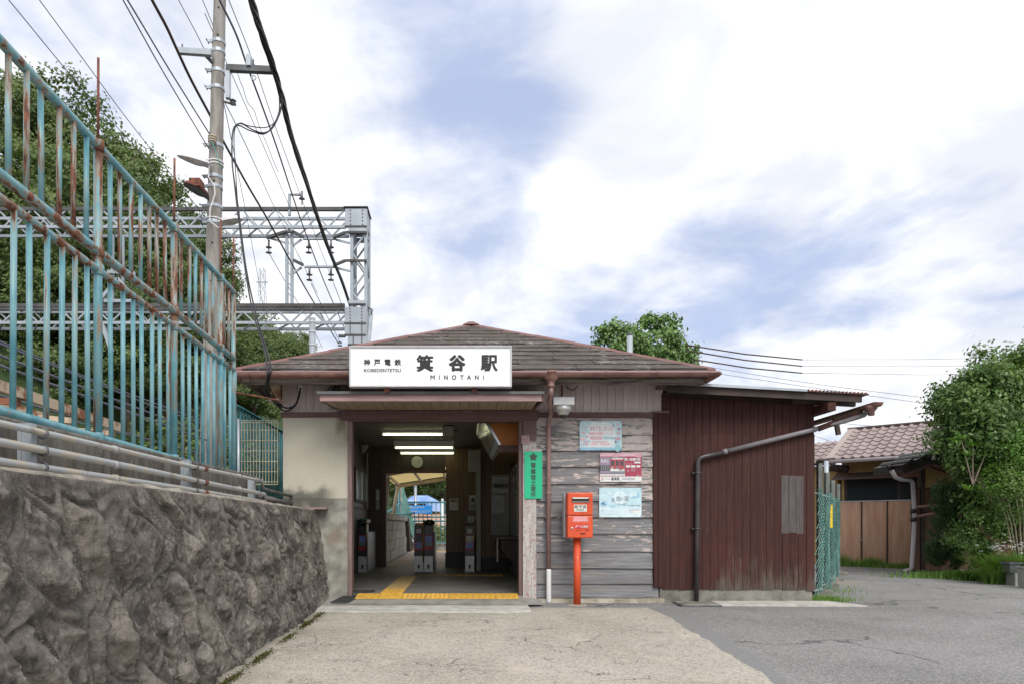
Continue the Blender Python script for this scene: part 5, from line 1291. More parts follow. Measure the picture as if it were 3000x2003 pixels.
for z, nm in ((1.9, 'left'),):
    sp = thing('wall_speaker', 'small pale wedge speaker high on the left wall of the hall', 'speaker', (-1.93, 13.4, 2.4))
    MB().hexa([(-1.97, 13.3, 2.40), (-1.94, 13.3, 2.40), (-1.94, 13.5, 2.40), (-1.97, 13.5, 2.40), (-1.97, 13.3, 2.55), (-1.84, 13.3, 2.55), (-1.84, 13.5, 2.55), (-1.97, 13.5, 2.55)]).build('cabinet', 'column_grey', sp, bev=.01)
    MB().box(-1.955, -1.90, 13.29, 13.299, 2.44, 2.53).build('grille', 'paper_grey', sp)
dm = thing('hall_dome_camera', 'small black dome camera at the top left of the entrance', 'camera', (-1.28, 9.3, 2.5))
MB().lathe((-1.30, 9.3, 2.40), [(.01, 0), (.04, .012), (.055, .035), (.058, .05)], 14).build('dome', 'gate_black', dm, True); MB().lathe((-1.30, 9.3, 2.45), [(.066, 0), (.066, .17)], 14).build('mount', 'gate_black', dm)
# tactile paving
tp = thing('tactile_paving', 'yellow tactile tiles across the entrance and leading to the gates', 'tactile paving', (0, 8.75, FL))
def tile_mesh(kind, mat, s=.292):
    m = MB(); m.box(0, s, 0, s, 0, .006)
    if kind == 'dots':
        for i in range(5):
            for j in range(5): m.lathe((.03 + .058 * i, .03 + .058 * j, .0055), [(.017, 0), (.010, .006)], 6)
    else:
        for i in range(4):
            a = .022 + .072 * i; m.hexa([(a, .008, .0055), (a + .03, .008, .0055), (a + .03, s - .008, .0055), (a, s - .008, .0055), (a + .006, .014, .0115), (a + .024, .014, .0115), (a + .024, s - .014, .0115), (a + .006, s - .014, .0115)])
    return m.mesh('tile', mat)
T_d, T_b, T_w = tile_mesh('dots', 'tactile_yellow'), tile_mesh('bars', 'tactile_yellow'), tile_mesh('bars', 'tactile_worn')
def tile(me, x, y, z, rx=0., rz=0.):
    o = bpy.data.objects.new('tile', me); COL.objects.link(o); o.parent = tp; o.location = (x, y - 8.75, z - FL); o.rotation_euler = (rx, 0, rz)
sl0 = math.atan2(.073, .66)
for k in range(7): tile(T_d if k in (2, 3) else T_b, -1.355 + .297 * k, 8.60, .064, math.atan2(.035, .3), 0)
for k in range(10): tile(T_b if k < 2 else T_w, -1.07, 8.905 + .297 * k, FL + .002)
for k in range(5): tile(T_d if k in (2, 4) else T_w, -.77 + .297 * k, 11.875, FL + .002, 0, 0)
gp = thing('ramp_mat', 'black ribbed rubber ramp at the left foot of the entrance', 'ramp', (-1.5, 8.7, 0))
MB().hexa([(-1.62, 8.38, .03), (-1.40, 8.38, .03), (-1.17, 9.2, .104), (-1.45, 9.2, .104), (-1.62, 8.38, .048), (-1.40, 8.38, .048), (-1.17, 9.2, .118), (-1.45, 9.2, .118)]).build('base', 'rubber_mat', gp)
for k in range(9):
    y = 8.42 + k * .082; f = k / 9; MB().box(-1.60 + .16 * f, -1.42 + .22 * f, y, y + .03, .046 + .07 * f, .056 + .07 * f).build('rib', 'rubber_mat', gp)
MB().tube([(-1.60, 8.37, .035), (-1.42, 8.37, .035)], .018, 8).build('lip', 'rubber_mat', gp)

# ------------------------------------------------------------------ beyond the hall
bwl = thing('block_wall', 'grey concrete block retaining wall left of the platform passage', 'wall', (-1.8, 19, .1))
MB().box(-2.1, -1.84, 14.7, 22.6, .0, 1.12).build('core', 'block_grey', bwl)
src = None; rq = random.Random(6); zc0 = .1
for r in range(4):
    for k in range(18):
        y = 14.72 + k * .40 + (.2 if r % 2 else 0)
        if y > 22.1 - .35 * r: continue
        if src is None: src = MB().box(-1.84, -1.80, y, y + .39, .105, .345).build('block', 'block_grey', bwl); y0_ = y
        else: copypart(src, bwl, (rq.uniform(-.006, .006), y - y0_, .25 * r))
MB().box(-2.12, -1.76, 14.7, 22.0, 1.12, 1.26).build('coping', 'block_grey', bwl)
MB().hexa([(-1.90, 22.6, .1), (-1.72, 22.6, .1), (-1.72, 24.0, .1), (-1.90, 24.0, .1), (-1.90, 22.0, 1.22), (-1.74, 22.0, 1.22), (-1.74, 22.3, 1.22), (-1.90, 22.3, 1.22)]).build('end_slope', 'dark_timber', bwl)
pc = thing('passage_roof', 'cream framed translucent canopy over the platform passage', 'canopy', (-1.0, 18, 2.2))
for p, q in (((-1.84, 16.2, 1.2), (-1.77, 16.2, 2.12)), ((-2.02, 19.8, 1.2), (-1.86, 19.8, 2.12))): MB().tube([p, q], .055, 10).build('post', 'cream_paint', pc, True)
for y, z in ((16.2, 2.17), (19.9, 2.10)): MB().beam((-1.95, y, z), (1.6, y, z + .55), .06, .09).build('rafter', 'cream_paint', pc)
for x in (-1.85, -1.2, -.5, .3, 1.1): MB().beam((x, 14.7, 2.24 + .157 * (x + 1.95)), (x, 20.0, 2.15 + .157 * (x + 1.95)), .05, .06).build('purlin', 'cream_paint', pc)
m = MB(); m.hexa([(-2.0, 14.7, 2.28), (1.6, 14.7, 2.84), (1.6, 20.1, 2.75), (-2.0, 20.1, 2.19), (-2.0, 14.7, 2.29), (1.6, 14.7, 2.85), (1.6, 20.1, 2.76), (-2.0, 20.1, 2.20)]); m.build('sheet', 'canopy_sheet', pc)
pr = thing('platform_railing', 'teal railing across the far end of the passage behind the blue sign', 'fence', (-.8, 23.6, .1))
Yr = 23.6
for z, r in ((1.77, .03), (1.26, .026), (1.12, .026), (.38, .026)): MB().tube([(-2.3, Yr, z), (1.2, Yr, z)], r, 8).build('rail', 'teal_paint', pr, True)
src = None
for k in range(23):
    x = -2.25 + k * .15
    if src is None: src = MB().tube([(x, Yr, .38), (x, Yr, 1.76)], .016, 6).build('baluster', 'teal_paint', pr, True)
    else: copypart(src, pr, (.15 * k, 0, 0))
for x in (-2.2, -.5, 1.1): MB().tube([(x, Yr, .1), (x, Yr, 2.3)], .035, 8).build('post', 'teal_paint', pr, True)
MB().box(-2.3, 1.2, Yr + .1, Yr + .5, .1, .34).build('kerb', 'block_grey', pr)
for k, x in enumerate((-1.85, -1.62)): MB().tube([(x - .5, 20.5, 1.3), (x, 23.5, 1.9 - .5 * k)], .03, 8).build('stair_rail', 'teal_paint', pr, True)
MB().hexa([(-1.98, 22.3, 1.25), (-1.94, 22.3, 1.25), (-1.60, 23.5, .4), (-1.64, 23.5, .4), (-1.98, 22.3, 2.3), (-1.94, 22.3, 2.3), (-1.60, 23.5, .9), (-1.64, 23.5, .9)]).build('stair_net', 'net_green', pr)
bs = thing('direction_sign', 'blue direction sign with white arrows on the far teal railing', 'sign', (-1.5, 23.3, 1.4))
Yd = 23.4
X0, X1, Z0, Z1 = PX(1184, Yd), PX(1264, Yd), PZ(1503, Yd), PZ(1479, Yd)
MB().box(X0, X1, Yd, Yd + .03, Z0, Z1).build('panel', 'blue_board', bs)
m = MB(); fx = lambda u: X0 + (X1 - X0) * u; fv = lambda v: Z1 - (Z1 - Z0) * v; yq = Yd - .003
m.rect(fx(.05), fx(.13), fv(.29), fv(.22), yq); m.face([(fx(.03), fv(.255)), (fx(.08), fv(.40)), (fx(.08), fv(.11))], yq)
m.rect(fx(.07), fx(.095), fv(.85), fv(.55), yq); m.face([(fx(.035), fv(.74)), (fx(.083), fv(.93)), (fx(.13), fv(.74))], yq); m.rect(fx(.095), fx(.13), fv(.60), fv(.53), yq)
put_text(m, '新開地', fx(.17), fx(.32), fv(.30), fv(.12), yq, 0, .02); put_text(m, '谷上 有馬温泉方面', fx(.35), fx(.73), fv(.30), fv(.14), yq, 0, .01)
put_text(m, '三田', fx(.17), fx(.27), fv(.75), fv(.57), yq, 0, .02); put_text(m, '有馬温泉 ウッディタウン中央', fx(.29), fx(.95), fv(.76), fv(.60), yq, 0, .01)
put_text(m, 'for Shinkaichi', fx(.17), fx(.50), fv(.43), fv(.35), yq); put_text(m, 'for Sanda, Arima-onsen', fx(.17), fx(.85), fv(.90), fv(.82), yq)
m.build('lettering', 'label_white', bs)
yl = MB().box(-1.7, .9, 22.9, 23.2, .096, .102).build('safety_line', 'tactile_yellow'); tag(yl, 'yellow line across the passage floor before the far railing', 'floor marking')
mb = MB(); mb.box(-.95, -.65, 15.5, 23.0, .096, .104); 
yl = MB().box(-.40, -.08, 17.0, 22.9, .096, .103).build('guide_strip', 'tactile_worn'); tag(yl, 'worn tactile guide strip on the passage floor beyond the gates', 'floor marking')
for px, py0, py1, Y, r, mt, nm, lab in ((1178, 1424, 1600, 26.5, .085, 'pole_concrete', 'concrete_post', 'grey concrete post beyond the far railing left of the blue sign'), (1211, 1516, 1602, 25.5, .055, 'white_plastic', 'white_post', 'white post just under the blue direction sign beyond the railing'), (1296, 1462, 1602, 27, .05, 'white_plastic', 'white_post', 'tall thin white post at the right of the way out view'), (1217, 1424, 1600, 29, .06, 'galv', 'steel_post', 'grey steel post rising behind the blue direction sign')):
    t_ = thing(nm, lab, 'post', (PX(px, Y), Y, 0)); MB().tube([(PX(px, Y), Y, -.2), (PX(px, Y), Y, PZ(py0, Y))], r, 10).build('shaft', mt, t_, True); MB().lathe((PX(px, Y), Y, PZ(py0, Y) - .02), [(r * 1.15, 0), (r * 1.15, .04), (r * .5, .06)], 10).build('cap', mt, t_)
# house under a blue tarpaulin, beyond the track
th_ = thing('tarped_house', 'low house with a blue tarpaulin over its roof beyond the far railing', 'house', (-2.2, 36, 0))
MB().box(-3.2, -1.1, 36, 41, -1, 2.08).build('wall', 'ochre_wall', th_)
MB().hexa([(-3.3, 35.6, 2.10), (-1.0, 35.6, 2.10), (-1.0, 41.4, 2.10), (-3.3, 41.4, 2.10), (-2.7, 38.0, 2.62), (-1.9, 38.0, 2.62), (-1.9, 39, 2.62), (-2.7, 39, 2.62)]).build('roof', 'tarp_blue', th_)
MB().hexa([(-1.9, 35.55, 1.72), (-1.0, 35.55, 1.66), (-1.0, 35.57, 1.66), (-1.9, 35.57, 1.72), (-1.9, 35.55, 2.12), (-1.0, 35.55, 2.12), (-1.0, 35.58, 2.12), (-1.9, 35.58, 2.12)]).build('hanging_sheet', 'tarp_blue', th_)
MB().hexa([(-3.6, 33.4, .9), (1.0, 33.4, .9), (1.0, 35.4, 1.45), (-3.6, 35.4, 1.45), (-3.6, 33.4, .98), (1.0, 33.4, .98), (1.0, 35.4, 1.53), (-3.6, 35.4, 1.53)]).build('porch_roof', 'brown_sheet', th_)
for x in (-2.9, -2.0): MB().box(x, x + .5, 35.95, 35.99, 1.5, 1.95).build('window', 'window_glass', th_)

# ------------------------------------------------------------------ wooden shed
shd = thing('wooden_shed', 'dark red brown boarded lean-to shed joined to the right of the station', 'shed', (3.5, 8.8, 0))
sx0, sx1 = 2.575, 4.535
def rz_(x): return 2.70 - .055 * (x - 2.56)
MB().hexa([(sx0, 8.82, .17), (sx1, 8.82, .17), (sx1, 14, .17), (sx0, 14, .17), (sx0, 8.82, rz_(sx0)), (sx1, 8.82, rz_(sx1)), (sx1, 14, rz_(sx1)), (sx0, 14, rz_(sx0))]).build('wall', 'dark_timber', shd)
MB().box(sx0 - .03, sx1 - .02, 8.80, 13.98, -.05, .185).build('plinth', 'plinth', shd, bev=.01)
nb = 19; bw_ = (sx1 - sx0) / nb; rq = random.Random(12)
front = MB().box(sx0, sx1, 8.814, 8.82, .2, 2.45).build('boarding', 'dark_timber', shd)
for k in range(nb):
    a = sx0 + k * bw_
    zt = 2.165 if k >= 4 else 2.175
    b0 = .165 + rq.uniform(-.006, .006) - (.0 if k < nb - 1 else .02)
    pr_ = .004 if k in (nb - 1,) else 0
    MB().box(a + .002, a + bw_ - .002, 8.786 - pr_ + rq.uniform(-.002, .002), 8.813, b0, zt - .002).build('board', 'red_brown_board', front)
    MB().hexa([(a + .0035, 8.794, zt), (a + bw_ - .0035, 8.794, zt), (a + bw_ - .0035, 8.813, zt), (a + .0035, 8.813, zt), (a + .0035, 8.794, rz_(a) - .05), (a + bw_ - .0035, 8.794, rz_(a + bw_) - .05), (a + bw_ - .0035, 8.813, rz_(a + bw_) - .05), (a + .0035, 8.813, rz_(a) - .05)]).build('board', 'red_brown_board', front)
for x in (2.462, 2.52): MB().box(x, x + .052, 8.765, 8.81, .195, 2.43).build('board', 'red_brown_board', front)
MB().box(2.44, 2.66, 8.755, 8.83, 2.43, 2.455).build('cap_strip', 'brown_trim', shd)
bp = MB()
for k in range(3): bp.box(PX(2289 + 22 * k, 8.78) + .002, PX(2311 + 22 * k, 8.78) - .003, 8.7815, 8.785, PZ(1562 - (k % 2) * 3, 8.78), PZ(1391 + k, 8.78))
bp.build('bare_patch', 'bare_sheet', shd)
sr = MB().hexa([(2.50, 8.42, rz_(2.5) + .035), (5.02, 8.42, rz_(5.02) + .035), (5.02, 14.3, rz_(5.02) + .035), (2.50, 14.3, rz_(2.5) + .035), (2.50, 8.42, rz_(2.5) + .05), (5.02, 8.42, rz_(5.02) + .05), (5.02, 14.3, rz_(5.02) + .05), (2.50, 14.3, rz_(2.5) + .05)]).build('roof', 'rust_sheet', shd)
MB().hexa([(2.47, 8.405, rz_(2.47) + .025), (4.25, 8.405, rz_(4.25) + .03), (4.25, 8.418, rz_(4.25) + .03), (2.47, 8.418, rz_(2.47) + .025), (2.50, 8.405, rz_(2.5) + .063), (4.25, 8.405, rz_(4.25) + .058), (4.25, 8.50, rz_(4.25) + .058), (2.50, 8.50, rz_(2.5) + .063)]).build('edge_flashing', 'galv', sr)
for k in range(16):
    x = 4.27 + k * .047; MB().tube([(x, 8.40, rz_(x) + .052), (x, 14.2, rz_(x) + .050)], .008, 6).build('corrugation', 'rust_sheet', sr)
MB().hexa([(2.53, 8.45, rz_(2.53) - .065), (4.95, 8.45, rz_(4.95) - .055), (4.95, 8.49, rz_(4.95) - .055), (2.53, 8.49, rz_(2.53) - .065), (2.53, 8.45, rz_(2.53) + .03), (4.95, 8.45, rz_(4.95) + .03), (4.95, 8.49, rz_(4.95) + .03), (2.53, 8.49, rz_(2.53) + .03)]).build('barge_board', 'dark_timber', shd)
for y in (8.7, 10, 11.4, 12.8): MB().beam((4.2, y, rz_(4.2) - .03), (5.0, y, rz_(5.0) - .03), .06, .07).build('rafter', 'dark_timber', shd)
MB().box(4.50, 4.60, 8.40, 14, rz_(4.5) - .19, rz_(4.5) - .09).build('purlin_end', 'red_brown_board', shd)
MB().beam((4.54, 8.70, 2.22), (5.08, 8.66, 2.42), .05, .07).build('bracket_arm', 'red_brown_board', shd)
MB().beam((4.75, 8.69, 2.36), (4.79, 8.69, 2.14), .04, .05).build('strap', 'dark_timber', shd)
gtr = trough('gutter', (5.10, 8.36, 2.50), (5.10, 14.2, 2.46), .06, 'gutter_brown', shd)
sp = thing('shed_downpipe', 'dark downpipe running slantwise from the gutter and down the shed front', 'downpipe', (3.0, 8.7, 0))
Yp_ = 8.72
def q3(px, py, Y=Yp_): return tuple(P(1850 + px / 1.96, 1050 + py / 1.96, Y))
MB().lathe((5.07, 8.46, 2.37), [(.035, -.02), (.038, .03), (.065, .06), (.07, .10)], 12).build('outlet', 'gutter_brown', sp, True)
MB().tube([(5.07, 8.46, 2.38), q3(1352, 305, 8.55), q3(1335, 322, 8.60), q3(1300, 335, 8.64), q3(1060, 402), q3(545, 530)], .030, 12).build('pipe', 'pipe_grey', sp, True)
MB().tube([q3(560, 527), q3(420, 560), q3(398, 566), q3(384, 580), q3(381, 600), q3(377, 970), q3(372, 1392)], .031, 12).build('pipe', 'pipe_dark', sp, True)
for a, b in ((q3(1058, 402), q3(1040, 407)), (q3(548, 529), q3(525, 535))): MB().tube([a, b], .036, 12).build('coupling', 'pipe_grey', sp, True)
for a in ((381, 655), (377, 975)):
    x, y, z = q3(*a); MB().box(x - .065, x + .055, 8.73, 8.785, z - .012, z + .012).build('strap', 'pipe_dark', sp); MB().tube([(x, y, z - .014), (x, y, z + .014)], .036, 12).build('coupling', 'pipe_dark', sp, True)
# drain cover and cement strip in front of the shed
dcv = thing('drain_cover', 'grey square drain lid on the ground below the shed downpipe', 'drain', (2.95, 8.45, 0))
MB().box(2.70, 3.16, 8.36, 8.72, -.03, .022).build('lid', 'plinth', dcv, bev=.008); MB().box(2.68, 3.18, 8.34, 8.74, -.03, .008).build('frame', 'galv_dark', dcv)
mb = MB(); mb.hexa([(3.19, 8.42, -.03), (4.95, 8.34, -.03), (4.7, 8.78, -.03), (3.19, 8.78, -.03), (3.19, 8.42, .014), (4.95, 8.34, .012), (4.7, 8.78, .02), (3.19, 8.78, .02)])
tag(mb.build('cement_strip', 'pale_cement'), 'pale cement strip along the foot of the shed', None, None, 'structure')

# ------------------------------------------------------------------ utility pole with lamps
YP = 12.0
up = thing('utility_pole', 'leaning concrete utility pole with steel arms behind the teal railing', 'utility pole', (-4.49, YP, 1.1))
def pole_x(z): return -4.485 + .0247 * (z - 1.1)
def pole_r(z): return .158 - .0062 * (z - 1.1)
MB().tube([(pole_x(z), YP, z) for z in np.linspace(1.0, 13.2, 8)], [pole_r(z) for z in np.linspace(1.0, 13.2, 8)], 20).build('shaft', 'pole_concrete', up, True)
for py in (35, 115, 430, 540, 720, 830):
    z = PZ(py, YP); MB().lathe((pole_x(z) + .02, YP - pole_r(z) - .001, z), [(.018, 0), (.016, -.004)], 8, 'y').build('step_hole', 'dark_hole', up)
def band(py, w_=.028, m_='galv', t=.010):
    z = PZ(py, YP); MB().lathe((pole_x(z), YP, z), [(pole_r(z) + .002, -w_), (pole_r(z) + t, -w_), (pole_r(z) + t, w_), (pole_r(z) + .002, w_)], 20).build('band', m_, up)
    x = pole_x(z) - pole_r(z); MB().box(x - .07, x + .01, YP - .07, YP - .045, z - .025, z + .025).build('clamp', 'galv', up); MB().tube([(x - .075, YP - .11, z), (x - .075, YP + .02, z)], .009, 6).build('bolt', 'galv_dark', up)
for py in (127, 155, 213, 262, 430, 522, 551, 608, 655): band(py)
for py in (477, 486, 645): band(py, .010, 'white_plastic', .014)
la = P(521, 150, YP - .2); ra = P(620, 157, YP - .2)
MB().beam(la, ra, .075, .095).build('arm', 'galv', up); MB().beam(P(600, 160, YP - .15), P(622, 184, YP - .1), .04, .05).build('brace', 'galv_dark', up)
MB().tube([P(534, 130, YP - .2), P(534, 152, YP - .2)], .012, 6).build('pin', 'galv_dark', up)
MB().beam(P(664, 201, YP - .2), P(800, 207, YP - .2), .09, .10).build('arm', 'galv_dark', up)
MB().beam(P(668, 195, YP - .2), P(668, 290, YP - .2), .075, .075).build('hanger', 'galv', up)
MB().box(P(735, 0, YP).x, P(748, 0, YP).x, YP - .28, YP - .12, PZ(222, YP), PZ(190, YP)).build('clamp', 'galv', up)
MB().tube([P(742, 176, YP - .2), P(742, 195, YP - .2)], .014, 6).build('pin', 'galv_dark', up); MB().tube([P(743, 222, YP - .2) + Vector((.04 * math.cos(a), 0, -.04 + .04 * math.sin(a))) for a in np.linspace(0, 6.28, 10)], .010, 6).build('ring', 'galv', up)
MB().tube([P(655, 298, YP - .2), P(690, 308, YP - .25)], .02, 6).build('bracket', 'galv_dark', up)
def insul(mb, c, r=.055, n=2, h=.06):
    for k in range(n): mb.lathe((c[0], c[1], c[2] - k * h), [(r * .3, .03), (r * .55, .018), (r, .0), (r * .9, -.008), (r * .35, -.018)], 12)
m = MB(); insul(m, P(682, 296, YP - .22), .06, 2, .05); m.build('insulator', 'insulator', up, True)
m = MB(); 
for k in range(3): m.lathe(P(622, 402 + 7 * k, YP - .2), [(.03, -.012), (.075, -.006), (.075, .006), (.03, .012)], 12)
m.build('insulator', 'cream_paint', up, True)
MB().tube([P(612, 395, YP - .25), P(625, 425, YP - .25), P(640, 470, YP - .22), P(650, 500, YP - .1)], .009, 5).build('green_lead', 'gate_green', up)
MB().tube([P(612, 480, YP - .22), P(611, 520, YP - .24), P(628, 545, YP - .2), P(630, 570, YP - .2), P(616, 610, YP - .22), P(614, 650, YP - .22)], .012, 6).build('lead', 'white_plastic', up)
MB().tube([P(616, 650, YP - .25), P(640, 668, YP - .3), P(650, 660, YP - .3)], .010, 6).build('lead', 'white_plastic', up)
def lamp_head(name, label, a, b, w0, w1, shell, lens, Y0, Y1):
    a, b = P(*a, Y0), P(*b, Y1); t_ = thing(name, label, 'street lamp', tuple(b), 'street lamps on the utility pole')
    d = (b - a).normalized(); s_ = d.cross(Vector((0, 0, 1))).normalized(); u_ = s_.cross(d)
    m = MB(); n = 8; prof = [(0, .12), (.08, .6), (.2, .9), (.5, 1.0), (.8, .95), (.92, .75), (1, .45)]
    L = (b - a).length; vs = []
    for f, k in prof:
        w_ = (w0 + (w1 - w0) * f) * k; c = a + d * L * f
        for j in range(n + 1):
            an = math.pi * j / n; vs.append((c + s_ * math.cos(an) * w_ + u_ * math.sin(an) * w_ * .9)[:])
    N = n + 1; m.add(vs, [(i * N + j, i * N + j + 1, (i + 1) * N + j + 1, (i + 1) * N + j) for i in range(len(prof) - 1) for j in range(n)] + [tuple(range(N))[::-1], tuple((len(prof) - 1) * N + j for j in range(N))])
    m.build('shade', shell, t_, True)
    m = MB(); vs = []
    for f, k in prof:
        w_ = (w0 + (w1 - w0) * f) * k * .93; c = a + d * L * f
        vs += [(c + s_ * w_ - u_ * .002)[:], (c - s_ * w_ - u_ * .002)[:], (c - u_ * w_ * .28)[:]]
    m.add(vs, [(3 * i, 3 * i + 3, 3 * i + 5, 3 * i + 2) for i in range(len(prof) - 1)] + [(3 * i + 2, 3 * i + 5, 3 * i + 4, 3 * i + 1) for i in range(len(prof) - 1)]); m.build('lens', lens, t_, True)
    MB().tube([b - d * .06, b + d * .10], .03, 8).build('neck', 'galv_dark' if shell == 'rust' else 'galv', t_)
    return t_
lamp_head('street_lamp', 'pale elongated lamp head reaching left from the pole, topmost of the three', (519, 455), (606, 487), .07, .15, 'lamp_white', 'lamp_lens', 11.2, 11.85)
lamp_head('street_lamp', 'rusty battered lamp head on the left of the pole', (541, 536), (604, 578), .10, .12, 'rust', 'galv_dark', 11.3, 11.85)
MB().box(P(560, 0, 11.5).x, P(592, 0, 11.5).x, 11.4, 11.6, PZ(552, 11.5), PZ(530, 11.5)).build('gear_box', 'rust', bpy.data.objects['street_lamp.001'])
lamp_head('street_lamp', 'pale lamp head reaching right from the pole above the railway beam', (710, 641), (652, 658), .07, .14, 'lamp_white', 'lamp_lens', 11.3, 11.85)

# ------------------------------------------------------------------ overhead wires
def wire(name, label, pts, r, mat, z=None, group='overhead wires', cat='cable', smooth_n=6, twist=None, tf=.22):
    """Points are (pixel x, pixel y[, distance]); without a distance the wire keeps the height z."""
    q = [P(p[0], p[1], p[2] if len(p) > 2 else (z - HC) * F / (CY - p[1])) for p in pts]
    # Catmull-Rom through the points
    out_ = []
    for i in range(len(q) - 1):
        p0, p1, p2, p3 = q[max(i - 1, 0)], q[i], q[i + 1], q[min(i + 2, len(q) - 1)]
        for k in range(smooth_n):
            t = k / smooth_n; out_.append(.5 * ((2 * p1) + (p2 - p0) * t + (2 * p0 - 5 * p1 + 4 * p2 - p3) * t * t + (-p0 + 3 * p1 - 3 * p2 + p3) * t ** 3))
    out_.append(q[-1])
    m = MB()
    if twist:
        for s_ in range(twist):
            ph = s_ * 6.283 / twist; m.tube([p + Vector((math.cos(ph + i * tf), 0, math.sin(ph + i * tf))) * r * (.9 + .3 * math.sin(i * .5 + s_)) for i, p in enumerate(out_)], r * .62, 6)
    else: m.tube(out_, r, 6)
    o = m.build(name, mat, None, True, loc=tuple(q[-1]))
    return tag(o, label, cat, group)
wire('cable_bundle', 'thick twisted bundle of black cables from the pole arm down to the station roof', [(690, -140, 9.3), (735, 0, 10.3), (765, 90, 11.1), (802, 207, 11.8), (832, 310, 12.9), (860, 420, 14.2), (905, 560, 16.6), (960, 720, 20), (1010, 850, 24), (1062, 1010, 31)], .036, 'cable_black', smooth_n=9, twist=5)
wire('drop_cable', 'black cable looping off the bundle and hanging down to the left corner of the station', [(822, 275, 12.4), (820, 325, 12.4), (800, 372, 12.2), (772, 392, 12), (735, 381, 11.8), (700, 366, 11.7), (682, 388, 11.6), (680, 470, 11.4), (688, 545, 11), (698, 620, 10.6), (721, 798, 9.6), (745, 915, 9), (773, 1007, 8.5), (788, 1072, 8.02), (787, 1105, 8.0), (779, 1140, 8.2), (800, 1168, 8.5), (834, 1198, 8.66), (866, 1184, 8.7), (880, 1140, 8.74)], .019, 'cable_black', twist=2, tf=.04)
wire('drop_cable', 'thinner black cable following the looping drop cable', [(826, 300, 12.5), (812, 350, 12.2), (780, 374, 12), (730, 370, 11.8), (702, 362, 11.7), (686, 392, 11.5), (690, 500, 11.2), (702, 660, 10.4), (724, 800, 9.6), (748, 915, 9), (776, 1007, 8.5), (792, 1072, 8.03), (786, 1120, 8.1), (806, 1165, 8.5)], .009, 'cable_black')
MB().tube([P(880, 1115, 8.76), P(880, 1126, 8.76), P(879, 1144, 8.76)], [.018, .022, .026], 10).build('cable_cap', 'white_plastic', bpy.data.objects['drop_cable'], True)
W = [
 ('thin wire crossing the trees at the far left of the sky', [(-60, -95), (25, 0), (236, 255), (430, 470), (574, 640), (690, 770)], .007, 'wire_grey', 8.2),
 ('thin pale wire beside the one over the trees', [(60, -75), (115, 0), (255, 190), (383, 363), (540, 560), (682, 735)], .007, 'wire_grey', 8.6),
 ('dark wire running down to the lower insulator of the pole', [(300, -100, 8.3), (360, 0, 8.9), (480, 215, 10.3), (612, 437, 12)], .009, 'wire_grey', None),
 ('dark wire just above it ending at the pole insulator', [(305, -100, 8.3), (373, 0, 8.9), (490, 195, 10.4), (616, 397, 12)], .011, 'wire_grey', None),
 ('heavy dark cable hung from the left arm of the pole', [(400, -90, 9.9), (445, 0, 10.6), (488, 80, 11.1), (521, 152, 11.7), (560, 235, 12.2), (615, 338, 13.2), (653, 412, 14), (725, 543, 16), (782, 640, 18), (843, 751, 21), (903, 859, 25), (992, 1007, 33)], .024, 'wire_brown', None),
 ('thin wire from the top of the sky to the left side of the pole', [(480, -95), (523, 0), (575, 98), (618, 186)], .007, 'wire_grey', 9.8),
 ('thin wire meeting the pole near the top', [(560, -70), (593, 0), (625, 78)], .007, 'wire_grey', 10.4),
 ('dark lashed cable passing right of the pole to the railway beam', [(600, -95), (643, 0), (692, 102), (725, 196), (772, 322), (815, 445), (847, 543), (877, 633), (906, 712), (942, 807), (977, 890), (1010, 963)], .018, 'wire_grey', 9.6),
 ('straight wire right of the lashed cable', [(640, -75), (670, 0), (741, 180), (798, 347), (872, 551), (935, 720), (985, 850)], .008, 'wire_grey', 10.2),
 ('thin straight wire just right of the pole', [(600, 40), (676, 212), (745, 367), (810, 518), (850, 610)], .007, 'wire_grey', 9.9),
 ('thin wire leaving the small insulator of the pole', [(655, 294), (708, 400), (761, 514), (800, 600), (880, 760), (930, 860)], .008, 'wire_grey', 9.2),
 ('wavy thin wire between the straight ones', [(690, 195), (704, 240), (712, 258), (725, 300), (745, 325), (753, 352), (772, 400), (785, 430), (800, 470), (815, 505)], .006, 'wire_grey', 9.7),
 ('thin wire from the pole down towards the small insulator at the roof', [(655, 300), (690, 470), (735, 700), (771, 900), (790, 1030)], .006, 'wire_grey', 7.5),
 ('paired wire below the left insulators of the railway beam', [(789, 744), (850, 850), (905, 940), (945, 1020)], .010, 'wire_grey', 9.0),
 ('paired wire below the middle insulators of the railway beam', [(912, 832), (940, 890), (975, 960), (1000, 1010)], .010, 'wire_grey', 8.0),
 ('paired wire below the right insulators of the railway beam', [(977, 830), (1000, 890), (1030, 980)], .010, 'wire_grey', 8.0),
 ('wire slanting across the trees to the railing end', [(0, 430), (120, 560), (330, 790), (560, 1040), (700, 1180)], .006, 'wire_grey', 6.5)]
for lab, pts, r, mt, z in W: wire('overhead_wire', lab, pts, r, mt, z)
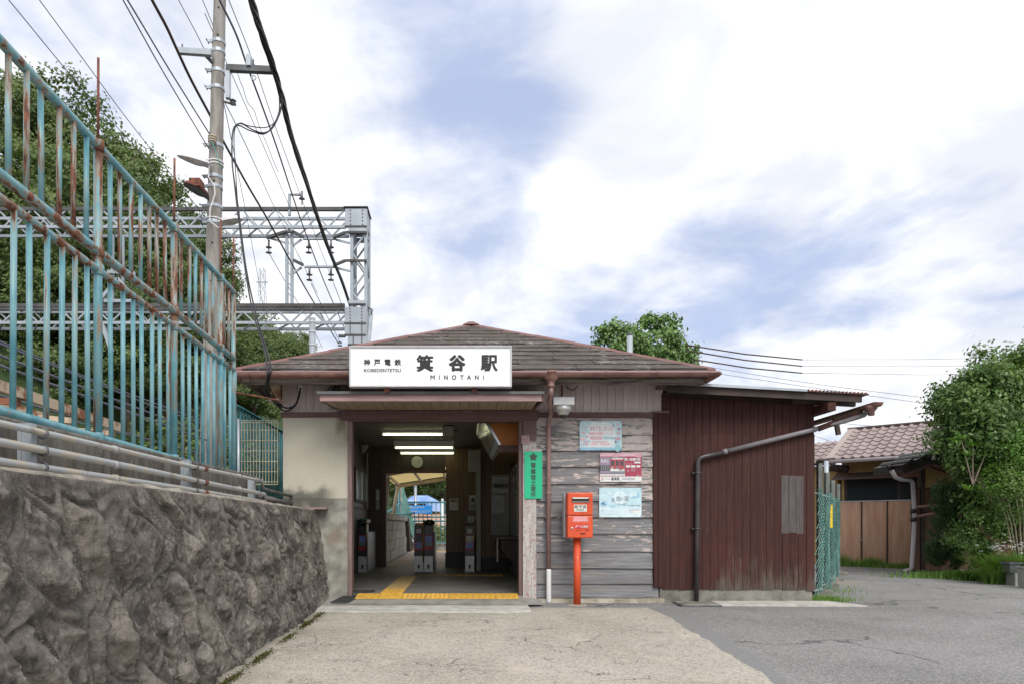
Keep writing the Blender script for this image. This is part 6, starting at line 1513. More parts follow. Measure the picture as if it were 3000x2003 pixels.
# three service cables to the right, thick sleeves then thin wire
for k, (a, b, c, lab) in enumerate((((2010, 1010), (2350, 1053), (3050, 1044), 'topmost of the three service cables right of the roof'), ((2010, 1026), (2350, 1072), (3050, 1066), 'middle of the three service cables right of the roof'), ((2030, 1052), (2350, 1092), (3050, 1094), 'lowest of the three service cables right of the roof'))):
    t_ = thing('service_cable', lab, 'cable', tuple(P(a[0], a[1], 19)), 'overhead wires')
    mid = ((a[0] + b[0]) / 2, (a[1] + b[1]) / 2 + 5)
    MB().tube([P(*a, 19), P(*mid, 20), P(*b, 21)], .020, 6).build('sleeve', 'wire_brown', t_)
    MB().tube([P(*b, 21), P((b[0] + c[0]) / 2, (b[1] + c[1]) / 2 + 4, 23), P(*c, 25)], .007, 5).build('wire', 'wire_grey', t_)
for lab, pts in (('faint upper wire above the tiled house', [(2080, 1075), (2400, 1125), (2760, 1170)]), ('faint lower wire above the tiled house', [(2080, 1090), (2420, 1140), (2780, 1190)]), ('faint wire passing over the tiled ridge', [(2385, 1230), (2480, 1240), (2620, 1252), (2720, 1262)]), ('faint wire behind the shed downpipe', [(2385, 1275), (2470, 1300), (2560, 1300)])):
    wire('overhead_wire', lab, [(a, b, 30) for a, b in pts], .010, 'wire_grey')
for k, (x, z) in enumerate(((-4.4, 2.55), (-4.6, 2.72), (-5.2, 2.5), (-5.5, 3.2), (-6.4, 3.6), (-7.2, 3.0))):
    o = MB().tube([(x, 3, z), (x, 12, z - .10), (x, 22, z), (x - .2, 34, z - .1), (x - .2, 45, z)], .014, 5).build('track_cable', 'wire_grey', None, True, loc=(x, 22, z)); tag(o, ('low grey trackside cable nearest behind the teal railing', 'second trackside cable behind the railing, a little higher', 'low trackside cable third from the railing', 'trackside cable at half height, fourth from the railing', 'highest of the grey trackside cables behind the railing', 'farthest of the grey trackside cables behind the railing')[k], 'cable', 'trackside cables')

# ------------------------------------------------------------------ railway gantry
YG, YB2 = 22.0, 22.7
ga = thing('railway_gantry', 'grey lattice steel catenary gantry rising behind the station roof', 'gantry', (-3.3, YG, 1))
def chord(name, x0, x1, py, Y, w_, h, m_): return MB().beam(P(x0, py, Y), P(x1, py, Y), w_, h).build(name, m_, ga)
XL = -500
Z = lambda py: PZ(py, YG)
Xg = lambda px: PX(px, YG)
def beam_(z1, z0, x0, x1, pitch, dark_top, nm):
    t_ = MB().box(x0, x1, YG - .05, YG + .05, z1 - .06, z1 + .05).build(nm, 'gantry_dark', ga)
    for y, z, m_ in ((YB2, z1, 'gantry_paint'), (YG, z0, 'gantry_paint'), (YB2, z0, 'gantry_paint')): MB().box(x0, x1, y - .045, y + .045, z - .045, z + .045).build('chord', m_, t_)
    n = int((x1 - x0) / pitch); k = 0
    for i in range(n):
        a, b = x1 - i * pitch, x1 - (i + 1) * pitch
        for y in (YG, YB2):
            up_ = (i % 2 == 0)
            MB().beam((a, y, z1 if up_ else z0), (b, y, z0 if up_ else z1), .045, .055, (0, 1, 0)).build('lattice_bar', 'gantry_paint', t_)
        if i % 2: MB().beam((a, YG, z0), (b, YB2, z0), .04, .045).build('lattice_bar', 'gantry_paint', t_)
    return t_
ub = beam_(Z(613), Z(666), Xg(-420), Xg(1012), .56, 1, 'beam')
lb_ = beam_(Z(895), Z(946), Xg(-420), Xg(1010), .58, 1, 'beam')
MB().box(Xg(-420), Xg(1010), YG - .06, YG + .06, Z(910), Z(903)).build('chord', 'gantry_dark', lb_)
pxl, pxr = Xg(1031), Xg(1072)
for x in (pxl, pxr):
    for y in (YG, YB2): MB().box(x - .05, x + .05, y - .05, y + .05, 1.1, Z(614)).build('post', 'gantry_paint', ga)
zz = Z(684); i = 0
while zz > 1.6:
    z2 = zz - .62
    for y in (YG, YB2): MB().beam((pxl if i % 2 else pxr, y, zz), (pxr if i % 2 else pxl, y, z2), .05, .06, (0, 1, 0)).build('lattice_bar', 'gantry_paint', ga)
    for x in (pxl, pxr): MB().beam((x, YG if i % 2 else YB2, zz), (x, YB2 if i % 2 else YG, z2), .05, .06, (1, 0, 0)).build('lattice_bar', 'gantry_paint', ga)
    zz = z2; i += 1
def plate(x0, x1, y0, y1, bolts=True):
    p_ = MB().box(Xg(x0), Xg(x1), YG - .075, YG - .055, Z(y1), Z(y0)).build('gusset_plate', 'gantry_paint', ga)
    MB().box(Xg(x0) + .01, Xg(x1) - .01, YB2 + .055, YB2 + .075, Z(y1), Z(y0)).build('gusset_plate', 'gantry_paint', ga)
    MB().box(Xg(x1) - .02, Xg(x1), YG - .055, YB2 + .055, Z(y1), Z(y0)).build('gusset_plate', 'gantry_paint', ga)
    MB().box(Xg(x0), Xg(x1), YG - .10, YG + .0, Z(y1) - .03, Z(y1) + .015).build('flange', 'gantry_dark', ga)
    if bolts:
        m = MB()
        for k in range(5):
            for x in (x0 + 16, x1 - 12): m.lathe((Xg(x), YG - .076, Z(y0 + (y1 - y0) * (k + .5) / 5)), [(.022, 0), (.018, -.02)], 6, 'y')
        m.build('bolts', 'gantry_dark', p_)
plate(1012, 1075, 615, 666); plate(1022, 1073, 669, 684, False); plate(1022, 1072, 882, 893, False); plate(1011, 1073, 902, 948); plate(1011, 1073, 951, 982); plate(1020, 1073, 985, 1010)
MB().box(Xg(1008), Xg(1079), YG - .11, YB2 + .1, Z(612), Z(609)).build('cap', 'gantry_dark', ga)
for py in (686, 768):
    MB().beam((Xg(978), YG - .1, Z(py + 14)), (Xg(1012), YG - .1, Z(py)), .10, .07).build('cross_arm', 'gantry_dark', ga); MB().box(Xg(1012), Xg(1076), YG - .15, YG - .08, Z(py + 3), Z(py - 3)).build('cross_arm', 'gantry_dark', ga)
    MB().beam((Xg(984), YG, Z(py + 17)), (Xg(1030), YG, Z(py + 28)), .05, .06).build('brace', 'gantry_paint', ga)
    MB().box(Xg(888 if py < 700 else 894), Xg(985), YG - .04, YG + .04, Z(py + 17), Z(py + 12)).build('cross_arm', 'gantry_paint', ga)
    MB().beam((Xg(862), YG - .1, Z(py - 2)), (Xg(890), YG - .1, Z(py + 12)), .10, .08).build('cross_arm', 'gantry_dark', ga); MB().beam((Xg(858), YG, Z(py + 34)), (Xg(884), YG, Z(py + 16)), .05, .06).build('brace', 'gantry_paint', ga)
MB().beam((Xg(783), YG - .1, Z(701)), (Xg(838), YG - .1, Z(684)), .10, .08).build('cross_arm', 'gantry_dark', ga); MB().box(Xg(838), Xg(864), YG - .15, YG - .07, Z(687), Z(682)).build('cross_arm', 'gantry_dark', ga)
MB().beam((Xg(790), YG, Z(698)), (Xg(836), YG, Z(712)), .05, .06).build('brace', 'gantry_paint', ga)
for x in (840, 855): MB().box(Xg(x) - .045, Xg(x) + .045, YG - .03, YG + .06, Z(893), Z(667)).build('hanger', 'gantry_paint', ga)
for k in range(6): MB().beam((Xg(840), YG, Z(700 + 30 * k)), (Xg(855), YG, Z(725 + 30 * k)), .03, .05, (0, 1, 0)).build('lattice_bar', 'gantry_paint', ga)
MB().tube([(Xg(848), YG, Z(632)), (Xg(848), YG, Z(571)), (Xg(882), YG, Z(571)), (Xg(882), YG, Z(582))], .055, 6).build('hook', 'gantry_paint', ga)
for x, y, n in ((885, 584, 1), (788, 726, 2), (905, 726, 2), (970, 726, 2), (907, 806, 2), (970, 806, 2)):
    m = MB(); m.tube([(Xg(x), YG - .02, Z(y - 22)), (Xg(x), YG - .02, Z(y))], .035, 6)
    insul(m, (Xg(x), YG - .02, Z(y)), .105, n, .17); m.tube([(Xg(x), YG - .02, Z(y)), (Xg(x), YG - .02, Z(y + 18))], .02, 6); m.build('insulator', 'insulator', ga, True)
m = MB(); MB().box(Xg(992), Xg(1012), YG - .05, YG + .05, Z(988), Z(981)).build('cross_arm', 'gantry_dark', ga); insul(m, (Xg(996), YG, Z(1003)), .08, 2, .10); m.build('insulator', 'insulator', ga, True)
for k in range(3): MB().tube([(Xg(1078), YG, Z(900)), (Xg(1088 + 2 * k), YG, Z(908)), (Xg(1090 - 3 * k), YG, Z(930)), (Xg(1082 - 3 * k), YG, Z(1010)), (Xg(1082 - 3 * k), YG, 4)], .03, 6).build('conduit', 'galv', ga)
# left side brackets seen through the railing
for x in (330, 360): MB().beam((Xg(x), YG, Z(690)), (Xg(x), YG, Z(895)), .08, .08).build('hanger', 'gantry_paint', ga)
for a, b in (((300, 880), (350, 820)), ((350, 820), (400, 880)), ((320, 800), (400, 805)), ((310, 885), (395, 885))): MB().beam((Xg(a[0]), YG - .1, Z(a[1])), (Xg(b[0]), YG - .1, Z(b[1])), .08, .10).build('brace', 'gantry_paint', ga)
MB().beam((Xg(300), YG, Z(950)), (Xg(328), YG, Z(1030)), .10, .12).build('brace', 'gantry_paint', ga)
sp_ = thing('steel_post', 'short grey steel post with bands behind the left roof slope', 'post', (-4.17, 19, 1.1))
MB().tube([(PX(915, 19), 19, 1.1), (PX(915, 19), 19, PZ(932, 19))], .09, 12).build('tube', 'galv', sp_, True)
for py in (944, 972, 1010): MB().lathe((PX(915, 19), 19, PZ(py, 19)), [(.095, -.015), (.102, -.015), (.102, .015), (.095, .015)], 12).build('band', 'white_plastic', sp_)
# transmission tower on the far hill
pt = thing('transmission_tower', 'faint lattice transmission tower far beyond the railway gantry', 'tower', (PX(768, 150), 150, 14))
m = MB(); zt, zb_ = PZ(787, 150), 14
for lv in range(15):
    f0, f1 = lv / 15, (lv + 1) / 15; w0 = .5 + 1.3 * (1 - f0); w1 = .5 + 1.3 * (1 - f1); za, zc2 = zb_ + (zt - zb_) * f0, zb_ + (zt - zb_) * f1; xc = PX(768, 150)
    for sx_, sy_ in ((-1, -1), (1, -1), (1, 1), (-1, 1)): m.beam((xc + sx_ * w0, 150 + sy_ * w0, za), (xc + sx_ * w1, 150 + sy_ * w1, zc2), .11, .11)
    for s_ in (-1, 1): m.beam((xc - w0, 150 + s_ * w0, za), (xc + w1, 150 + s_ * w1, zc2), .07, .07); m.beam((xc + w0, 150 + s_ * w0, za), (xc - w1, 150 + s_ * w1, zc2), .07, .07)
m.build('lattice', 'gantry_paint', pt)
for z in (zt - 3, zt - 8, zt - 13): MB().beam((PX(768, 150) - 1.3, 150, z), (PX(768, 150) + 1.3, 150, z), .2, .2).build('cross_arm', 'gantry_paint', pt)
fl = thing('flue_pipe', 'short galvanised flue pipe with dark cap behind the right roof slope', 'flue', (PX(1845, 13), 13, 2.6))
MB().tube([(PX(1845, 13), 13, 2.6), (PX(1845, 13), 13, PZ(983, 13))], .055, 14).build('tube', 'galv', fl, True); MB().tube([(PX(1845, 13), 13, PZ(984, 13)), (PX(1845, 13), 13, PZ(977, 13))], .057, 14).build('cap', 'galv_dark', fl, True)

# ------------------------------------------------------------------ net fence, tiled house and its gate on the right
nf = thing('net_fence', 'sagging green wire net fence on grey posts beside the shed', 'fence', (5.8, 11, 0))
pp = [(4.66, 9.05), (5.13, 9.8), (5.84, 10.93), (6.56, 12.1), (7.43, 13.5)]
for k, (x, y) in enumerate(pp[1:]):
    MB().box(x - .03, x + .03, y - .03, y + .03, -.02, (1.877, 1.83, 1.78, 1.80)[k]).build('post', 'fence_post', nf); MB().box(x - .11, x + .14, y - .12, y + .12, -.05, .07).build('footing', 'plinth', nf, bev=.015)
MB().tube([(7.15, 13.4, 1.2), (7.15, 13.4, 2.25)], .045, 8).build('tall_post', 'galv', nf, True)
m = MB(); L_ = 0; seg_ = []
for a, b in zip(pp[:-1], pp[1:]): seg_.append((L_, Vector((*a, 0)), Vector((*b, 0)))); L_ += (Vector(a) - Vector(b)).length
def along(s_):
    for l0, a, b in reversed(seg_):
        if s_ >= l0: t = (s_ - l0) / (b - a).length; return a.lerp(b, min(t, 1)) + Vector((.05, -.03, 0)) * math.sin(math.pi * min(t, 1)) * 1.2
    return seg_[0][1]
stp = .085; Hn = 1.42
n = int((L_ + Hn) / stp)
for d in (1, -1):
    for k in range(n):
        pts = []
        for j in range(9):
            z = Hn * j / 8; s_ = k * stp - (z if d > 0 else Hn - z)
            if 0 <= s_ <= L_: p = along(s_); pts.append((p.x + .02 * math.sin(s_ * 5), p.y + .03 * math.sin(s_ * 3 + z * 4), z + .05 + .02 * math.sin(s_ * 4)))
        if len(pts) > 1: m.tube(pts, .0042, 3, False)
tag(m.build('net', 'net_green', nf), None, None, None, 'stuff')
for z in (.12, 1.42): MB().tube([along(s_) + Vector((0, 0, z)) for s_ in np.linspace(0, L_, 14)], .010, 5).build('wire', 'galv', nf)
MB().box(5.93, 5.97, 11.0, 11.08, .95, 1.32).build('tag', 'yellow_tag', nf)

u_, n_ = Vector((-.7071, .7071, 0)), Vector((-.7071, -.7071, 0)); OH = Vector((10.33, 15.7, 0))
def H(u, n, z): return OH + u_ * u + n_ * n + Vector((0, 0, z))
def hbox(mb, u0, u1, n0, n1, z0, z1, z0b=None, z1b=None): return mb.hexa([H(u0, n0, z0), H(u1, n0, z0), H(u1, n1, z0 if z0b is None else z0b), H(u0, n1, z0 if z0b is None else z0b), H(u0, n0, z1), H(u1, n0, z1), H(u1, n1, z1 if z1b is None else z1b), H(u0, n1, z1 if z1b is None else z1b)])
hs = thing('tiled_house', 'low ochre house with pinkish tiled roof and brown corrugated screen', 'house', tuple(OH))
hbox(MB(), -5, 1.52, -3.2, -.22, -.05, 2.60).build('wall', 'ochre_wall', hs)
hbox(MB(), -.9, 1.45, -.219, -.18, 1.50, 2.15).build('window_frame', 'dark_timber', hs)
for a, b in ((-.85, .25), (.32, 1.38)): hbox(MB(), a, b, -.182, -.172, 1.55, 2.08).build('window_pane', 'window_glass', hs)
# corrugated screen
def corr(u0, u1, z0, z1, n0, pitch, mat, parent, name='panel', amp=.008):
    m = MB(); k = int((u1 - u0) / (pitch / 4)); 
    for i in range(k + 1):
        u = u0 + (u1 - u0) * i / k; a = n0 + amp * (0, 1, 1, 0)[i % 4]
        for nn in (a, a - .004): m.v += [H(u, nn, z0)[:], H(u, nn, z1)[:]]
    for i in range(k): m.f += [(4 * i, 4 * i + 4, 4 * i + 5, 4 * i + 1), (4 * i + 2, 4 * i + 3, 4 * i + 7, 4 * i + 6)]; m.mi += [0, 0]
    return m.build(name, mat, parent)
for a, b in ((-.02, .46), (.50, 1.0), (1.04, 1.55)): corr(a, b, .06, 1.55, .0, .042, 'brown_sheet', hs)
for a in (.465, 1.005): hbox(MB(), a, a + .03, -.02, -.005, .05, 1.54).build('screen_post', 'dark_timber', hs)
hbox(MB(), -.02, 1.56, -.02, .014, 1.552, 1.575).build('screen_rail', 'galv', hs)
MB().lathe(H(1.02, .02, .62), [(.02, -.01), (.025, .01)], 10, 'y').build('latch', 'steel', hs)
# rusty corrugated awning over the window
m = MB(); k = 60
for i in range(k + 1):
    u = -1.0 + 2.62 * i / k; a = .008 * (0, 1, 1, 0)[i % 4]; m.v += [H(u, -.20, 2.27 + a)[:], H(u, .22, 2.10 + a)[:], H(u, .22, 2.085 + a)[:]]
for i in range(k):
    for j in range(2): m.f.append((3 * i + j, 3 * i + j + 1, 3 * i + 4 + j, 3 * i + 3 + j)); m.mi.append(0)
m.build('awning', 'rust_sheet', hs)
# roof tiles
ne, ze, nr, zr = .50, 2.56, -1.30, 3.45; ul, ur = 1.66, -4.6
hrf = hbox(MB(), ur, ul, ne - .03, nr, ze - .06, ze - .01, zr - .06, zr - .01).build('roof', 'dark_timber', hs)
hbox(MB(), ur, ul, nr, -3.4, zr - .06, zr - .01, 2.5, 2.55).build('roof_slope', 'pink_tile', hs)
tw, rows = .205, 8; sl_ = Vector((0, 0, 0)); dsl = (H(0, nr, zr) - H(0, ne, ze)); Ls = dsl.length; dsl = dsl / Ls; up_n = (u_.cross(dsl)).normalized(); up_n = up_n if up_n.z > 0 else -up_n
tl = Ls / rows
tm = MB(); prof = [(0, .0), (.10, .022), (.24, .040), (.38, .034), (.50, .014), (.62, .004), (.80, .002), (1.0, .004)]
b0 = H(0, ne, ze)
tv = []
for a, h in prof:
    p = u_ * (-tw * a); tv += [(p + up_n * (h + .026))[:], (p + dsl * tl * 1.05 + up_n * (h + .002))[:], (p + up_n * (h * .6))[:]]
k = len(prof); tm.add(tv, [(3 * i, 3 * i + 1, 3 * i + 4, 3 * i + 3) for i in range(k - 1)] + [(3 * i + 2, 3 * i, 3 * i + 3, 3 * i + 5) for i in range(k - 1)])
tme = tm.mesh('tile', 'pink_tile')
for r in range(rows):
    c = 0
    while ul - .10 - c * tw > ur:
        if ul - c * tw > -4.4:
            o = bpy.data.objects.new('tile', tme); COL.objects.link(o); o.parent = hrf; o.location = b0 + u_ * (ul - .12 - c * tw) + dsl * (tl * r - .02) - org(hs)
        c += 1
m = MB(); p0, p1 = H(ul, ne + .02, ze), H(ul, nr, zr); q_ = u_ * -.16; up2 = up_n * .05
m.hexa([p0, p0 + q_, p1 + q_, p1, p0 + up2, p0 + q_ + up2, p1 + q_ + up2, p1 + up2]); m.build('barge', 'barge_pink', hrf)
MB().tube([H(ul + .02, nr, zr + .02), H(ur, nr, zr + .02)], .05, 8).build('ridge', 'dark_timber', hrf)
MB().tube([H(ul - .1, ne + .05, ze - .05), H(ur, ne + .05, ze - .05)], .045, 8).build('gutter', 'pipe_lilac', hs, True)
wr = hbox(MB(), 1.7, 5.0, -.3, -1.9, 2.50, 2.54, 3.02, 3.06).build('wing_roof', 'dark_timber', hs)
for r in range(6):
    for c in range(14):
        o = bpy.data.objects.new('tile', tme); COL.objects.link(o); o.parent = wr; o.location = H(4.6 - c * tw, -.3, 2.55) + dsl * (tl * r) - org(hs)
hbox(MB(), 1.7, 5.0, -3.0, -.5, -.05, 2.5).build('wing_wall', 'ochre_wall', hs)
MB().tube([H(1.75, -.1, 2.42), H(1.35, -.15, 2.36)], .09, 10).build('beam_end', 'dark_timber', hs)
m = MB(); 
for k in range(5): m.tube([H(1.95 + .05 * k, .05 - .1 * k, 2.60), H(1.75 + .05 * k, .08 - .1 * k, 2.56)], .04, 6)
m.build('ridge_end_tiles', 'black_tile', hs)
# gate house with black tiles
gh = thing('gate_house', 'small gatehouse with black tiled gable, cream plaster and brown boards', 'gatehouse', (9.8, 14.3, 0))
Yh = 14.3
MB().box(9.62, 11.4, Yh, Yh + .12, 1.77, 2.30).build('plaster_wall', 'ochre_wall', gh)
MB().box(9.60, 9.69, Yh - .02, Yh + .08, .02, 2.28).build('corner_post', 'dark_timber', gh)
bw2 = MB().box(9.49, 11.4, Yh + .012, Yh + .14, .0, 1.765).build('board_wall', 'dark_timber', gh)
src = None
for k in range(17):
    if src is None: src = MB().box(9.70, 9.80, Yh - .006, Yh + .012, .04, 1.74).build('board', 'brown_cladding', bw2)
    else: copypart(src, bw2, (.102 * k, 0, 0))
MB().box(9.49, 9.58, Yh - .006, Yh + .012, .04, 1.74).build('board', 'brown_cladding', bw2)
MB().box(9.68, 11.4, Yh - .015, Yh - .002, 1.741, 1.775).build('rail', 'dark_timber', gh)
pk = (9.55, 2.42); lf = (8.94, 2.20); rt_ = (10.75, 2.03)
for nm, a, b in (('roof_slope', lf, pk), ('roof_slope', pk, rt_)):
    rs_ = MB().prism([(a[0], a[1] - .15), (b[0], b[1] - .15), (b[0], b[1] + .02), (a[0], a[1] + .02)], Yh - .45, Yh + .55).build(nm, 'black_tile', gh)
    L2 = math.hypot(b[0] - a[0], b[1] - a[1]); k = int(L2 / .22)
    for i in range(k): f = (i + .5) / k; MB().lathe((a[0] + (b[0] - a[0]) * f, Yh - .5, a[1] + (b[1] - a[1]) * f + .02), [(.055, 0), (.06, .05), (.06, .95)], 8, 'y').build('tile', 'black_tile', rs_)
    MB().prism([(a[0] + .05, a[1] - .23), (b[0], b[1] - .23), (b[0], b[1] - .15), (a[0] + .05, a[1] - .15)], Yh - .40, Yh - .34).build('barge_board', 'brown_trim', gh)
MB().tube([(9.55, Yh - .5, 2.45), (9.55, Yh + .55, 2.45)], .07, 8).build('ridge', 'black_tile', gh)
for f, (a, b) in ((.98, (lf, pk)), (.30, (pk, rt_))): MB().box(a[0] + (b[0] - a[0]) * f - .012, a[0] + (b[0] - a[0]) * f + .012, Yh - .512, Yh - .45, a[1] + (b[1] - a[1]) * f - .10, a[1] + (b[1] - a[1]) * f + .07).build('joint', 'pipe_lilac', gh)
MB().tube([P(2612, 1377, 13.95), P(2624, 1397, 13.95), P(2640, 1403, 13.95), P(2668, 1405, 14.1), P(2674, 1412, 14.15), P(2679, 1500, 14.15), P(2677, 1560, 14.15), P(2671, 1662, 14.12), P(2664, 1668, 14.0), P(2650, 1672, 13.95)], .042, 10).build('downpipe', 'pipe_lilac', gh, True)
for a, b, c in ((2690, 2800, 1483), (2690, 2800, 1511)): MB().tube([P(a, c, 14.2), P(b, c - (9 if c < 1500 else 22), 14.2)], .032, 8).build('cross_pipe', 'pipe_copper', gh, True)
for py in (1495, 1520): MB().tube([P(2676, py - 6, 14.15), P(2676, py + 6, 14.15)], .06, 10).build('joint', 'black_rubber', gh, True)
MB().tube([P(2605, 1366, 13.85), P(2605, 1366, 14.9)], .06, 8).build('gutter', 'black_tile', gh, True)

# ------------------------------------------------------------------ trees and plants
CR = [crown_mesh('crown', s_, 3.0, 3.0, 2.7, 85, 17000, .36, .22, 'leaf_forest', .5, .66, .55, .25) for s_ in (1, 2, 3)]
CRF = crown_mesh('crown', 9, 3.0, 3.0, 2.6, 90, 7000, .5, .30, 'leaf_far', .6, .6, .6, .25)
TR = trunk_mb((0, 0, -6), (0, 0, 1.0), .26, .12, 9, 4, 2.2).mesh('trunk', 'bark', Vector((0, 0, 0)), True)
TR2 = trunk_mb((0, 0, -6), (.2, .1, .8), .24, .10, 9, 8, 2.0).mesh('trunk', 'bark', Vector((0, 0, 0)), True)
def tree(label, px, py, Y, s, k, far=False, group='trees on the slope behind the railway'):
    c = P(px, py, Y); t_ = thing('tree', label, 'tree', (c.x, c.y, c.z - 5.5 * s), group)
    rr_ = random.Random(int(px * 7 + py))
    o = mkobj('crown', CRF if far else CR[k % 3], t_, (0, 0, 5.5 * s)); o.scale = (s * rr_.uniform(.92, 1.1), s * rr_.uniform(.92, 1.1), s * rr_.uniform(.9, 1.08)); o.rotation_euler = (0, 0, rr_.uniform(0, 6.28))
    q = mkobj('trunk', (TR, TR2)[k % 2], t_, (0, 0, 5.5 * s)); q.scale = (s, s, s); q.rotation_euler = (0, 0, rr_.uniform(0, 6.28))
TL = [
 ('tall leafy tree at the left edge, its crown topping the upper railing', 25, 430, 30, 1.10),
 ('broad green tree behind the first rusty rod of the railing', 205, 520, 31, 1.06),
 ('green tree crown sloping down right of the first rod', 325, 600, 29, .80),
 ('rounded tree just left of the utility pole lamps', 425, 680, 32, .92),
 ('dark tree in the gap left of the pole below the rusty lamp', 400, 760, 27, .75),
 ('small tree crown showing right of the utility pole above the railing end', 580, 810, 31, .66),
 ('tree behind the end of the railing under the gantry beam', 605, 935, 33, .60),
 ('dark tree behind the middle of the upper railing', 130, 680, 26, .95),
 ('dark tree low at the left edge behind the upper balusters', -40, 720, 28, 1.05),
 ('shaded tree behind the lower balusters at the left edge', 40, 930, 25, .85),
 ('shaded tree behind the lower balusters below the first post', 260, 900, 25, .82),
 ('shaded tree behind the second post of the railing', 470, 930, 26, .80),
 ('low bushy tree behind the foot of the railing, left part', 170, 1090, 24, .62),
 ('low bushy tree behind the foot of the railing, middle part', 380, 1080, 24, .60),
 ('low bushy tree behind the foot of the railing by the pole', 560, 1090, 27, .68),
 ('bushy tree showing between the railing end and the roof corner', 655, 1085, 29, .52),
 ('low tree under the left eave of the station', 740, 1150, 30, .52)]
for k, (lab, px, py, Y, s) in enumerate(TL): tree(lab, px, py, Y, s, k)
for k, (lab, px, py, Y, s) in enumerate((('pale far tree left of the short steel post', 800, 1035, 52, .62), ('yellowish far tree beside the steel post', 855, 1045, 50, .50), ('small feathery far tree just above the roof slope', 872, 1012, 58, .42), ('far pale trees behind the drop cable', 735, 1000, 55, .75))): tree(lab, px, py, Y, s, k, True, 'far trees beyond the station')
for k, (lab, px, py, Y, s) in enumerate((('tree seen through the ticket hall left of the grey post', 1205, 1400, 46, .75), ('dark tree seen through the ticket hall at the right', 1300, 1390, 44, .85), ('bushy tree behind the blue tarpaulin', 1250, 1450, 48, .7))): tree(lab, px, py, Y, s, k, k == 0, 'trees seen through the hall')
tag(mkobj('undergrowth', crown_mesh('undergrowth', 31, 8, 4, 1.7, 120, 14000, .6, .28, 'leaf_forest'), None, (-13.5, 24, 2.6)), 'dark undergrowth along the railway behind the railing', None, None, 'stuff')
tag(mkobj('undergrowth', crown_mesh('undergrowth', 33, 3.5, 1.2, .55, 60, 5000, .25, .14, 'leaf_far'), None, (-2.2, 27, .25)), 'green undergrowth beyond the far railing', None, None, 'stuff')
# creeper-covered tree behind the right roof slope
kz = thing('creeper_mound', 'bright green creeper heaped over a stump behind the right roof slope', 'creeper', (PX(1900, 20), 20, 0))
kb = P(1905, 1030, 20)
for k, (px, py, rx, rz2, n) in enumerate(((1910, 1018, .92, .92, 5200), (1796, 1018, .62, .72, 3000), (1985, 1052, .52, .50, 2000), (1850, 1075, 1.2, .7, 3500))):
    c = P(px, py, 20 + .3 * k); mkobj('foliage', crown_mesh('foliage', 40 + k, rx, rx, rz2, 90, n, .10, .115, 'leaf_kudzu', .8, .45, .85, .12, -.9), kz, c - org(kz))
trunk_mb((kb.x, 20, 0), (kb.x, 20, kb.z), .3, .12, 6, 2, .8).build('trunk', 'bark', kz, True)
# camellia trees on the right
ca = thing('camellia_tree', 'glossy broad leafed tree leaning over the gatehouse roof at the right', 'tree', (9.9, 12.6, 0))
for k, (px, py, Y, rx, rz2, n) in enumerate(((2878, 1212, 12.3, .74, .86, 10500), (2960, 1160, 12.6, .80, .82, 7000), (2835, 1320, 12.2, .28, .30, 1400), (2975, 1330, 12.5, .75, .7, 5000), (2915, 1430, 12.7, .55, .75, 4500), (2990, 1500, 12.3, .5, .55, 2600))):
    c = P(px, py, Y); mkobj('crown', crown_mesh('crown', 50 + k, rx, rx, rz2, 130, int(n * 1.5), .115, .088, 'leaf_camellia', .8, .5, .52, .19, -.9), ca, c - org(ca))
for a, b, r0 in (((2985, 1600, 12.4), (2860, 1395, 12.3), .055), ((2975, 1590, 12.5), (2840, 1330, 12.4), .05), ((2995, 1590, 12.3), (2930, 1300, 12.5), .06), ((2990, 1560, 12.6), (2960, 1250, 12.6), .05)):
    p, q = P(*a), P(*b); mid = p.lerp(q, .5) + Vector((.05, 0, -.04)); MB().tube([Vector((p.x + .1, p.y, 0)), p, mid, q, q + (q - mid) * .6], [r0 * 1.1, r0, r0 * .85, r0 * .6, r0 * .25], 8).build('trunk', 'bark_pale', ca, True)
c2 = thing('broadleaf_tree', 'taller green tree at the right edge beyond the glossy one', 'tree', (11.2, 13.2, 0))
for k, (px, py, Y, rx, rz2, n) in enumerate(((3015, 1115, 13.4, .75, .55, 4500), (3090, 1300, 13.2, 1.2, 1.4, 6000))):
    c = P(px, py, Y); mkobj('crown', crown_mesh('crown', 60 + k, rx, rx, rz2, 90, n, .12, .09, 'leaf_bright' if k == 0 else 'leaf_camellia', .8, .5, .5, .2, -.9), c2, c - org(c2))
trunk_mb((11.2, 13.3, 0), (11.1, 13.3, 2.9), .09, .05, 6, 5, .8).build('trunk', 'bark_pale', c2, True)
sh_ = thing('leafy_shrub', 'light green small leafed shrub under the glossy tree at the right edge', 'shrub', (10.2, 11.9, 0))
for k, (px, py, Y, rx, rz2, n, mt) in enumerate(((2960, 1330, 11.7, .40, .46, 3200, 'leaf_bright'), (2975, 1440, 11.6, .36, .5, 2600, 'leaf_camellia'), (2925, 1410, 11.7, .28, .30, 1200, 'leaf_bright'), (2860, 1560, 12.2, .45, .42, 2200, 'leaf_camellia'))):
    c = P(px, py, Y); mkobj('foliage', crown_mesh('foliage', 70 + k, rx, rx, rz2, 80, n, .07, .05, mt, .8, .5, .55, .15, -.95), sh_, c - org(sh_))
for k in range(7):
    a = P(2985 + 4 * k, 1640, 11.8); b = P(2900 + 22 * k, 1390 + (k % 3) * 25, 11.7); MB().tube([Vector((a.x, a.y, 0)), a.lerp(b, .5) + Vector((.03, 0, 0)), b], [.016, .012, .006], 6).build('stem', 'bark_pale', sh_, True)
lp_ = thing('large_leaf_plant', 'plant with big pale green leaves poking out of the glossy tree', 'plant', tuple(P(2840, 1400, 11.9)))
rng = np.random.default_rng(8)
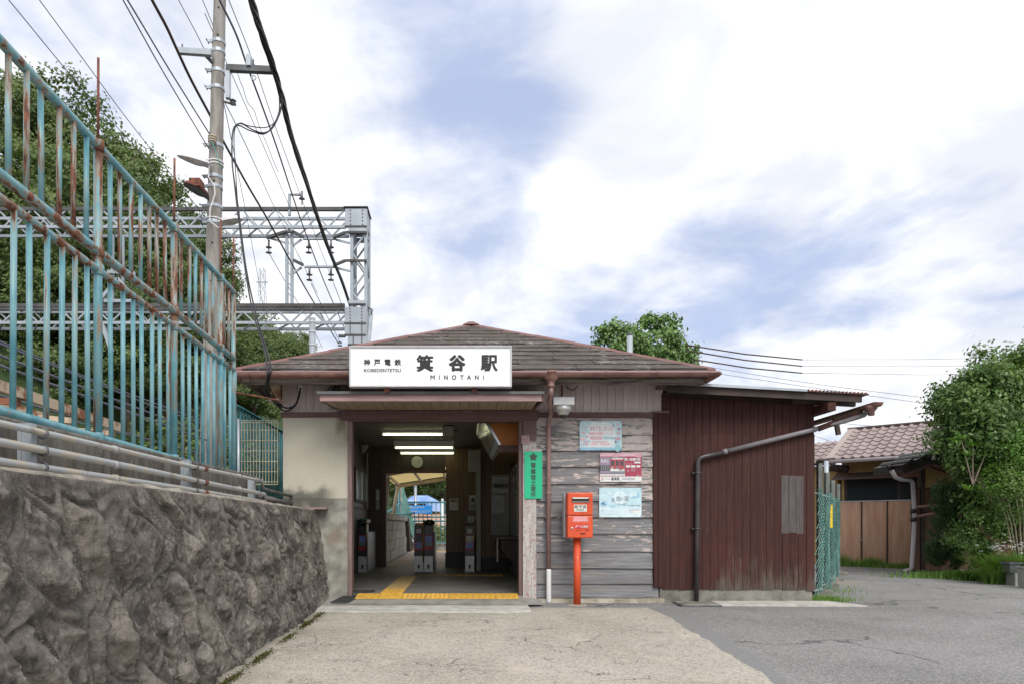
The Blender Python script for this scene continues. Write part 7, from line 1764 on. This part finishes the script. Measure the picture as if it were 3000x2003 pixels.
for (px, py) in ((2815, 1280), (2850, 1300), (2905, 1285), (2835, 1330), (2838, 1430), (2800, 1290)):
    c = np.array(P(px, py, 11.75)); C = []; A = []
    for a in range(9): th2 = a * .7 + rng.random() * .4; v = np.array([math.cos(th2), .4 * math.sin(th2), .45 * math.sin(th2) + .25]); C.append(c + v * .07); A.append(v)
    V_, F_, T_ = leaves(rng, np.array(C), .15, .75, .34, 0, None, np.array(A) * 1.6); mkobj('leaf_whorl', np_mesh('leaf_whorl', V_ - np.array(org(lp_)), F_, 'leaf_bright', False, T_), lp_)
for (px, py) in ((2815, 1280), (2850, 1300), (2905, 1285)): MB().tube([P(2850, 1420, 11.85), P(px, py, 11.75)], [.012, .005], 6).build('stem', 'bark_pale', lp_)
# dark conifer shrub: upright sprays
cf = thing('conifer_shrub', 'dark needle leafed conifer shrub in front of the brown boards', 'shrub', (9.55, 13.3, 0))
rng = np.random.default_rng(77); C = []; A = []; T0 = []
for (px, py, rx, rz2, n) in ((2775, 1475, .22, .34, 60), (2790, 1560, .30, .42, 80), (2765, 1630, .24, .22, 50), (2825, 1500, .24, .45, 60), (2835, 1620, .30, .30, 60)):
    c0 = np.array(P(px, py, 13.2))
    for i in range(n):
        v = rng.normal(size=3); v /= np.linalg.norm(v); p = c0 + v * np.array([rx, rx, rz2]) * rng.uniform(.6, 1.05); t0 = rng.random()
        d = v * .6 + np.array([0, 0, .75]); d /= np.linalg.norm(d)
        for j in range(60): f = rng.random(); C.append(p + d * .17 * f + rng.normal(size=3) * .026); A.append(d * 1.6); T0.append(t0 * .6 + rng.random() * .4)
V_, F_, T_ = leaves(rng, np.array(C), .065, .5, .3, 0, np.array(T0), np.array(A)); mkobj('needles', np_mesh('needles', V_ - np.array(org(cf)), F_, 'leaf_conifer', False, T_), cf)
for px in (2780, 2800, 2830): MB().tube([(PX(2800, 13.3), 13.3, 0), P(px, 1450, 13.25)], [.04, .01], 7).build('stem', 'bark', cf, True)
# flowers, grasses, pots along the foot of the planting
def tuft(name, label, cx, cy, n, h, spread, mat, cat='grass', kind='stuff', w=.008, lean=.5, seed=1, z=0.):
    rng = np.random.default_rng(seed); V = []; Fq = []; T = []
    for i in range(n):
        bx, by = cx + rng.normal() * spread[0], cy + rng.normal() * spread[1]; a = rng.uniform(0, 6.28); L = h * rng.uniform(.5, 1.2); ln = lean * rng.uniform(.2, 1.2) * L
        px_, py_ = -math.sin(a) * w, math.cos(a) * w; t0 = rng.random(); b = len(V)
        for f in (0, .5, 1.0):
            x, y, zz = bx + math.cos(a) * ln * f * f, by + math.sin(a) * ln * f * f, z + L * (f - .28 * lean * f * f); ww = 1 - f * .85
            V += [(x - px_ * ww, y - py_ * ww, zz), (x + px_ * ww, y + py_ * ww, zz)]; T += [t0, t0]
        Fq += [(b, b + 1, b + 3, b + 2), (b + 2, b + 3, b + 5, b + 4)]
    V = np.array(V); c = np.array([cx, cy, z]); o = mkobj(name, np_mesh(name, V - c, np.array(Fq), mat, False, np.array(T)), None, tuple(c)); 
    return tag(o, label, cat if kind != 'stuff' else None, None, kind)
for k, (u, n, hh, sp_) in enumerate(((1.45, 320, .30, .12), (1.1, 420, .16, .2), (.75, 420, .26, .16), (.35, 420, .13, .2), (.0, 300, .15, .15), (-.25, 160, .08, .12))):
    c = H(u, .18, 0); tuft('grass', 'green grass tufts along the foot of the corrugated screen', c.x, c.y, n, hh, (sp_, sp_ * .7), 'leaf_grass', seed=k)
tuft('grass', 'low weeds at the corner of the shed', 4.72, 8.95, 900, .085, (.18, .10), 'leaf_grass', seed=21, w=.004)
tuft('grass', 'low weeds along the net fence footings', 5.5, 10.4, 260, .06, (.25, .35), 'leaf_grass', seed=22, w=.005)
tuft('grass', 'green ground cover below the conifer shrub', 9.3, 12.9, 1500, .14, (.45, .16), 'leaf_grass', seed=23)
tuft('grass', 'green ground cover running on to the pots', 10.0, 12.25, 1600, .2, (.4, .2), 'leaf_grass', seed=24)
def flower_plant(label, px, py, Y, n, r, seed, h=.45):
    c = P(px, py, Y); t_ = thing('flowering_plant', label, 'plant', (c.x, c.y, 0), 'white flowers by the pots')
    rng = np.random.default_rng(seed)
    o = tuft('leaves', None, c.x, c.y, 620, h * 1.35, (r * .35, r * .35), 'leaf_bright', 'plant', 'stuff', .011, .95, seed); del o['kind']; o.parent = t_; o.location = (0, 0, 0)
    src = None
    for i in range(n):
        m = MB(); x, y, z = c.x + rng.normal() * r * .75, c.y + rng.normal() * r * .4, c.z + rng.normal() * r * .28
        for k in range(5):
            a = k * 1.2566 + rng.random() * .3; d = Vector((math.cos(a), math.sin(a) * .8, .5)); s_ = Vector((-math.sin(a), math.cos(a), 0)); p = Vector((x, y, z))
            m.add([p[:], (p + d * .022 + s_ * .012)[:], (p + d * .045)[:], (p + d * .022 - s_ * .012)[:]], [(0, 1, 2, 3)])
        m.build('flower', 'petal', t_)
flower_plant('cluster of white star flowers above the pots at the right edge', 2925, 1607, 11.6, 26, .20, 5)
flower_plant('small white flowers at the right frame edge behind the pots', 2990, 1598, 11.4, 16, .18, 6, .5)
flower_plant('few low white flowers on the ground below the conifer', 2825, 1675, 12.3, 7, .28, 7, .16)
tuft('grass_clump', 'drooping clump of fine grass beside the grey pots', P(2915, 1650, 11.5).x, 11.5, 900, .42, (.07, .06), 'leaf_grass', 'plant', 'thing', .005, 1.1, 31)
def pot(label, px, py_top, py_bot, Y, w_, mat, taper=.8):
    c = P(px, py_bot, Y); h = PZ(py_top, Y) - c.z; t_ = thing('flower_pot', label, 'flower pot', (c.x, Y, c.z), 'pots at the right edge')
    a, b = w_ * taper / 2, w_ / 2; z0 = max(c.z, 0)
    MB().hexa([(c.x - a, Y - a, z0), (c.x + a, Y - a, z0), (c.x + a, Y + a, z0), (c.x - a, Y + a, z0), (c.x - b, Y - b, c.z + h), (c.x + b, Y - b, c.z + h), (c.x + b, Y + b, c.z + h), (c.x - b, Y + b, c.z + h)]).build('body', mat, t_, bev=.012)
    MB().box(c.x - b - .012, c.x + b + .012, Y - b - .012, Y + b + .012, c.z + h - .03, c.z + h).build('rim', mat, t_, bev=.006)
    MB().box(c.x - b + .02, c.x + b - .02, Y - b + .02, Y + b - .02, c.z + h, c.z + h + .012).build('soil', 'dark_timber', t_)
pot('dark square flower pot on a concrete block under the white flowers', 2962, 1645, 1676, 11.2, .2, 'galv_dark')
bk = tag(MB().box(PX(2960, 11.2), PX(2982, 11.2), 11.1, 11.3, -.02, PZ(1676, 11.2)).build('concrete_block', 'pot_grey', None, loc=(PX(2970, 11.2), 11.2, 0), bev=.01), 'grey concrete block under the dark square pot', 'block')
pot('pale grey round rimmed planter at the right frame edge', 3012, 1658, 1718, 10.7, .2, 'pot_grey', .9)
tag(MB().hexa([(PX(2895, 11.6), 11.5, -.02), (PX(2930, 11.6), 11.5, -.02), (PX(2930, 11.6), 11.7, -.02), (PX(2895, 11.6), 11.7, -.02), (PX(2900, 11.6), 11.53, .13), (PX(2922, 11.6), 11.53, .19), (PX(2922, 11.6), 11.66, .18), (PX(2900, 11.6), 11.66, .12)]).build('rock', 'sill_stone', None, loc=(PX(2912, 11.6), 11.6, 0), bev=.03), 'rough pale rock under the drooping grass clump', 'rock')
